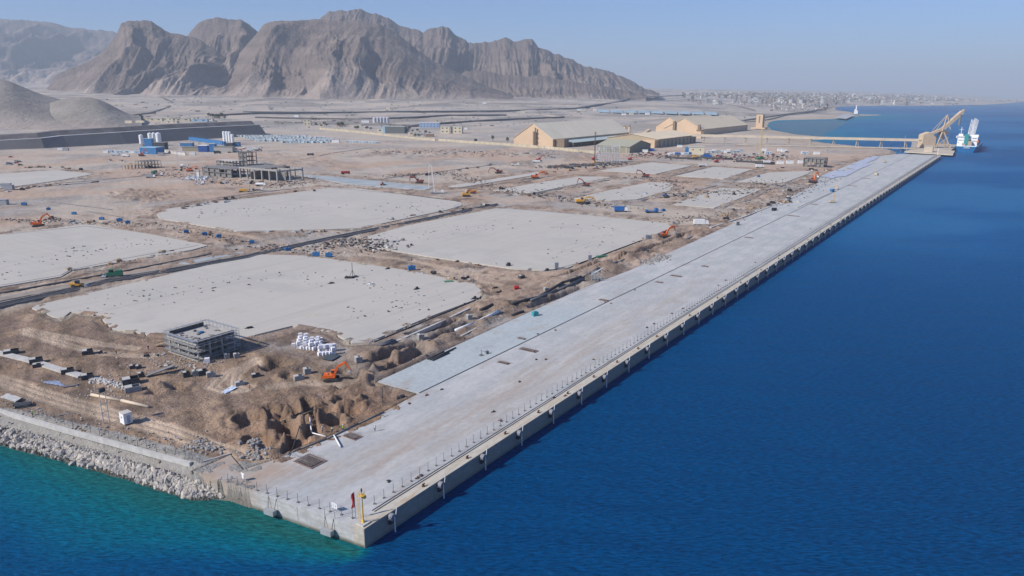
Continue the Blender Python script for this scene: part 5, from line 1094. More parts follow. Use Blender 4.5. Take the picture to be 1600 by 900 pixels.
# white sheets, tarpaulins, mats
def sheet(px_list, m, label, name='tarpaulin', cat='sheet', dz=.12, rough=.25):
    c = [place(*p) for p in px_list]; o = c[0]; n = 8; v = []; rd = random.Random(int(px_list[0][0]))
    for i in range(n + 1):
        for j in range(n + 1):
            a, b = i / n, j / n; q = c[0] * (1 - a) * (1 - b) + c[1] * a * (1 - b) + c[2] * a * b + c[3] * (1 - a) * b; v.append((q.x, q.y, q.z + dz + rd.random() * rough))
    f = [(i * (n + 1) + j, (i + 1) * (n + 1) + j, (i + 1) * (n + 1) + j + 1, i * (n + 1) + j + 1) for i in range(n) for j in range(n)]
    w = MB().add(v, f); w.add([(x, y, z - .06) for x, y, z in v], [q[::-1] for q in f]); tag(w.build(name, m), label, cat)
sheet([(345, 613), (352, 616), (372, 606), (362, 603)], mat('pale_blue_film', (.62, .70, .82), .4), 'crumpled white blue plastic sheet on the brown ground')
sheet([(67, 598), (80, 602), (103, 605), (90, 596)], mat('blue_grey_film', (.22, .27, .38), .5), 'flat blue grey tarpaulin beside the dirt road')
sheet([(503, 563), (518, 566), (533, 557), (513, 555)], mat('dark_grating', (.07, .085, .095), .6), 'dark ribbed mat of stacked grids below the white bags', 'grating_stack', 'grating', .45, .08)
sheet([(1, 625), (24, 633), (35, 626), (12, 619)], mat('pale_boards', (.50, .49, .46), .8), 'pale stacked boards near the left fence', 'board_stack', 'boards', .8, .1)
simple('formwork_stack', MB().box(0, 0, 0, 3.5, 2, .9).box(-1, 1.5, 0, 3, 1.2, .7), M_black, 37, 636, 'black formwork stack behind the left fence', 'stack', 25)
simple('scaffold_board_stack', MB().box(0, 0, 0, 3.4, .5, .4).box(.6, .9, 0, 4, .35, .3), M_concd, 110, 605, 'small stack of dark boards right of the blue grey tarpaulin', 'boards', 30)
# lilac plastic sheets laid over fresh concrete at the far apron
lil = mat('lilac_film', (.47, .49, .56), .5, noise=.15, scale=.2)
for k, (a, b, c, d) in enumerate([((1283, 276), (1300, 280), (1330, 268), (1310, 265)), ((1302, 278), (1322, 276), (1345, 264), (1325, 267)), ((1322, 263), (1340, 266), (1362, 257), (1345, 254)), ((1330, 258), (1350, 257), (1372, 248), (1356, 247)), ((1346, 252), (1356, 254), (1375, 245), (1366, 244))]):
    sheet([a, b, c, d], lil, 'lilac plastic sheet on the far inland apron, ' + ['nearest of the series', 'overlapping the nearest one', 'middle one of the series', 'fourth towards the trestle', 'farthest and narrowest one'][k], 'plastic_sheet', 'sheet', .35, .12)
# pipes
def pipe(pts, r, m, label, name='pipe', grp=None, dz=0.0, n=8):
    P = [place(*p) for p in pts]; P = [Vector((p.x, p.y, max(p.z, GZ - .2))) for p in P]; o = P[0].copy(); a = MB(); a.path([lift(p - o, r + dz) for p in P], r, n); q = a.build(name, m, None, o, 0, True); return tag(q, label, 'pipe', grp)
pipe([(143, 619), (190, 628), (233, 638)], .42, mat('cream_pipe', (.58, .48, .36)), 'long cream pipe lying along the dirt road')
pipe([(712, 518), (745, 505), (781, 490)], .62, mat('white_plastic_pipe', (.66, .70, .72), .4), 'thick white pipe laid in the trench beside the apron')
pipe([(704, 522), (690, 528)], .3, M_black, 'short dark pipe joining the thick white pipe to a chamber')
pipe([(800, 483), (840, 466), (880, 448), (908, 436)], .62, M_black, 'long black pipe inland one of the pair beside the apron')
pipe([(830, 476), (870, 457), (912, 438)], .6, mat('dark_grey_pipe', (.11, .115, .13), .6), 'long dark grey pipe seaward one of the pair beside the apron')
pipe([(908, 436), (935, 424), (965, 410), (1010, 394)], .35, M_concd, 'grey pipe continuing from the black pair towards the rock heap')
pipe([(925, 432), (960, 415)], .4, mat('white_plastic_pipe', (.66, .70, .72), .4), 'pale pipe beside the crossing scaffold poles')
pipe([(484, 653), (487, 677), (509, 684)], .16, M_white, 'thin white pipe bending out of the dug pit', dz=.2)
pipe([(522, 683), (532, 701)], .2, M_white, 'white beam lying on the apron corner near the workers', dz=.15)
pipe([(470, 637), (475, 660), (469, 681), (457, 702), (450, 714)], .12, M_black, 'black hose snaking through the dug pit', dz=.2)
pipe([(440, 664), (466, 654), (491, 644)], .16, M_wood, 'long timber pole bridging the dug pit', dz=.7)
pipe([(440, 715), (470, 703), (510, 688), (560, 664), (600, 646)], .2, M_concd, 'long grey pipe edging the dug corner of the apron', dz=.05)
for k, (x, y) in enumerate([(668, 563), (672, 564), (676, 565), (681, 560), (686, 557)]): pipe([(x, y), (x + 26, y - 12)], .22, M_black, 'black pipe in the bundle on the edge of the pale blue slab', grp='black pipes bundled on the slab edge', dz=.0)
for k in range(6): pipe([(589 + k * 1.3, 541 + k * .8), (613 + k * 1.3, 534 + k * .8 - 2.2)], .25, mat('dark_grey_pipe', (.11, .115, .13)), 'dark pipe in the stack at the corner of the near slab', grp='dark pipes stacked at the near slab corner', dz=.1)
for k, (x, y, l) in enumerate([(750, 487, 20), (800, 493, 18), (1085, 247, 60), (1150, 253, 60), (1040, 247, 50), (1180, 256, 30)]): pipe([(x, y), (x + l, y - l * .28 if x < 900 else y + l * .05)], .5 if x < 900 else 1.2, M_black, ['dark pipe on the trench bank near the first white chamber', 'dark pipe at the inland edge of the pale blue slab', 'long dark pipe row across the lane below the cream block', 'long dark pipe row nearest the green based crane', 'dark pipe row left of the cream block lane', 'short dark pipe row right of the green based crane'][k])
# bags of cement on pallets
M_bag = mat('white_bag', (.72, .71, .74), .7, noise=.06, scale=2)
bagm = MB()
def bag_mesh(a, s=1.2):
    a.side([(-s / 2, .12), (s / 2, .12), (s / 2 + .06, s * .5), (s / 2 - .04, s), (-s / 2 + .04, s), (-s / 2 - .06, s * .5)], -s / 2, s / 2)
bag_mesh(bagm); proto = bagm.build('cement_bag', M_bag); pal = MB().box(0, 0, 0, 1.3, 1.3, .12).build('pallet', M_wood, proto); used = False
spots = [(459, 542)] + [(467 + 4.6 * i + .9 * j + RND.uniform(-.6, .6), 545 - 4.4 * j + .45 * i - (0 if i < 6 else 2)) for j in range(4) for i in range(8)] + [(500 + 5.2 * i + .8 * j, 556 - 5.5 * j - .45 * i) for j in range(2) for i in range(5)]
for k, (x, y) in enumerate(spots):
    o = proto if k == 0 else dup(proto, (0, 0, 0)); o.location = place(x, y, .05); o.rotation_euler.z = rad(35 + RND.uniform(-25, 25))
    if 1 <= k: ROWS = ['first', 'second', 'third', 'fourth', 'fifth', 'sixth', 'seventh', 'eighth']
    if k == 0: tag(o, 'single white bag standing apart at the left end of the bag cluster', 'bag', 'white bags stacked beside the near slab')
    elif k < 33: tag(o, 'white bulk bag of the larger cluster, %s from the left in the %s row' % (ROWS[(k - 1) % 8], ['nearest', 'second nearest', 'third', 'back'][(k - 1) // 8]), 'bag', 'white bags in the larger cluster')
    else: tag(o, 'white bulk bag of the smaller cluster above the dark mat, %s in its %s row' % (ROWS[(k - 33) % 5], ['near', 'back'][(k - 33) // 5]), 'bag', 'white bags in the smaller cluster')
for k in range(20):
    x, y = spots[1 + (k * 2) % 32] if k < 14 else spots[33 + k % 10]; o = dup(proto, place(x + .5, y, 1.3)); o.rotation_euler.z = rad(RND.uniform(0, 40)); tag(o, 'white bulk bag lying on top of the %s cluster' % ('larger farther' if k < 14 else 'smaller nearer'), 'bag', 'white bags on top of the %s cluster' % ('larger' if k < 14 else 'smaller'))
o = dup(proto, place(324, 567)); tag(o, 'white bag standing before the corner of the scaffolded building', 'bag'); o['group'] = ''
del o['group']; o.scale = (1.3, 1.3, 1.3)
# blue tanks along the dirt lanes
bt = thing('blue_tank', (0, 0, 0), 'x', 'tank'); MB().box(0, 0, .35, 3.2, 2.2, 1.7).build('body', M_blue, bt); MB().tube((0, 0, 2.05), (0, 0, 2.35), .4, .4, 8).build('lid', M_plain['black'], bt); MB().box(-1.1, 0, 0, .3, 2.2, .35).box(1.1, 0, 0, .3, 2.2, .35).build('skid', M_black, bt)
for k, (x, y, lab) in enumerate([(6, 317, 'at the left picture edge below the two grey cabins'), (38, 321, 'larger one left of the orange excavator'), (76, 328, 'just right above the raised arm of the orange excavator'), (116, 335, 'alone on pink ground right of the dark heaps'), (159, 343, 'with a dark crate above the left slab corner'), (187, 346, 'larger one of the close pair above the left slab'), (200, 349, 'smaller one of the close pair above the left slab'), (291, 364, 'first along the lane below the second slab'), (320, 368, 'second along the lane below the second slab'), (342, 373, 'third along the lane below the second slab'),
        (394, 381, 'where the lane meets the long black channel'), (449, 391, 'lying low beside the crossing of the black channel'), (494, 399, 'large one at the crossing above the near slab'), (514, 401, 'small one right of the large one at the crossing'), (643, 422, 'large one on the lane between the two big slabs'), (417, 265, 'beside the pale strip behind the portal hall'), (1036, 330, 'bright one beyond the second big slab'), (1185, 277, 'teal one on the lane between far slabs')]):
    o = bt if k == 0 else dup(bt, (0, 0, 0)); s_ = (1.05 if 'larger one' in lab or 'large one' in lab else .85); o.location = place(x, y, .1); o.scale = (s_,) * 3; o.rotation_euler.z = rad(RND.uniform(0, 40)); tag(o, 'blue tank ' + lab, 'tank', 'blue tanks along the dirt lanes')
# apron odds and ends
simple('generator', MB().box(0, 0, 0, 2.2, 1.6, 1.5).box(0, 0, 1.5, 1.2, 1, .3), M_plain['teal'], 836, 494, 'small teal generator at the inland apron edge', 'generator', 30)
simple('work_platform', MB().box(0, 0, 0, 1.2, 1.2, .15).bar((0, 0, 0), (0, 0, 1.9), .12).bar((0, 0, 1.6), (2.2, .5, .5), .1).box(2.4, .5, 0, .8, .8, .9), M_post, 752, 556, 'small grey lifting frame on the pale blue slab', 'frame', 30, dz=.2)
simple('steel_post', MB().tube((0, 0, 0), (0, 0, 4.2), .12, .1, 6), M_black, 598, 628, 'single black post at the near corner of the pale blue slab', 'post')
simple('rebar_heap', MB().box(0, 0, 0, 1.6, 1.2, .5).box(.6, .3, 0, 1.2, 1, .9, .5), M_black, 625, 622, 'black covered heap at the near corner of the pale blue slab', 'heap')
r = thing('compressor', place(1300, 300, .2), 'small blue unit with yellow wheels on the far apron', 'machine', None, rad(40)); MB().box(0, 0, .6, 4, 2.4, 1.8).build('body', M_blue, r); MB().tube((0, -1.3, .5), (0, 1.3, .5), .5, .5, 8).build('wheel', M_dark, r)
for k, (x, y, t_) in enumerate([(1300, 317, 'brown machine on the far apron beside the rear rail, nearer one'), (1299, 299, 'brown machine on the far apron right of the blue unit'), (1307, 296, 'taller brown machine on the far apron behind the blue unit'), (1382, 254, 'small dark machine far along the apron'), (1369, 274, 'tan machine with upright mast far along the apron')]):
    if k == 1: continue
    r = thing('drilling_rig', place(x, y, .2), t_, 'machine', None, rad(30 * k)); MB().box(0, 0, .5, 3.6, 2.4, 1.7).build('body', M_plain['sand'], r); MB().bar((1, 0, 2.2), (1.2, 0, 6.5 if k != 3 else 3), .4).build('mast', M_yelm, r); MB().box(0, -1, 0, 3.8, .5, .5).box(0, 1, 0, 3.8, .5, .5).build('track', M_black, r)
for k, (x, y) in enumerate([(608, 754), (652, 749), (659, 745), (771, 645), (783, 659), (812, 598), (838, 563), (853, 563), (928, 563), (1011, 513), (1022, 507), (1050, 491), (1101, 416), (1123, 447), (1134, 439), (1180, 411), (640, 632), (667, 619), (690, 610), (946, 473), (955, 475), (840, 523), (868, 517), (992, 454), (1217, 400), (1266, 358), (883, 620), (866, 623), (1067, 483)]):
    rr = RND.uniform(.5, .9); simple('steel_offcut', MB().box(0, 0, 0, rr * 1.3, .35, .2).bar((0, 0, .1), (.1, 0, rr * .8), .12).box(.3, .3, 0, .3, rr, .18), M_rust if k % 3 else M_dark, x, y, 'small dark steel offcut left lying on the open quay apron', 'offcut', RND.uniform(0, 90), 'steel offcuts lying on the apron', dz=.18)
# crossing scaffold poles by the apron edge
r = thing('scaffold_stack', place(930, 438), 'tangle of grey scaffold poles standing by the apron edge near the pipes', 'scaffold'); a = MB()
for k in range(26): x, y = RND.uniform(-2.5, 2.5), RND.uniform(-2.5, 2.5); a.bar((x, y, 0), (x + RND.gauss(0, .4), y + RND.gauss(0, .4), RND.uniform(2.5, 5)), .12)
for z in (1.5, 3.0): a.bar((-2.5, -2, z), (2.5, -2, z), .12).bar((-2.5, 2, z), (2.5, 2, z), .12)
a.build('poles', M_steel, r); MB().box(0, 0, .1, 3, 3, .8).build('base', M_concd, r)
simple('water_tank', MB().tube((-1, 0, .8), (1, 0, .8), .8, .8, 12), M_plain['red'], 807, 453, 'small red drum on the brown bank inland of the black pipes', 'drum', 20)
simple('green_net', MB().box(0, 0, 0, 5.5, 2.2, .9).box(2, 1, 0, 3, 1.5, .6), M_plain['green'], 940, 402, 'green covered stack on the edge of the second big slab', 'stack', 20); simple('green_net', MB().box(0, 0, 0, 4, 2, .4), mat('green_mesh', (.10, .24, .14)), 701, 441, 'flat green net at the seaward end of the near slab', 'net', 20)
for k, (x, y, lab) in enumerate([(869, 420, 'grey upright crate on the near edge of the second big slab'), (921, 407, 'grey upright crate left of the green covered stack'), (1010, 374, 'pair of grey cabins at the corner of the second big slab'), (1052, 350, 'small pale post box at the far corner of the second big slab')]):
    simple('crate', MB().box(0, 0, 0, 2.0, 1.6, 2.6).box(2.4, .3, 0, 1.6, 1.6, 2.2) if k == 2 else MB().box(0, 0, 0, 1.9, 1.2, 2.8 if k < 2 else 1.5), M_steel, x, y, lab, 'crate', 20, dz=.3)
# tall thin sticks and stacks on the near slab
r = thing('pump_stand', place(551, 433, .3), 'dark tripod stand with hoses in the middle of the near slab', 'stand'); MB().bar((0, 0, 0), (0, 0, 6.5), .2).bar((0, 0, 3), (1.5, 0, 0), .12).bar((0, 0, 3), (-1.5, .5, 0), .12).build('pole', M_dark, r); MB().box(-1, -3, 0, 3.6, 2, .7).box(1.5, -1, 0, 1.5, 2, .6).build('hose_heap', M_dark, r)
for k, (x, y, lab) in enumerate([(518, 444, 'flat dark patch of tools on the near slab left of the tripod'), (651, 453, 'brown crate on the seaward part of the near slab'), (580, 445, 'white looped hose on the near slab'), (606, 421, 'dark stake on the far edge of the near slab'), (390, 514, 'dark heap of offcuts on the slab right of the scaffolded building'), (730, 434, 'dark machine on the slab edge by the lane'), (779, 458, 'group of black drums at the end of the near slab'), (774, 452, 'black box behind the drums at the end of the near slab'), (741, 468, 'dark bundle on the seaward edge of the near slab'), (728, 475, 'smaller dark bundle on the seaward edge of the near slab')]):
    simple('tool_heap', MB().box(0, 0, 0, 1.8, .9, .6).box(.9, .5, 0, .8, .8, .9 if k in (1, 5, 6, 8) else .3).box(-1.1, .3, 0, .9, .4, .25), M_dark if k != 2 else M_white, x, y, lab, 'tools', RND.uniform(0, 60), dz=.3)
# stacks of dark goods set down along the edges of the slabs and lanes
gm = []
for k in range(7):
    a = MB(); rd = random.Random(k + 50)
    for j in range(rd.randint(2, 5)): a.box(rd.uniform(-1.5, 1.5), rd.uniform(-1, 1), 0, rd.uniform(.5, 2.2), rd.uniform(.4, 1.2), rd.uniform(.3, 1.3), rd.uniform(0, 1.5))
    if k % 2: a.bar((-1, 0, .3), (2, .6, .9), .2).bar((-1.5, .7, .2), (1.5, -.5, .4), .15)
    o = a.build('goods_stack', [M_dark, M_concd, M_black, M_wood, M_rust, M_steel, M_concl][k]); gm.append(o.data); bpy.data.objects.remove(o)
LINES = [([(590, 345), (640, 340), (710, 330), (760, 320)], 16, 'along the black channel', 3), ([(560, 372), (610, 378), (650, 385), (575, 386)], 26, 'on the rubble corner of the second big slab', 4), ([(110, 423), (190, 408), (290, 389)], 14, 'beside the left slab edge', 2), ([(270, 330), (330, 318), (400, 306), (510, 296)], 26, 'along the double drain by the second slab', 3), ([(410, 362), (480, 364), (530, 362)], 18, 'on the near edge of the slab below the portal hall', 2.5),
         ([(640, 405), (720, 412), (800, 418), (860, 424)], 14, 'on the near edge of the second big slab', 2), ([(610, 412), (680, 430), (740, 443)], 10, 'on the far edge of the near slab', 2), ([(640, 278), (700, 268), (790, 256)], 22, 'along the dark ditch behind the pump truck', 3), ([(780, 296), (830, 304), (900, 318), (960, 322)], 24, 'on the brown lane beyond the second big slab', 5), ([(850, 272), (880, 268), (930, 262), (990, 250)], 26, 'in the dark material yard below the white scaffold', 6),
         ([(1000, 300), (1040, 310), (1100, 310), (1150, 300)], 20, 'around the middle far slabs', 7), ([(1130, 345), (1170, 330), (1220, 318), (1240, 300)], 34, 'along the inland edge of the far apron', 4), ([(1000, 240), (1060, 246), (1130, 246), (1200, 250)], 26, 'in the works yard below the tan sheds', 8), ([(150, 285), (60, 292), (10, 300)], 16, 'along the drains by the farthest left slab', 2.5), ([(40, 262), (90, 262), (150, 270)], 16, 'at the far edge of the farthest left slab', 2.5),
         ([(60, 345), (110, 346), (135, 348)], 14, 'on the dark heaps at the far edge of the left slab', 2), ([(330, 285), (370, 288), (400, 286)], 22, 'on the ground below the long grey frame', 5), ([(230, 262), (280, 266), (330, 262)], 22, 'in the building yard around the pale pole', 7), ([(170, 250), (200, 255), (240, 262)], 18, 'around the steel framework', 5), ([(1200, 262), (1260, 266), (1320, 268)], 18, 'around the small two storey frame', 6), ([(230, 560), (260, 548), (300, 570)], 12, 'at the left foot of the scaffolded building', 2.0)]
GV = ['black rubber', 'dark grey', 'black with poles', 'timber', 'rusty', 'steel grey with poles', 'pale concrete']; GV = ['black low', 'dark grey with poles across', 'small black', 'timber with poles across', 'rusty', 'steel grey with poles across', 'pale concrete']
for pts, n, where, sp in LINES:
    P = [at(*p) for p in pts]
    for k in range(int(n * .7)):
        f = RND.random() * (len(P) - 1); i = min(int(f), len(P) - 2); q = P[i].lerp(P[i + 1], f - i); sc_ = q.length / 420 if q.length > 420 else 1.0
        x, y = q.x + RND.gauss(0, sp), q.y + RND.gauss(0, sp); vi = RND.randrange(7); o = bpy.data.objects.new('goods_stack', gm[vi]); COL.objects.link(o)
        o.location = (x, y, level(x, y) - .03); o.rotation_euler.z = RND.uniform(0, 3.1); s_ = RND.uniform(.6, 1.25) * min(1.6, max(.8, sc_)); o.scale = (s_,) * 3
        if 'foot of' in where: o.scale = (.5,) * 3
        tag(o, GV[vi].replace('dark grey with poles across', 'grey poled').replace('timber with poles across', 'timber').replace('steel grey with poles across', 'steel grey pole') + ' stack ' + where, 'stack', GV[vi] + ' stacks ' + where)
# ------------------------------------------------------------------ riprap of the shore slope
def riprap():
    rd = random.Random(21); crest = [(-33, 152), (-14.7, 118.8), (-10.7, 93.3), (-6.9, 70.7), (-3.3, 51.1), (-1.5, 44)]
    water = [(-44, 145), (-20.2, 106), (-14.6, 79), (-11.4, 63), (-9.8, 52), (-8.2, 43), (-3.5, 37.5)]
    def lerp(L, f): f *= len(L) - 1; i = min(int(f), len(L) - 2); k = f - i; return (L[i][0] * (1 - k) + L[i + 1][0] * k, L[i][1] * (1 - k) + L[i + 1][1] * k)
    protos = []
    for k in range(8): protos.append(MB().ball(0, 0, 0, 1, .8, .7, 7, 5, .28, rd))
    meshes = []
    for k, p in enumerate(protos): o = p.build('boulder', M_rock if k % 3 else M_rockd); meshes.append(o.data); bpy.data.objects.remove(o)
    rest = MB(); rest2 = MB(); wet = MB()
    N = 4600
    for k in range(N):
        f = rd.random(); a = lerp(crest, f); b = lerp(water, min(1, f)); u = rd.random() ** .8 * .66 + .38
        u = min(u, 1.06); s = a[0] * (1 - u) + b[0] * u; t = a[1] * (1 - u) + b[1] * u
        up = max(0, 1 - u); z = 3.7 * max(0, 1 - u) ** .9 * 1.05 - .15 + rd.uniform(-.1, .2); big = k < 300
        r = rd.uniform(.55, 1.25) if big else (rd.uniform(.22, .6) if u > .5 else rd.uniform(.12, .35))
        if big: u = .5 + .5 * rd.random(); s = a[0] * (1 - u) + b[0] * u; t = a[1] * (1 - u) + b[1] * u; z = 3.7 * (1 - u) + .05
        p = W(s, t, z)
        if big:
            o = bpy.data.objects.new('boulder', meshes[k % 8]); COL.objects.link(o); o.location = p; o.rotation_euler = (rd.uniform(0, 6), rd.uniform(0, 6), rd.uniform(0, 6)); o.scale = (r, r * rd.uniform(.8, 1.2), r * rd.uniform(.7, 1.1))
            tag(o, 'large pale angular boulder on the rock slope below the left fence', 'boulder', 'large boulders of the rock slope')
        else: (wet if u > .92 else rest if (k % 3) else rest2).ball(p.x, p.y, p.z, r, r * rd.uniform(.6, 1), r * rd.uniform(.5, .9), 5, 4, .3, rd)
    tag(wet.build('riprap', mat('wet_rock', (.09, .085, .07), .6, noise=.25)), 'dark wet stones along the waterline of the rock slope', 'stones', None, 'stuff'); tag(rest.build('riprap', M_rock), 'smaller pale stones covering the rock slope', 'stones', None, 'stuff'); tag(rest2.build('riprap', M_rockd), 'smaller grey stones covering the rock slope', 'stones', None, 'stuff')
riprap()
# ------------------------------------------------------------------ long dark embankment behind the plants
def at_z(px, py, z): g = G(px, py, z); return Vector((g[0], g[1], z))
def embankment():
    base = [(-120, 240), (0, 234), (70, 232), (110, 229.5), (200, 225), (300, 219), (419, 212.5)]; H = [3, 13, 15, 17, 19, 21, 22]
    B = [at_z(x, y, GZ) for x, y in base]; v = []; N = len(B)
    for i, (b, h) in enumerate(zip(B, H)):
        d = (B[min(i + 1, N - 1)] - B[max(i - 1, 0)]).normalized(); q = Vector((-d.y, d.x, 0))
        if q.y < 0: q = -q
        v += [b - Vector((0, 0, 1)), b + q * h * 1.1 + Vector((0, 0, h)), b + q * (h * 1.1 + 14) + Vector((0, 0, h)), b + q * (h * 1.1 + 24) + Vector((0, 0, h + 7)), b + q * (h * 1.1 + 40) + Vector((0, 0, h + 7)), b + q * (h * 2 + 100) - Vector((0, 0, 1))]
    def strip(name, js, m, lab=None):
        f = [(6 * i + j, 6 * (i + 1) + j, 6 * (i + 1) + j + 1, 6 * i + j + 1) for i in range(N - 1) for j in js]; return MB().add(v, f)
    r = thing('embankment', (0, 0, 0), 'long smooth dark grey embankment with a pale berm road behind the batching plants', 'embankment')
    a = strip('', [0], None); e = 6 * (N - 1); a.f.append((e + 0, e + 5, e + 4, e + 3, e + 2, e + 1)); a.m.append(0); a.build('lower_slope', mat('grey_lining', (.13, .125, .125), .9, noise=.12, scale=.02), r)
    strip('', [1], None).build('berm_road', mat('pale_road', (.42, .42, .42)), r); strip('', [2, 3, 4], None).build('upper_bank', mat('dark_gravel_bank', (.15, .135, .13)), r)
embankment()
simple('gate_house', MB().box(0, 0, 0, 14, 8, 5), M_cream, 183, 205, 'small cream house on top of the dark embankment, left one', 'house', loc=at_z(187, 215, GZ) + Vector((0, 45, 26))); simple('gate_house', MB().box(0, 0, 0, 16, 8, 4), M_cream, 201, 205, 'small cream house on top of the dark embankment, right one', 'house', loc=at_z(205, 215, GZ) + Vector((0, 45, 27)))
# ------------------------------------------------------------------ bulk stores and sheds (quay frame)
def hall(s0, s1, t0, t1, eave, ridge, wm, rm, label, along='s', name='storage_shed', doors=0, bays=0):
    """ridged hall; along = direction of the ridge"""
    r = thing(name, W(s0, t0, GZ), label, 'shed', None, ANG); L, B = s1 - s0, t1 - t0
    g = MB()
    if along == 's':
        for x in (0, L): g.add([(x, 0, 0), (x, B, 0), (x, B, eave), (x, B / 2, ridge), (x, 0, eave)], [(0, 1, 2, 3, 4)])
        g.add([(0, 0, 0), (L, 0, 0), (L, 0, eave), (0, 0, eave)], [(0, 1, 2, 3)]); g.add([(0, B, 0), (L, B, 0), (L, B, eave), (0, B, eave)], [(3, 2, 1, 0)]); g.build('wall', wm, r)
        o = 1.2; rf = MB()
        for sg in (0, 1):
            y = -o if sg == 0 else B + o; ze = eave - o * (ridge - eave) / (B / 2); v = [(-o, y, ze), (L + o, y, ze), (L + o, B / 2, ridge), (-o, B / 2, ridge)]; rf.add([(a, b, c + .5) for a, b, c in v] + [(a, b, c + .1) for a, b, c in v], [(0, 1, 2, 3), (7, 6, 5, 4), (0, 4, 5, 1), (0, 3, 7, 4), (1, 5, 6, 2)])
        rf.build('roof', rm, r)
    else:
        for y in (0, B): g.add([(0, y, 0), (L, y, 0), (L, y, eave), (L / 2, y, ridge), (0, y, eave)], [(0, 1, 2, 3, 4)])
        g.add([(0, 0, 0), (0, B, 0), (0, B, eave), (0, 0, eave)], [(0, 1, 2, 3)]); g.add([(L, 0, 0), (L, B, 0), (L, B, eave), (L, 0, eave)], [(3, 2, 1, 0)]); g.build('wall', wm, r)
        o = 1.2; rf = MB()
        for sg in (0, 1):
            x = -o if sg == 0 else L + o; ze = eave - o * (ridge - eave) / (L / 2); v = [(x, -o, ze), (x, B + o, ze), (L / 2, B + o, ridge), (L / 2, -o, ridge)]; rf.add([(a, b, c + .5) for a, b, c in v] + [(a, b, c + .1) for a, b, c in v], [(0, 1, 2, 3), (7, 6, 5, 4), (0, 4, 5, 1), (0, 3, 7, 4), (1, 5, 6, 2)])
        rf.build('roof', rm, r)
    if bays:
        for k in range(bays):
            if along == 's': MB().box((k + .5) * L / bays, -.25, 0, L / bays * .25, .5, eave * .8).build('bay_door', M_concd, r)
            else: MB().box(-.3, (k + .5) * B / bays, 0, .5, B / bays * .1, eave * .95).build('column', M_concl, r)
    return r
M_tanl = mat('light_tan_roof', (.74, .61, .42), .8, noise=.05, scale=.05); M_olive = mat('olive_wall', (.26, .24, .17), .85, noise=.08)
r = hall(930, 1205, 525, 600, 13, 36.5, M_tan, M_tang, 'huge tan bulk store with a tall gable, leftmost of the port sheds')
MB().box(-2, 34, 0, 4, 2.2, 24).box(-3.2, 31, 0, 1.6, 1.6, 30).box(-2, 31, 8, 3, 6, .5).box(-2, 31, 15, 3, 6, .5).box(-2, 31, 22, 3, 6, .5).build('stair_tower', mat('brown_steel', (.22, .16, .11)), r)
MB().box(13, -9, 0, 14, 17, 13).build('end_block', mat('brown_steel', (.22, .16, .11)), r)
a = MB().add([(22, -24, 7), (215, -24, 7), (215, 0, 10), (22, 0, 10)], [(0, 1, 2, 3)]).add([(22, -24, 6.6), (215, -24, 6.6), (215, 0, 9.6), (22, 0, 9.6)], [(3, 2, 1, 0)]); a.build('lean_to_roof', mat('pale_green_roof', (.42, .49, .47), .7), r)
for k in range(9): MB().box(24 + 23 * k, -23.5, 0, 1.5, 1.5, 7).build('column', mat('brown_steel', (.22, .16, .11)), r)
hall(890, 962, 372, 425, 9, 16, M_olive, mat('olive_roof', (.36, .35, .26), .8, noise=.05), 'long low shed with dull green roof nearest the white scaffold block', 'y', bays=5)
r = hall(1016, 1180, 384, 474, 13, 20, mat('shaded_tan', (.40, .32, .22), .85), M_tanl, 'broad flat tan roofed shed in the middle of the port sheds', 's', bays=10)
MB().box(-5, 12, 0, 10, 22, 12).build('annex', M_tan, r)
r = hall(1406, 1700, 455, 540, 13, 34, M_tan, M_tanl, 'large tan bulk store with two dark slots in its gable, farthest right', 's')
for y in (8, 62): MB().box(-2, y, 0 if y == 8 else 6, 4, 5, 22).build('shaft', mat('brown_steel', (.22, .16, .11)), r)
r = hall(1500, 1760, 540, 600, 13, 33, M_tan, M_tanl, 'second tan bulk store standing directly behind the slotted gable', 's')
MB().side([(-60, 0), (-4, 12), (-4, 16), (-62, 3)], -3, 3).build('x', M_tan).name = 'conveyor_gallery'; tag(bpy.data.objects['conveyor_gallery'], 'inclined tan conveyor gallery behind the greenish long roof', 'conveyor'); g_ = bpy.data.objects['conveyor_gallery']; g_.location = W(1290, 520, GZ); g_.rotation_euler.z = ANG
for k, (px, py, w, h, lab) in enumerate([(976, 208, 3, 14, 'left one of two small tan towers behind the long roof'), (983, 208, 3, 14, 'right one of two small tan towers behind the long roof'), (1093, 216, 7, 14, 'tan transfer tower at the start of the beach conveyor')]):
    r = thing('transfer_tower', at(px, py), lab, 'tower', None, ANG); MB().box(0, 0, 0, w * 1.2, w * 1.2, h).build('body', M_tan, r); MB().box(0, 0, h, w * 1.5, w * 1.5, 2).build('head', mat('brown_steel', (.22, .16, .11)), r)
r = thing('tower', at(1187, 201), 'square tan tower standing alone above the curved beach', 'tower', None, ANG); MB().box(0, 0, 0, 16, 16, 34).build('body', M_tan, r); MB().box(0, 0, 0, 34, 34, 3).build('terrace', M_tan, r)
MB().box(-8.1, 0, 14, .3, 3, 17).build('window_strip', mat('brown_steel', (.22, .16, .11)), r)
# cream block with blue gable
r = thing('office_block', at_z(1088, 241.5, GZ), 'cream two storey block with a blue end panel in the works yard', 'building', None, rad(-8)); MB().box(0, 8, 0, 20, 16, 10).build('wall', M_cream, r); MB().box(0, 8, 10, 21, 17, .6).build('roof', M_concl, r); MB().box(-12.5, 8, .5, 4.5, 8, 9).build('end_panel', M_blue, r)
for x in (-5, 5): MB().box(x, -.1, 6, 1.4, .3, 1.6).build('window', M_black, r)
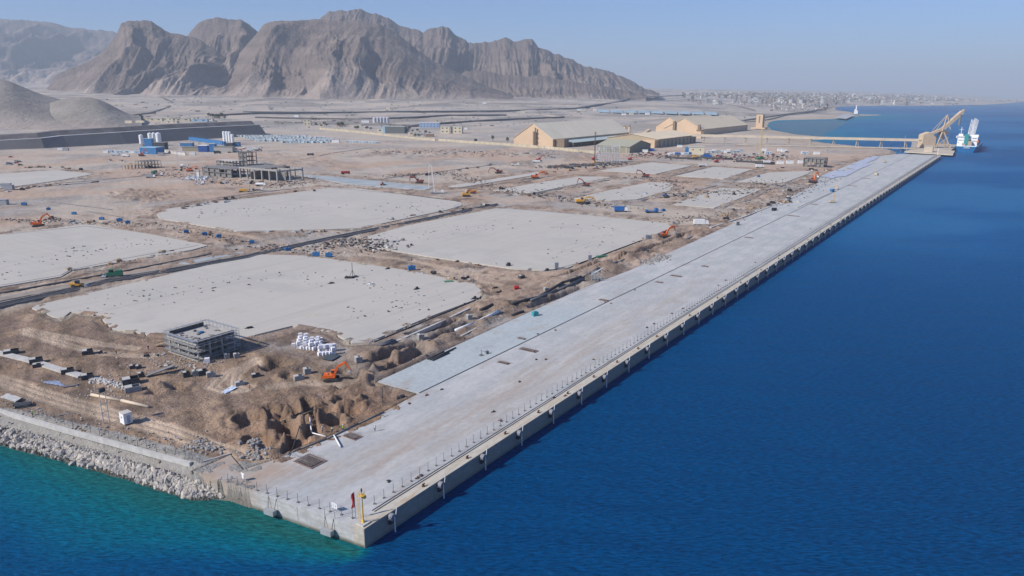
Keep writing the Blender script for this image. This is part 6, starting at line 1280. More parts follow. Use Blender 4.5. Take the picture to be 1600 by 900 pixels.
# ------------------------------------------------------------------ perimeter wall and compound
M_wallc = mat('wall_cream', (.46, .40, .29), .9, noise=.12, scale=.05)
def wall_run(pix, h, label, m=None):
    P = [at(*p) for p in pix]; a = MB(); o = P[0].copy()
    for p, q in zip(P[:-1], P[1:]):
        p0, q0 = p - o, q - o; a.bar(p0 + Vector((0, 0, h / 2)), q0 + Vector((0, 0, h / 2)), .8, h + 1); n = int((q - p).length / 12)
        for k in range(n): c = p0.lerp(q0, k / max(n, 1)); a.box(c.x, c.y, c.z, 1.3, 1.3, h + 1)
    tag(a.build('perimeter_wall', m or M_wallc, None, o), label, 'wall')
wall_run([(499, 202), (540, 205.5), (587, 210.5), (650, 217.5), (680, 220)], 3.4, 'long cream perimeter wall running left of the gap before the low farm buildings')
wall_run([(685, 220), (725, 223), (800, 228), (860, 233), (904, 238), (935, 240)], 3.4, 'long cream perimeter wall running right of the gap past the tan gable')
M_winD = mat('window_dark', (.10, .10, .11), .4)
def block(px, py, w, d, h, label, wm, rot=0, roofm=None, wins=0, name='house', cat='building', dz=0.0, floors=1, extra=None):
    r = thing(name, at(px, py), label, cat, None, rad(rot)); MB().box(0, d / 2, -1, w, d, h + 1).build('wall', wm, r); MB().box(0, d / 2, h, w + .8, d + .8, .6).build('roof', roofm or M_concl, r)
    for f in range(floors):
        for k in range(wins): MB().box(-w / 2 + (k + .5) * w / wins, -.12, h * (f + .4) / floors, w / wins * .35, .3, h / floors * .35).build('window', M_winD, r)
    if extra: extra(r)
    return r
block(480, 196, 17, 14, 14, 'cream two storey block at the left end of the perimeter wall', M_cream, 5, None, 2, floors=2)
block(500, 195.5, 26, 12, 7, 'low cream house with small towers beside the leftmost cream block', M_cream, 5, None, 3)
block(532, 197.5, 22, 10, 6, 'low pinkish house in front of the trees by the perimeter wall', mat('pink_render', (.55, .42, .34)), 3, None, 2); block(555, 197, 30, 6, 3, 'long very low pale house right of the pinkish house', M_cream, 3)
block(571, 192, 20, 12, 7, 'white barn behind the perimeter wall left of the tank row', M_white, 2)
for k in range(5):
    simple('storage_tank', MB().tube((0, 0, 0), (0, 0, 13), 5, 5, 14).tube((0, 0, 13), (0, 0, 15), 5, 1, 14), mat('silver_tank', (.55, .54, .56), .5), 585.5 + k * 5, 192, ['leftmost', 'second', 'middle', 'fourth', 'rightmost'][k] + ' pale round tank in the row beyond the compound', 'tank')
block(617, 208.5, 42, 26, 14, 'dark walled shed with pale blue end in the compound', mat('dark_wall', (.14, .15, .15)), -4, mat('pale_roof', (.50, .50, .44)), 0, 'storage_shed', 'shed'); block(603, 208, 14, 20, 15, 'pale blue end building joined to the dark walled shed', M_bluep, -4); block(594, 207, 12, 10, 8, 'small cream house left of the pale blue end building', M_cream, 0, None, 1)
block(671, 199.5, 48, 14, 11, 'long pale blue house beyond the compound', mat('sky_blue_render', (.33, .45, .64)), 0, M_white, 6, floors=2)
def stair(r): MB().box(-2, -1, 0, 4, 3, 18).build('stair_tower', mat('grey_render', (.36, .34, .31)), r)
block(705, 208.5, 46, 18, 14, 'cream two storey house with a grey stair tower in the compound', M_cream, -5, None, 5, floors=2, extra=stair)
block(643, 211.5, 14, 10, 6, 'small cream cottage left of three by the wall gap', M_cream, 0, None, 1); block(656, 213, 16, 12, 7, 'small pale cottage in the middle of three by the wall gap', M_concl, 0, None, 2); block(671, 214, 16, 12, 6, 'brown fronted cottage right of three by the wall gap', mat('brown_render', (.26, .18, .13)), 0)
block(728, 202.5, 7, 7, 5, 'tiny white hut right of the cream two storey house', M_white)
LB = [(228, 187.5, 16, 5), (243, 189, 22, 6), (262, 188, 18, 5), (272, 186.5, 16, 6), (285, 189, 24, 6), (300, 187, 18, 6), (312, 190, 26, 6), (325, 188, 16, 5), (268, 192.5, 18, 5)]
for k, (x, y, w, h) in enumerate(LB): block(x, y, w * 1.5, 12, h, 'cream house in the row behind the dark embankment, ' + ['leftmost', 'second', 'third', 'fourth', 'fifth in front', 'sixth', 'long pale blue fronted one', 'rightmost', 'lowest one at the front'][k], M_cream if k != 6 else M_bluep, RND.uniform(-8, 8), None, 2)
block(57, 128.5, 46, 12, 7, 'pale low house far up the valley before the haze mountains, left one', M_cream); block(80, 129, 50, 12, 8, 'pale low house far up the valley beside dark trees, right one', M_cream)
for k, (x, y) in enumerate([(463, 183), (606, 170), (757, 162), (817, 176), (905, 173), (912, 174), (930, 173), (930, 175), (975, 180), (987, 179), (1012, 179)]): block(x, y, 14, 9, 6, 'tiny pale hut alone on the plain at its own spot number unseen', M_cream if k % 2 else M_white).name = 'hut'
huts = [o for o in bpy.data.objects if o.name.split('.')[0] == 'hut']
for k, o in enumerate(huts): o['label'] = ['tiny pale hut beside the upper dark road far left of the plain', 'tiny white hut at the foot of the big smooth mountain', 'tiny hut on the plain below the craggy ridge', 'tiny white hut left of the pale track patch', 'first small white hut by the long road towards town', 'second small white hut by the long road towards town', 'third small white hut by the long road towards town', 'low white hut just below the long road towards town', 'white pale shed left of the pale blue plots', 'longer white shed before the pale blue plots', 'small brownish shed beyond the tan roofs'][k]
# ------------------------------------------------------------------ trees
M_leaf = mat('dusty_leaves', (.055, .075, .035), .9, noise=.35, scale=.5); M_bark = mat('bark', (.14, .10, .07), .95)
def tree_proto(seed, h=8.0, w=6.0):
    rd = random.Random(seed); r = thing('tree', (0, 0, 0), 'x', 'tree'); t = MB().tube((0, 0, -.5), (0, 0, h * .45), .35, .22, 6)
    for k in range(4): a = k * 1.57 + rd.random(); t.tube((0, 0, h * .35), (math.cos(a) * w * .3, math.sin(a) * w * .3, h * .65), .16, .06, 5)
    t.build('trunk', M_bark, r); c = MB()
    for k in range(170):
        a, b = rd.uniform(0, 6.28), rd.uniform(-.6, 1.3); q = rd.uniform(.45, 1) ; x, y, z = math.cos(a) * math.cos(b) * q * w / 2, math.sin(a) * math.cos(b) * q * w / 2, h * .66 + math.sin(b) * q * h * .34
        s = rd.uniform(.3, .8); v = [(x + rd.uniform(-s, s), y + rd.uniform(-s, s), z + rd.uniform(-s, s)) for _ in range(4)]; c.add(v, [(0, 1, 2), (0, 2, 3), (1, 3, 2)])
    c.build('crown', M_leaf, r); return r
TP = [tree_proto(5), tree_proto(9, 6.5, 7)]; ti = 0
TREES = [((195, 188), (222, 194), 16, 'dark leafy tree in the clump left of the cream house row', 'trees in the left clump', 1.7), ((322, 182), (352, 188), 12, 'dark leafy tree right of the cream house row', 'trees right of the cream house row', 1.5), ((500, 197), (535, 199), 9, 'dark leafy tree behind the left perimeter wall', 'trees behind the left perimeter wall', 1.3), ((552, 202), (590, 204), 6, 'low dark tree between pinkish house and blue ended shed', 'trees left of the dark walled shed', 1.2),
         ((626, 203), (640, 206), 5, 'dark leafy tree right of the dark walled shed', 'trees right of the dark walled shed', 1.3), ((636, 206), (690, 216), 8, 'low tree among the three cottages', 'trees among the cottages', 1.1), ((742, 221), (750, 224), 3, 'dark bush like tree against the right perimeter wall', 'trees against the right perimeter wall', 1.0), ((480, 188), (500, 190), 4, 'small tree behind the cream block', 'trees behind the cream block', 1.0), ((70, 126), (96, 129), 8, 'dark tree by the pale valley houses', 'trees by the valley houses', 2.4)]
for (a, b, n, lab, grp, sc_) in TREES:
    for k in range(n):
        p = at(RND.uniform(a[0], b[0]), RND.uniform(a[1], b[1])); o = TP[ti] if ti < 2 else dup(TP[ti % 2], p); ti += 1; o.location = p; o.rotation_euler.z = RND.uniform(0, 6); s_ = sc_ * RND.uniform(.75, 1.15); o.scale = (s_,) * 3; tag(o, lab, 'tree', grp)
for k, (x, y) in enumerate([(770, 222), (793, 225)]): o = dup(TP[0], at(x, y)); o.scale = (1, 1, 1.5); tag(o, ['slender bare tree behind the right perimeter wall, left one', 'slender bare tree behind the right perimeter wall, beside the tan gable'][k], 'tree'); o['group'] = 'slender trees behind the wall'
# ------------------------------------------------------------------ batching plants
def silo(px, py, h, rr, label, grp):
    r = thing('silo', place(px, py), label, 'silo', grp); MB().tube((0, 0, h * .25), (0, 0, h), rr, rr, 14).tube((0, 0, h), (0, 0, h + rr * .4), rr, rr * .3, 14).tube((0, 0, h * .12), (0, 0, h * .25), rr * .3, rr, 14).build('tank', M_white, r)
    l = MB()
    for k in range(4): a = k * math.pi / 2 + .7; l.bar((math.cos(a) * rr * .85, math.sin(a) * rr * .85, 0), (math.cos(a) * rr * .85, math.sin(a) * rr * .85, h * .28), .35)
    l.build('legs', M_steel, r)
for k, (x, y) in enumerate([(222, 229), (236, 228), (242, 227.5), (249, 228)]): silo(x, y, 20 if k else 18, 3.2 if k < 3 else 4.0, 'white silo of the left batching plant, ' + ['standing apart on the left', 'behind the blue hopper', 'second right of the hopper', 'rightmost and widest'][k], 'silos of the left batching plant')
for k, (x, y) in enumerate([(351.5, 226), (356, 226), (360, 226.5), (364, 226.5)]): silo(x, y, 21 if k < 3 else 17, 2.6, 'white silo of the right batching plant, ' + ['leftmost', 'second', 'third', 'rightmost and shorter'][k], 'silos of the right batching plant')
block(232, 231, 12, 8, 14, 'blue hopper tower in front of the left silos', M_blue, 0, M_bluep, 0, 'hopper', 'hopper'); block(231.5, 241, 26, 18, 9, 'blue shed with pale roof at the foot of the left silos', M_blue, -12, M_bluep, 0, 'shed', 'shed'); block(249, 233.5, 18, 10, 10, 'dark grey shed right of the blue hopper', M_black, -5, M_concd, 0, 'shed', 'shed')
g = MB().bar((0, 0, 5), (0, 0, 5.01), .1); g = MB(); A_, B_ = at(299, 227), at(351, 231); o_ = A_.copy(); g.bar(Vector((0, 0, 11)), B_ - A_ + Vector((0, 0, 7)), 7, 5); g.build('x', M_blue, None, o_).name = 'conveyor_gallery_long'; o = bpy.data.objects['conveyor_gallery_long']; o.name = 'conveyor_gallery'; tag(o, 'long bright blue conveyor gallery sloping to the right silos', 'conveyor')
for k in range(5): q = A_.lerp(B_, k / 4.0); s_ = MB().box(0, -3, 0, .6, .6, 9).box(0, 3, 0, .6, .6, 9).bar((0, -3, 8.6), (0, 3, 8.6), .5).build('support', M_steel, o, q - A_)
block(291, 228.5, 20, 8, 5, 'low blue shed at the left end of the blue gallery', M_blue, 0, None, 0, 'shed', 'shed'); block(317, 237.5, 14, 12, 9, 'dark blue shed under the middle of the blue gallery', mat('deep_blue_sheet', (.015, .07, .26), .6), -8, M_white, 0, 'shed', 'shed'); block(332, 238, 8, 8, 12, 'upright blue tower under the blue gallery', M_blue, 0, None, 0, 'hopper', 'hopper')
block(349, 238.5, 27, 12, 8, 'grey concrete aggregate bunker right of the blue tower', M_conc, -2, M_sand if 'M_sand' in globals() else M_concd, 0, 'bunker', 'bunker'); block(298, 236.5, 26, 12, 6, 'brown grey aggregate bunker left of the dark blue shed', M_olive, -6, M_concd, 0, 'bunker', 'bunker'); block(368, 229, 12, 8, 6, 'blue cabin at the foot of the right silos', M_blue, 0, M_black, 0, 'cabin', 'cabin'); block(357, 229.5, 13, 10, 6, 'black hopper box below the right silos', M_black, 0, None, 0, 'hopper', 'hopper')
wall_run([(247, 236.5), (272, 240.5), (290, 243)], 3.0, 'low pale wall between the blue shed and white containers', M_concl)
simple('low_wall', MB().box(0, 0, 0, 60, 1, 3), M_concl, 200, 229, 'pale yard wall left of the left silos', 'wall', 5)
# site cabins, containers and lorries in yards: one of each kind copied
def make_cab(m, name='site_cabin', L=7.5):
    r = thing(name, (0, 0, 0), 'x', 'cabin' if 'cabin' in name else 'container'); MB().box(0, 0, .2, L, 2.9, 2.8).build('body', m, r); MB().box(0, 0, 3.0, L + .3, 3.2, .2).build('roof', M_white if 'cabin' in name else m, r)
    if 'cabin' in name: MB().box(-L * .25, -1.48, 1.3, 1.1, .06, .9).box(L * .3, -1.48, 1.3, 1.1, .06, .9).build('window', M_winD, r); MB().box(0, -1.48, .3, 1.0, .06, 2.1).build('door', M_plain['blue'], r)
    return r
CABW = make_cab(mat('cabin_pale_blue', (.50, .60, .62), .6)); CABG = make_cab(mat('cabin_grey', (.35, .42, .45), .6)); CON = [make_cab(M_plain[c], 'shipping_container', 6.1) for c in ('white', 'blue', 'grey')]
PR = {'w': CABW, 'g': CABG, 'c': CON[0], 'b': CON[1], 'k': CON[2]}; used = set()
def put(kind, px, py, rot, lab, grp, sc_=1.0):
    o = PR[kind]
    if kind in used: o = dup(o, (0, 0, 0))
    used.add(kind); o.location = place(px, py, .1); o.rotation_euler.z = rad(rot); o.scale = (sc_,) * 3; tag(o, lab, None, grp); return o
for k in range(100):
    row = k % 5; x = [372, 384, 392, 402, 418][row] + (k // 5) * [5.6, 6.4, 6.6, 6.0, 4.8][row] + RND.uniform(-1, 1); y = [214.0, 216.2, 218.4, 220.8, 223.0][row] + (x - 400) * .004
    if x < 440 and row > 3: continue
    put('w' if RND.random() < .66 else 'g', x, y, RND.choice([-8, -8, 82]), ['small pale cabin in the back row of the big white camp', 'small pale cabin in the second row of the big white camp', 'small pale cabin in the middle row of the big white camp', 'small pale cabin in the fourth row of the big white camp', 'small pale cabin in the front row of the big white camp'][row], 'cabins in row %s of the white camp' % ['one', 'two', 'three', 'four', 'five'][row], 1.15)
block(524, 222.8, 13, 6, 5, 'white tent like box at the right end of the big white camp', M_white, 0, None, 0, 'cabin', 'cabin')
for k in range(10): put('w' if k % 3 else 'g', 544 + k * 5.1, 222.6 + k * .18, -6, 'pale blue cabin in the short row right of the white camp', 'cabins in the short row right of the camp', 1.05)
for k in range(9): put('w' if k % 2 else 'c', 165 + k * 7 + RND.uniform(-1, 1), 238.8 + RND.uniform(-.8, .8), 2, 'white or pale blue cabin left of the blue shed of the left plant', 'cabins left of the left plant', 1.1)
for k, (x, y, kk, lab) in enumerate([(95, 235, 'c', 'white container alone on open ground right of the embankment foot'), (103, 235.5, 'k', 'grey container beside the lone white container'), (285, 241, 'c', 'white container at the foot of the pale wall, left one'), (301, 242, 'c', 'white container at the foot of the pale wall, right one'), (252, 243, 'k', 'grey container right of the blue shed'), (4, 320, 'k', 'grey container at the left end above the first blue tank'), (14, 297, 'k', 'grey cabin on the drain by the farthest left slab'), (10, 293, 'k', 'second grey cabin on the drain by the farthest left slab')]): put(kk, x, y, 5, lab, 'single containers', 1.3)
for k in range(8): put(['c', 'c', 'w', 'b'][k % 4], 1046 + k * 4.3, 241.5 + RND.uniform(-.5, .5), -5, 'white container in the row left of the cream block' if k % 4 != 3 else 'blue container in the row left of the cream block', 'containers left of the cream block' if k % 4 != 3 else 'blue containers left of the cream block', 1.0)
for k in range(12): put('wgckg'[k % 5], 1108 + k * 4.4 + RND.uniform(-1, 1), 237.5 + RND.uniform(-1.5, 1.5), -5, 'small pale cabin in the crowded yard right of the cream block', 'cabins right of the cream block', 1.0)
for k, (x, y, kk) in enumerate([(1018, 236, 'b'), (1008, 238, 'c'), (1062, 230.5, 'c'), (1136, 239, 'c'), (1219, 236.5, 'c'), (1225, 237.5, 'c'), (1193, 236, 'c'), (1200, 241, 'w'), (1257, 241, 'w'), (1276, 241.5, 'c'), (1198, 256, 'c'), (1219, 256.5, 'c'), (1234, 256, 'c'), (1252, 255.5, 'c')]):
    put(kk, x, y, -4, ['blue container by the road below the tan sheds', 'white container by the road below the tan sheds', 'white container behind the cream block', 'white cabin in mid yard right of the cream block', 'white cabin on the sand left of the white caravan pair', 'white caravan on the sand right of the green based crane', 'white box behind the green based crane', 'pale cabin right of the green based crane', 'pale roofed cabin on the sand before the beach trestle', 'long white trailer on the sand before the beach trestle', 'white box left of the small two storey frame, first', 'white box left of the small two storey frame, second', 'white box left of the small two storey frame, third', 'white box nearest the small two storey frame'][k], 'boxes in the works yard', 1.25)
# parked vehicles
cars = [make_car('car', M_plain['white']), make_car('car', M_plain['silver']), make_car('pickup', M_plain['white']), make_car('car', M_plain['black']), make_car('car', M_plain['red'])]; cu = set()
def car(px, py, rot, lab, grp, k=None, sc_=1.15):
    k = RND.randrange(5) if k is None else k; o = cars[k]
    if k in cu: o = dup(o, (0, 0, 0))
    cu.add(k); o.location = place(px, py, .15); o.rotation_euler.z = rad(rot); o.scale = (sc_,) * 3; tag(o, ['white', 'silver', 'white pickup', 'black', 'red'][k] + lab, None, grp and ['white', 'silver', 'pickup', 'black', 'red'][k] + grp)
for k in range(44): car(1120 + RND.uniform(0, 110), 238 + RND.uniform(0, 9), RND.choice([0, 90, 20]), ' vehicle parked in the crowded works yard between cream block and crane', ' vehicles parked in the works yard')
for k in range(16): car(1000 + RND.uniform(0, 50), 239 + RND.uniform(0, 5), RND.choice([0, 90]), ' vehicle parked along the road below the tan sheds', ' vehicles below the tan sheds')
for k in range(18): car(352 + RND.uniform(0, 62), 231 + RND.uniform(0, 8), RND.choice([0, 90, 30]), ' vehicle parked between the right silos and the pink ground', ' vehicles near the right silos')
for k in range(10): car(8 + RND.uniform(0, 28), 252 + RND.uniform(0, 7), 10, ' vehicle parked at the far left edge of the works', ' vehicles at the far left')
for x, y, r_, l, k in [(311, 288.5, 5, ' vehicle before the round cluster of white blocks', 2), (445, 261, 30, ' vehicle behind the portal hall', 4), (17, 246, 0, ' vehicle on pale ground at the far left', 4), (1293, 237, 0, ' vehicle on the sand near the long trailer', 0)]: car(x, y, r_, l, None, k)
for k, (x, y) in enumerate([(371, 238, ), (384, 233), (391, 236), (399, 234), (181, 243), (340, 240)]): truck(x, y, ['white mixer truck by the grey bunker of the right plant', 'white mixer truck right of the right silos', 'white lorry by the edge of the white camp', 'pale lorry farthest right of the right silos', 'white lorry before the cabins left of the left plant', 'dark lorry under the blue tower'][k], 10, 'white' if k != 5 else 'black', 'mixer' if k < 2 else 'box', 'white' if k != 5 else 'black', 1.2)
truck(1088, 247, 'yellow truck parked in front of the cream block', 0, 'sand', 'tipper', M_yelm, 1.3); truck(1105, 247, 'blue grey lorry parked right of the yellow truck', 0, 'blue', 'box', 'blue', 1.4)
# circle of white blocks
M_blk = mat('white_block', (.60, .62, .64), .8)
for k in range(46):
    a = RND.uniform(0, 6.28); q = math.sqrt(RND.random()); o = tag(MB().box(0, 0, 0, 2.0, 1.4, 1.4).build('concrete_block', M_blk, None, place(308 + 18 * q * math.cos(a), 279 + 3.2 * q * math.sin(a)), RND.uniform(0, 3)), 'white precast block in the round cluster below the pale pole', 'block', 'white blocks of the round cluster')
block(309.5, 277, 2.5, 2.5, 6, 'taller white cylinder pair in the round cluster', M_white, 0, None, 0, 'water_tank', 'tank')
# rows of dark goods in yards, as loose stuff nobody could count
def litter(name, lab, pts, n, sp, size, ms, cat='debris', seed=5, flat=.5):
    rd = random.Random(seed); P = [at(*p) for p in pts]; a = MB()
    for k in range(n):
        f = rd.random() * (len(P) - 1); i = min(int(f), len(P) - 2); q = P[i].lerp(P[i + 1], f - i); x, y = q.x + rd.gauss(0, sp), q.y + rd.gauss(0, sp); a.mi = rd.randrange(len(ms))
        w = rd.uniform(.3, 1) * size; a.box(x, y, level(x, y) - .15, w * rd.uniform(.5, 3), w, w * flat * rd.uniform(.5, 1.4) + .3, rd.uniform(0, 3.1))
    tag(a.build(name, ms), lab, cat, None, 'stuff')
DM = [M_dark, M_concd, M_black, M_soil, M_rust, M_concd]
litter('debris', 'dark scattered scraps over the works yard below the tan sheds', [(1000, 243), (1100, 246), (1230, 249)], 520, 22, 1.5, DM, seed=1)
litter('debris', 'dark scattered scraps along the inland edge of the far apron', [(1040, 345), (1150, 335), (1240, 300), (1300, 275)], 620, 8, .75, DM, seed=2)
litter('debris', 'dark jumble of steel in the yard under the white scaffold block', [(862, 262), (900, 259), (965, 256)], 420, 9, 2.4, DM, seed=3)
litter('debris', 'scraps and offcuts through the building yard around the portal hall', [(230, 268), (330, 280), (430, 290), (470, 285)], 560, 12, .9, DM + [M_concl], seed=4)
litter('debris', 'scraps along the ditch and lane behind the pump truck', [(600, 275), (700, 270), (800, 300), (980, 325)], 620, 8, .9, DM, seed=5)
litter('debris', 'scraps along the lane between the left slabs', [(10, 345), (100, 347), (250, 352), (400, 385), (520, 398)], 420, 4, .7, DM + [M_concl], seed=6)
litter('debris', 'scraps on the crossing of the black channel', [(500, 385), (560, 375), (600, 392)], 380, 5, .9, DM + [M_concl], seed=7)
litter('debris', 'scraps along the trenches beside the apron', [(600, 580), (700, 530), (800, 480), (950, 415), (1060, 360)], 160, 3.0, .35, DM + [M_concl], seed=8)
litter('debris', 'scraps around the scaffolded building', [(235, 560), (300, 570), (340, 567)], 170, 3, .3, [M_concl, M_concl, M_concd, M_wood], seed=9)
litter('debris', 'scraps round the crossings of the far slabs', [(990, 278), (1040, 280), (1060, 305), (1160, 300), (1200, 282)], 420, 9, 1.0, DM, seed=10)
litter('debris', 'small scraps across the open brown ground of the foreground', [(20, 585), (200, 570), (420, 600), (520, 640)], 240, 11, .2, [M_concl, M_concd, M_wood], seed=11)
litter('debris', 'small dark offcuts lying about on the near slab', [(150, 480), (300, 450), (480, 430), (680, 460), (600, 500)], 150, 9, .55, [M_dark, M_concd, M_steel], seed=21, flat=.2)
litter('debris', 'small dark offcuts lying about on the second big slab', [(600, 375), (800, 350), (980, 360), (850, 405)], 110, 8, .6, [M_dark, M_concd, M_steel], seed=22, flat=.2)
litter('debris', 'small dark offcuts lying about on the slab below the portal hall', [(300, 335), (450, 325), (680, 320), (600, 345)], 110, 12, .7, [M_dark, M_concd, M_steel], seed=23, flat=.2)
litter('debris', 'small dark offcuts lying about on the left slab', [(20, 430), (120, 390), (260, 380)], 80, 9, .6, [M_dark, M_concd, M_steel], seed=24, flat=.2)
litter('debris', 'small dark offcuts lying about on the far row of slabs', [(830, 292), (960, 305), (1110, 310), (1200, 280), (1000, 262)], 200, 14, 1.0, [M_dark, M_concd, M_steel], seed=25, flat=.2)
litter('gravel_scraps', 'stone scraps and dark tufts along the fence above the rock slope', [(0, 625), (100, 655), (200, 680), (290, 700)], 220, 3.0, .3, [M_concl, M_rockd, M_soil], seed=12)
# ------------------------------------------------------------------ trestle, conveyor, berth, ship loader and ship
M_trs = mat('trestle_tan', (.52, .44, .34), .85, noise=.08, scale=.1)
p0, p1 = W(1146, 300, 0), W(1209, 45, 0)
r = thing('trestle', p0, 'low concrete trestle road on piles leading across the water to the berth', 'trestle'); d_ = p1 - p0
MB().bar(Vector((0, 0, 5.2)), d_ + Vector((0, 0, 5.2)), 7, 1.2).build('deck', M_trs, r); rl = MB().bar(Vector((0, 0, 6.6)) , d_ + Vector((0, 0, 6.6)), .15)
for k in range(30): q = d_ * (k / 29); rl.bar(q + Vector((0, 0, 5.8)), q + Vector((0, 0, 6.8)), .15)
rl.build('handrail', M_steel, r)
for k in range(16): q = d_ * (k / 15); MB().tube(q + Vector((-2, 0, -4)), q + Vector((-2, 0, 4.6)), .6, .6, 8).tube(q + Vector((2, 1, -4)), q + Vector((2, 1, 4.6)), .6, .6, 8).bar(q + Vector((-3, 0, 4.3)), q + Vector((3, 1, 4.3)), 1.2, 1.0).build('pile', M_concd, r)
c0, c1 = W(1140, 480, GZ), W(1216, 42, GZ); r = thing('conveyor_bridge', c0, 'long tan elevated conveyor bridge crossing the beach and water to the ship loader', 'conveyor'); d_ = c1 - c0
MB().bar(Vector((0, 0, 13.5)), d_ + Vector((0, 0, 13.5)), 5, 3.8).build('gallery', M_trs, r)
for k in range(13): q = d_ * ((k + .5) / 13); MB().bar(q + Vector((-3, 0, -6)), q + Vector((-1, 0, 11.8)), .9).bar(q + Vector((3, 1, -6)), q + Vector((1, 1, 11.8)), .9).bar(q + Vector((-2, 0, 5)), q + Vector((2, 1, 5)), .6).build('pier', M_trs, r)
r = tag(MB().prism([(1206, 52), (1214, -3), (1345, -4), (1400, 72), (1300, 60)], -5, 5.2).build('berth', mat('berth_concrete', (.43, .39, .33), .9, noise=.15, scale=.03), None, PO, ANG), kind='structure')
r = thing('berth_annex', W(1160, 22, 5), 'tan pump house on the near corner of the old berth', 'building', None, ANG); MB().box(0, 0, -1, 10, 11, 8).build('wall', M_trs, r); MB().box(0, 0, 7, 11, 12, .5).build('roof', M_concl, r); MB().prism([(-36, -34), (50, -30), (50, 28), (-12, 30)], -2.5, -1.0).build('platform', M_trs, r)
for k in range(9): MB().tube((-28 + k * 9, -30, -9), (-28 + k * 9, -30, -2.5), .8, .8, 8).build('pile', M_concd, r)
# ship loader
L0 = W(1240, 30, 5.2); r = thing('ship_loader', L0, 'big tan ship loader with raised boom standing on the berth', 'ship loader', None, 0)
tn = mat('loader_tan', (.55, .42, .29), .8, noise=.08, scale=.1)
MB().box(-4, 0, 0, 20, 14, 16).side([(-14, 16), (6, 16), (-4, 24), (-14, 20)], -7, 7).build('transfer_house', tn, r)
bm = MB().bar((-14, 0, 10), (-2, 0, 20), 7, 6).bar((-6, 0, 18), (20, 0, 30), 5, 4).bar((18, 0, 29), (44, 0, 54), 6, 5).bar((43, 0, 53), (47, 0, 57), 3, 3); bm.build('boom', tn, r)
lg = MB().bar((8, -6, 0), (16, -4, 24), 1.6).bar((30, -6, 0), (18, -4, 24), 1.6).bar((8, 6, 0), (16, 4, 24), 1.6).bar((30, 6, 0), (18, 4, 24), 1.6).bar((8, -6, 5), (30, -6, 5), 2).bar((8, 6, 5), (30, 6, 5), 2).bar((10, -6, 5), (26, -5, 16), .8).bar((28, -6, 5), (12, -5, 16), .8); lg.build('portal_leg', tn, r)
MB().bar((16, -3, 24), (22, 0, 50), 1.2).bar((28, -3, 28), (22, 0, 50), 1.0).bar((22, 0, 50), (40, 0, 50), .35).bar((22, 0, 50), (2, 0, 26), .6).bar((22, 0, 50), (8, 0, 27), .6).build('mast', tn, r); MB().tube((41, -2, 50), (41, -2, 34), 1.8, 1.4, 8).build('spout', M_concd, r); MB().box(20, 0, 20, 10, 9, 6).build('machine_house', mat('brown_steel', (.22, .16, .11)), r)
simple('lamp_mast', MB().tube((0, 0, 0), (0, 0, 16), .5, .3, 6), M_steel, 1402, 200, 'thin lamp mast rising behind the conveyor over the water', 'mast', loc=W(1290, 70, 5)); simple('navigation_mast', MB().tube((0, 0, 0), (0, 0, 10), .4, .3, 6), M_white, 0, 0, 'white mast at the far corner of the quay', 'mast', loc=W(1090, 4, QZ))
# ship
SB = W(1236, -4.5, 0); r = thing('cargo_ship', SB, 'blue hulled cargo ship with white superstructure moored at the old berth', 'ship', None, ANG)
Ls, Bs = 185, 31; h = MB(); ring = []
st = [(0, .86, 1), (6, .97, 1), (25, 1, 1), (140, 1, 1), (165, .78, 1), (178, .42, 1), (Ls, .04, 1)]
for x, w, _ in st:
    hw = Bs / 2 * w; tw = hw * (.80 if x in (0, 6) else .96); ring.append([(x + (3 if x == 0 else 0), -Bs / 2 - tw * .9, -1), (x, -Bs / 2 - hw, 9 + (3 if x > 160 else 0)), (x, -Bs / 2 + hw, 9 + (3 if x > 160 else 0)), (x + (3 if x == 0 else 0), -Bs / 2 + tw * .9, -1)])
V = [p for q in ring for p in q]; n = len(ring); h.add(V, [(4 * i + j, 4 * (i + 1) + j, 4 * (i + 1) + (j + 1) % 4, 4 * i + (j + 1) % 4) for i in range(n - 1) for j in range(3)] + [(0, 1, 2, 3)]); h.build('hull', mat('hull_blue', (.02, .16, .36), .5, noise=.1, scale=.05), r)
def sbx(nm, m, *bs):
    a = MB()
    for (x, y, z, dx, dy, dz) in bs: a.box(x, -Bs / 2 + y, z, dx, dy, dz)
    a.build(nm, m, r)
sbx('superstructure', M_white, (15, 8.5, 9.05, 15, 9, 12), (16, 6, 21, 9, 19, 3), (18, 10, 24, 5, 6, 3), (22, 0, 9.05, 10, 9, 9), (19, -9, 9.05, 14, 8, 14), (21, -8, 23, 9, 11, 3), (6, 8, 9.05, 4, 5, 5)); sbx('window_band', M_winD, (10.9, 6, 22, .2, 17, 1.0), (11.9, -9, 20.5, .2, 6, .8), (11.9, -9, 16.5, .2, 6, .7), (7.4, 8.5, 17.5, .2, 7, .7), (7.4, 8.5, 13.5, .2, 7, .7)); sbx('deck_house', mat('buff_paint', (.45, .33, .24)), (7, -4, 9.05, 6, 5, 8), (4, 3, 9.05, 3, 3, 4)); sbx('mast', M_white, (17, 10, 27, .6, .6, 10), (17, 10, 33, .4, 6, .4)); sbx('funnel', mat('teal_funnel', (.03, .26, .27), .5), (10, 1.5, 9.05, 6, 5.5, 18)); sbx('hatch_cover', mat('hatch_red', (.25, .09, .06), .7), (50, 0, 9.1, 26, 22, 3), (85, 0, 9.1, 26, 22, 3), (120, 0, 9.1, 26, 22, 3), (152, 0, 9.3, 18, 18, 3))
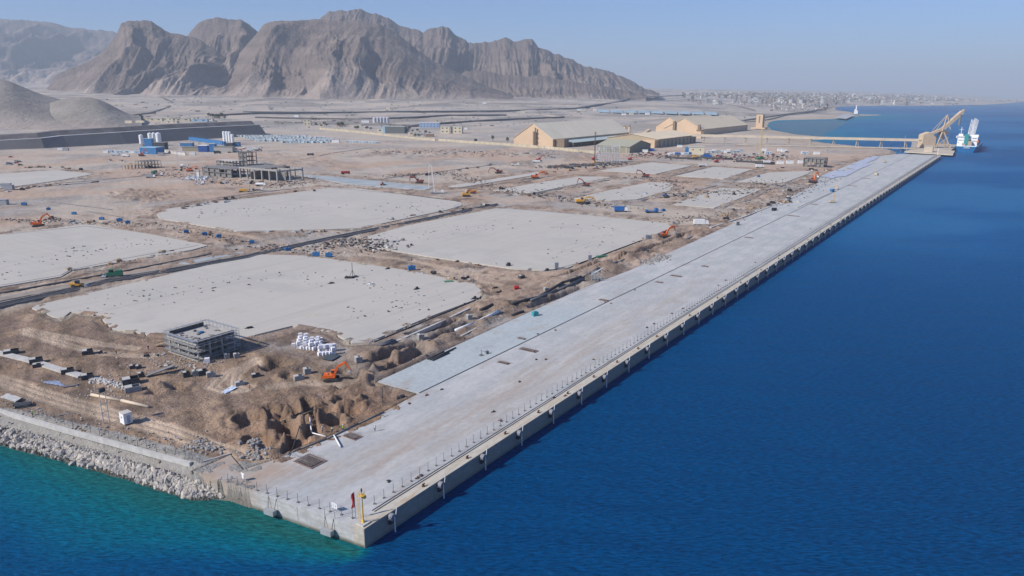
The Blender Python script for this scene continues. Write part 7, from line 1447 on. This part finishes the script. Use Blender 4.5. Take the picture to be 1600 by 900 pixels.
for k, x in enumerate((34, 68, 103, 137)): a = MB(); [a.bar((x + q, -Bs / 2 - 2 - .2 * q, 22 + 2.8 * q), (x + q + 1.2, -Bs / 2 + 2 - .2 * q, 24 + 2.8 * q), .4) for q in range(0, 9, 2)]; a.tube((x, -Bs / 2, 9), (x, -Bs / 2, 28), 1.4, 1.1, 8).bar((x, -Bs / 2 - 2, 22), (x + 10, -Bs / 2 - 4, 50 - 2 * k), 1.0).bar((x, -Bs / 2 + 2, 22), (x + 9, -Bs / 2, 48 - 2 * k), 1.0).bar((x, -Bs / 2, 30), (x + 10, -Bs / 2 - 4, 50 - 2 * k), .3); a.build('deck_crane', mat('crane_white', (.55, .56, .57)), r)
sbx('lifeboat', M_orange, (14, -13.5, 15, 7, 2.4, 2.2)); sbx('rail', M_white, (60, -15, 9.05, 100, .3, 1.2), (60, 15, 9.05, 100, .3, 1.2), (1, 0, 9.05, .3, 26, 1.2)); sbx('name_panel', M_white, (-.16, -1, 6.6, .25, 8, .8))
# small port far across the bay
r = thing('cargo_ship', at_z(1337, 181, 0), 'distant white ship with lattice gear at the small pier across the bay', 'ship', None, rad(70)); MB().side([(0, -1), (90, -1), (100, 8), (-4, 8)], -9, 9).build('hull', mat('hull_pale', (.22, .28, .34)), r); a = MB().box(12, 0, 8, 16, 14, 14).bar((30, 0, 8), (12, 0, 44), 3).bar((8, 0, 20), (14, 0, 44), 3).bar((60, 0, 8), (60, 0, 28), 3); a.build('superstructure', M_white, r)
sheet([(1304, 184.5), (1322, 186.5), (1335, 180.5), (1318, 179)], mat('pier_concrete', (.42, .43, .43)), 'pale blue grey pier apron of the small port across the bay', 'pier', 'pier', 1.5, .05)
# pale blue plots beyond the sheds
for k in range(9): x = 935 + k * 21; sheet([(x, 176.5 + k * .45), (x + 18, 177.3 + k * .45), (x + 16, 172.6 + k * .4), (x - 2, 172 + k * .4)], mat('pale_blue_plot', (.36, .47, .52), .8, noise=.2, scale=.02), 'pale blue plot in the strip of plots beyond the tan sheds, ' + ['first from the left', 'second from the left', 'third from the left', 'fourth from the left', 'middle one', 'sixth from the left', 'seventh from the left', 'last but one on the right', 'last on the right'][k], 'solar_field', 'plot', 2.5, .5)
# ------------------------------------------------------------------ the town
def town():
    rd = random.Random(77); cm = [mat('town_white', (.62, .60, .56)), mat('town_cream', (.36, .30, .24)), mat('town_grey', (.22, .20, .19)), mat('town_pink', (.30, .22, .18)), mat('town_blue', (.24, .27, .29)), mat('town_brown', (.15, .12, .10))]
    pr = []
    for k, m in enumerate(cm):
        for v in range(2):
            a = MB().box(0, 0, -3, 1, 1, 1 + 3 / 10.0 * 0 + 3).box(.2, .1, 1, .35, .3, .25); 
            o = a.build('house', m); pr.append(o.data); bpy.data.objects.remove(o)
    areas = [((1065, 1200), (145.0, 149.5), 230, 'on the slope right of the mountain end', 1), ((1075, 1205), (153, 163), 60, 'on the plain inland of the small port', 1.1), ((1180, 1320), (145.5, 158), 620, 'in the left part of the hazy town', 1.0), ((1300, 1440), (148, 162.5), 760, 'in the middle of the hazy town above the shore', 1.0), ((1440, 1600), (149, 158.5), 480, 'on the far headland of the town', 1.0), ((1205, 1310), (160, 172), 90, 'by the small port across the bay', .8), ((1040, 1180), (176, 187), 26, 'behind the tan sheds', .8), ((1195, 1500), (162.0, 165.0), 110, 'on the shore front of the town', 1.1)]
    tot = sum(a[2] for a in areas); allh = []
    for (xr, yr, n, where, sz) in areas:
        for k in range(n):
            px = rd.uniform(*xr); py = yr[0] + (yr[1] - yr[0]) * rd.random() ** .8
            d = ray(px, py); p = at(px, py)
            if p.length > 13000: continue
            s, t = toST(p.x, p.y)
            if not inside(np.array([s]), np.array([t]), COAST)[0]: continue
            D = p.length; w = rd.uniform(1.4, 4.6) * D / FPX * .8 * sz; h_ = rd.uniform(.7, 2.1) * D / FPX * .8 * sz
            w = min(w, 46); h_ = min(h_, 24); allh.append((h_ * w / D / D, p, w, h_, where, rd.uniform(-.4, .4), rd.randrange(12)))
    allh.sort(key=lambda q: -q[0]); byw = {}
    for q in allh[:270]:
        o = bpy.data.objects.new('town_house', pr[q[6]]); COL.objects.link(o); o.location = q[1]; o.rotation_euler.z = q[5]; o.scale = (q[2], q[2] * .8, q[3]); tag(o, 'small hazy town house ' + q[4], 'house', 'town houses ' + q[4])
    a = MB()
    for q in allh[270:]: a.mi = q[6] // 2; a.box(q[1].x, q[1].y, q[1].z - 3, q[2], q[2] * .8, q[3] + 3, q[5])
    tag(a.build('town', cm), 'mass of small hazy houses of the far town', 'town', None, 'stuff')
town()
# far point of land and beach huts, dark scrub on the plain
litter('scrub', 'dark scattered scrub and boulders over the far plain', [(100, 160), (400, 170), (700, 166), (900, 172)], 340, 420, 6, [M_olive, M_concd], 'scrub', 31, .4)
litter('scrub', 'dark scattered scrub between the compound and the roads', [(420, 186), (640, 192), (860, 190)], 160, 140, 5, [M_olive, M_concd], 'scrub', 32, .4)
litter('debris', 'dark heaps over the ground before the perimeter wall', [(560, 240), (700, 238), (880, 243)], 160, 28, 2.4, [M_concd, M_rockd, M_soil], 'debris', 33, .4)
for k, (a, b) in enumerate([((1292, 208), (1300, 208.5)), ((1281, 204.5), (1290, 205)), ((1307, 197.5), (1313, 198))]):
    rocks('sandbar', [at_z(*a, .0), at_z(*b, .0)], 26, 2, 5, M_rock, ['small sandbar nearest the spit', 'middle low sandbar in the bay', 'small rock islet in the bay'][k], 'sandbar', 4, 40 + k, 'stuff'); bpy.data.objects[[o.name for o in bpy.data.objects if o.name.startswith('sandbar')][-1]].location.z = -4.9
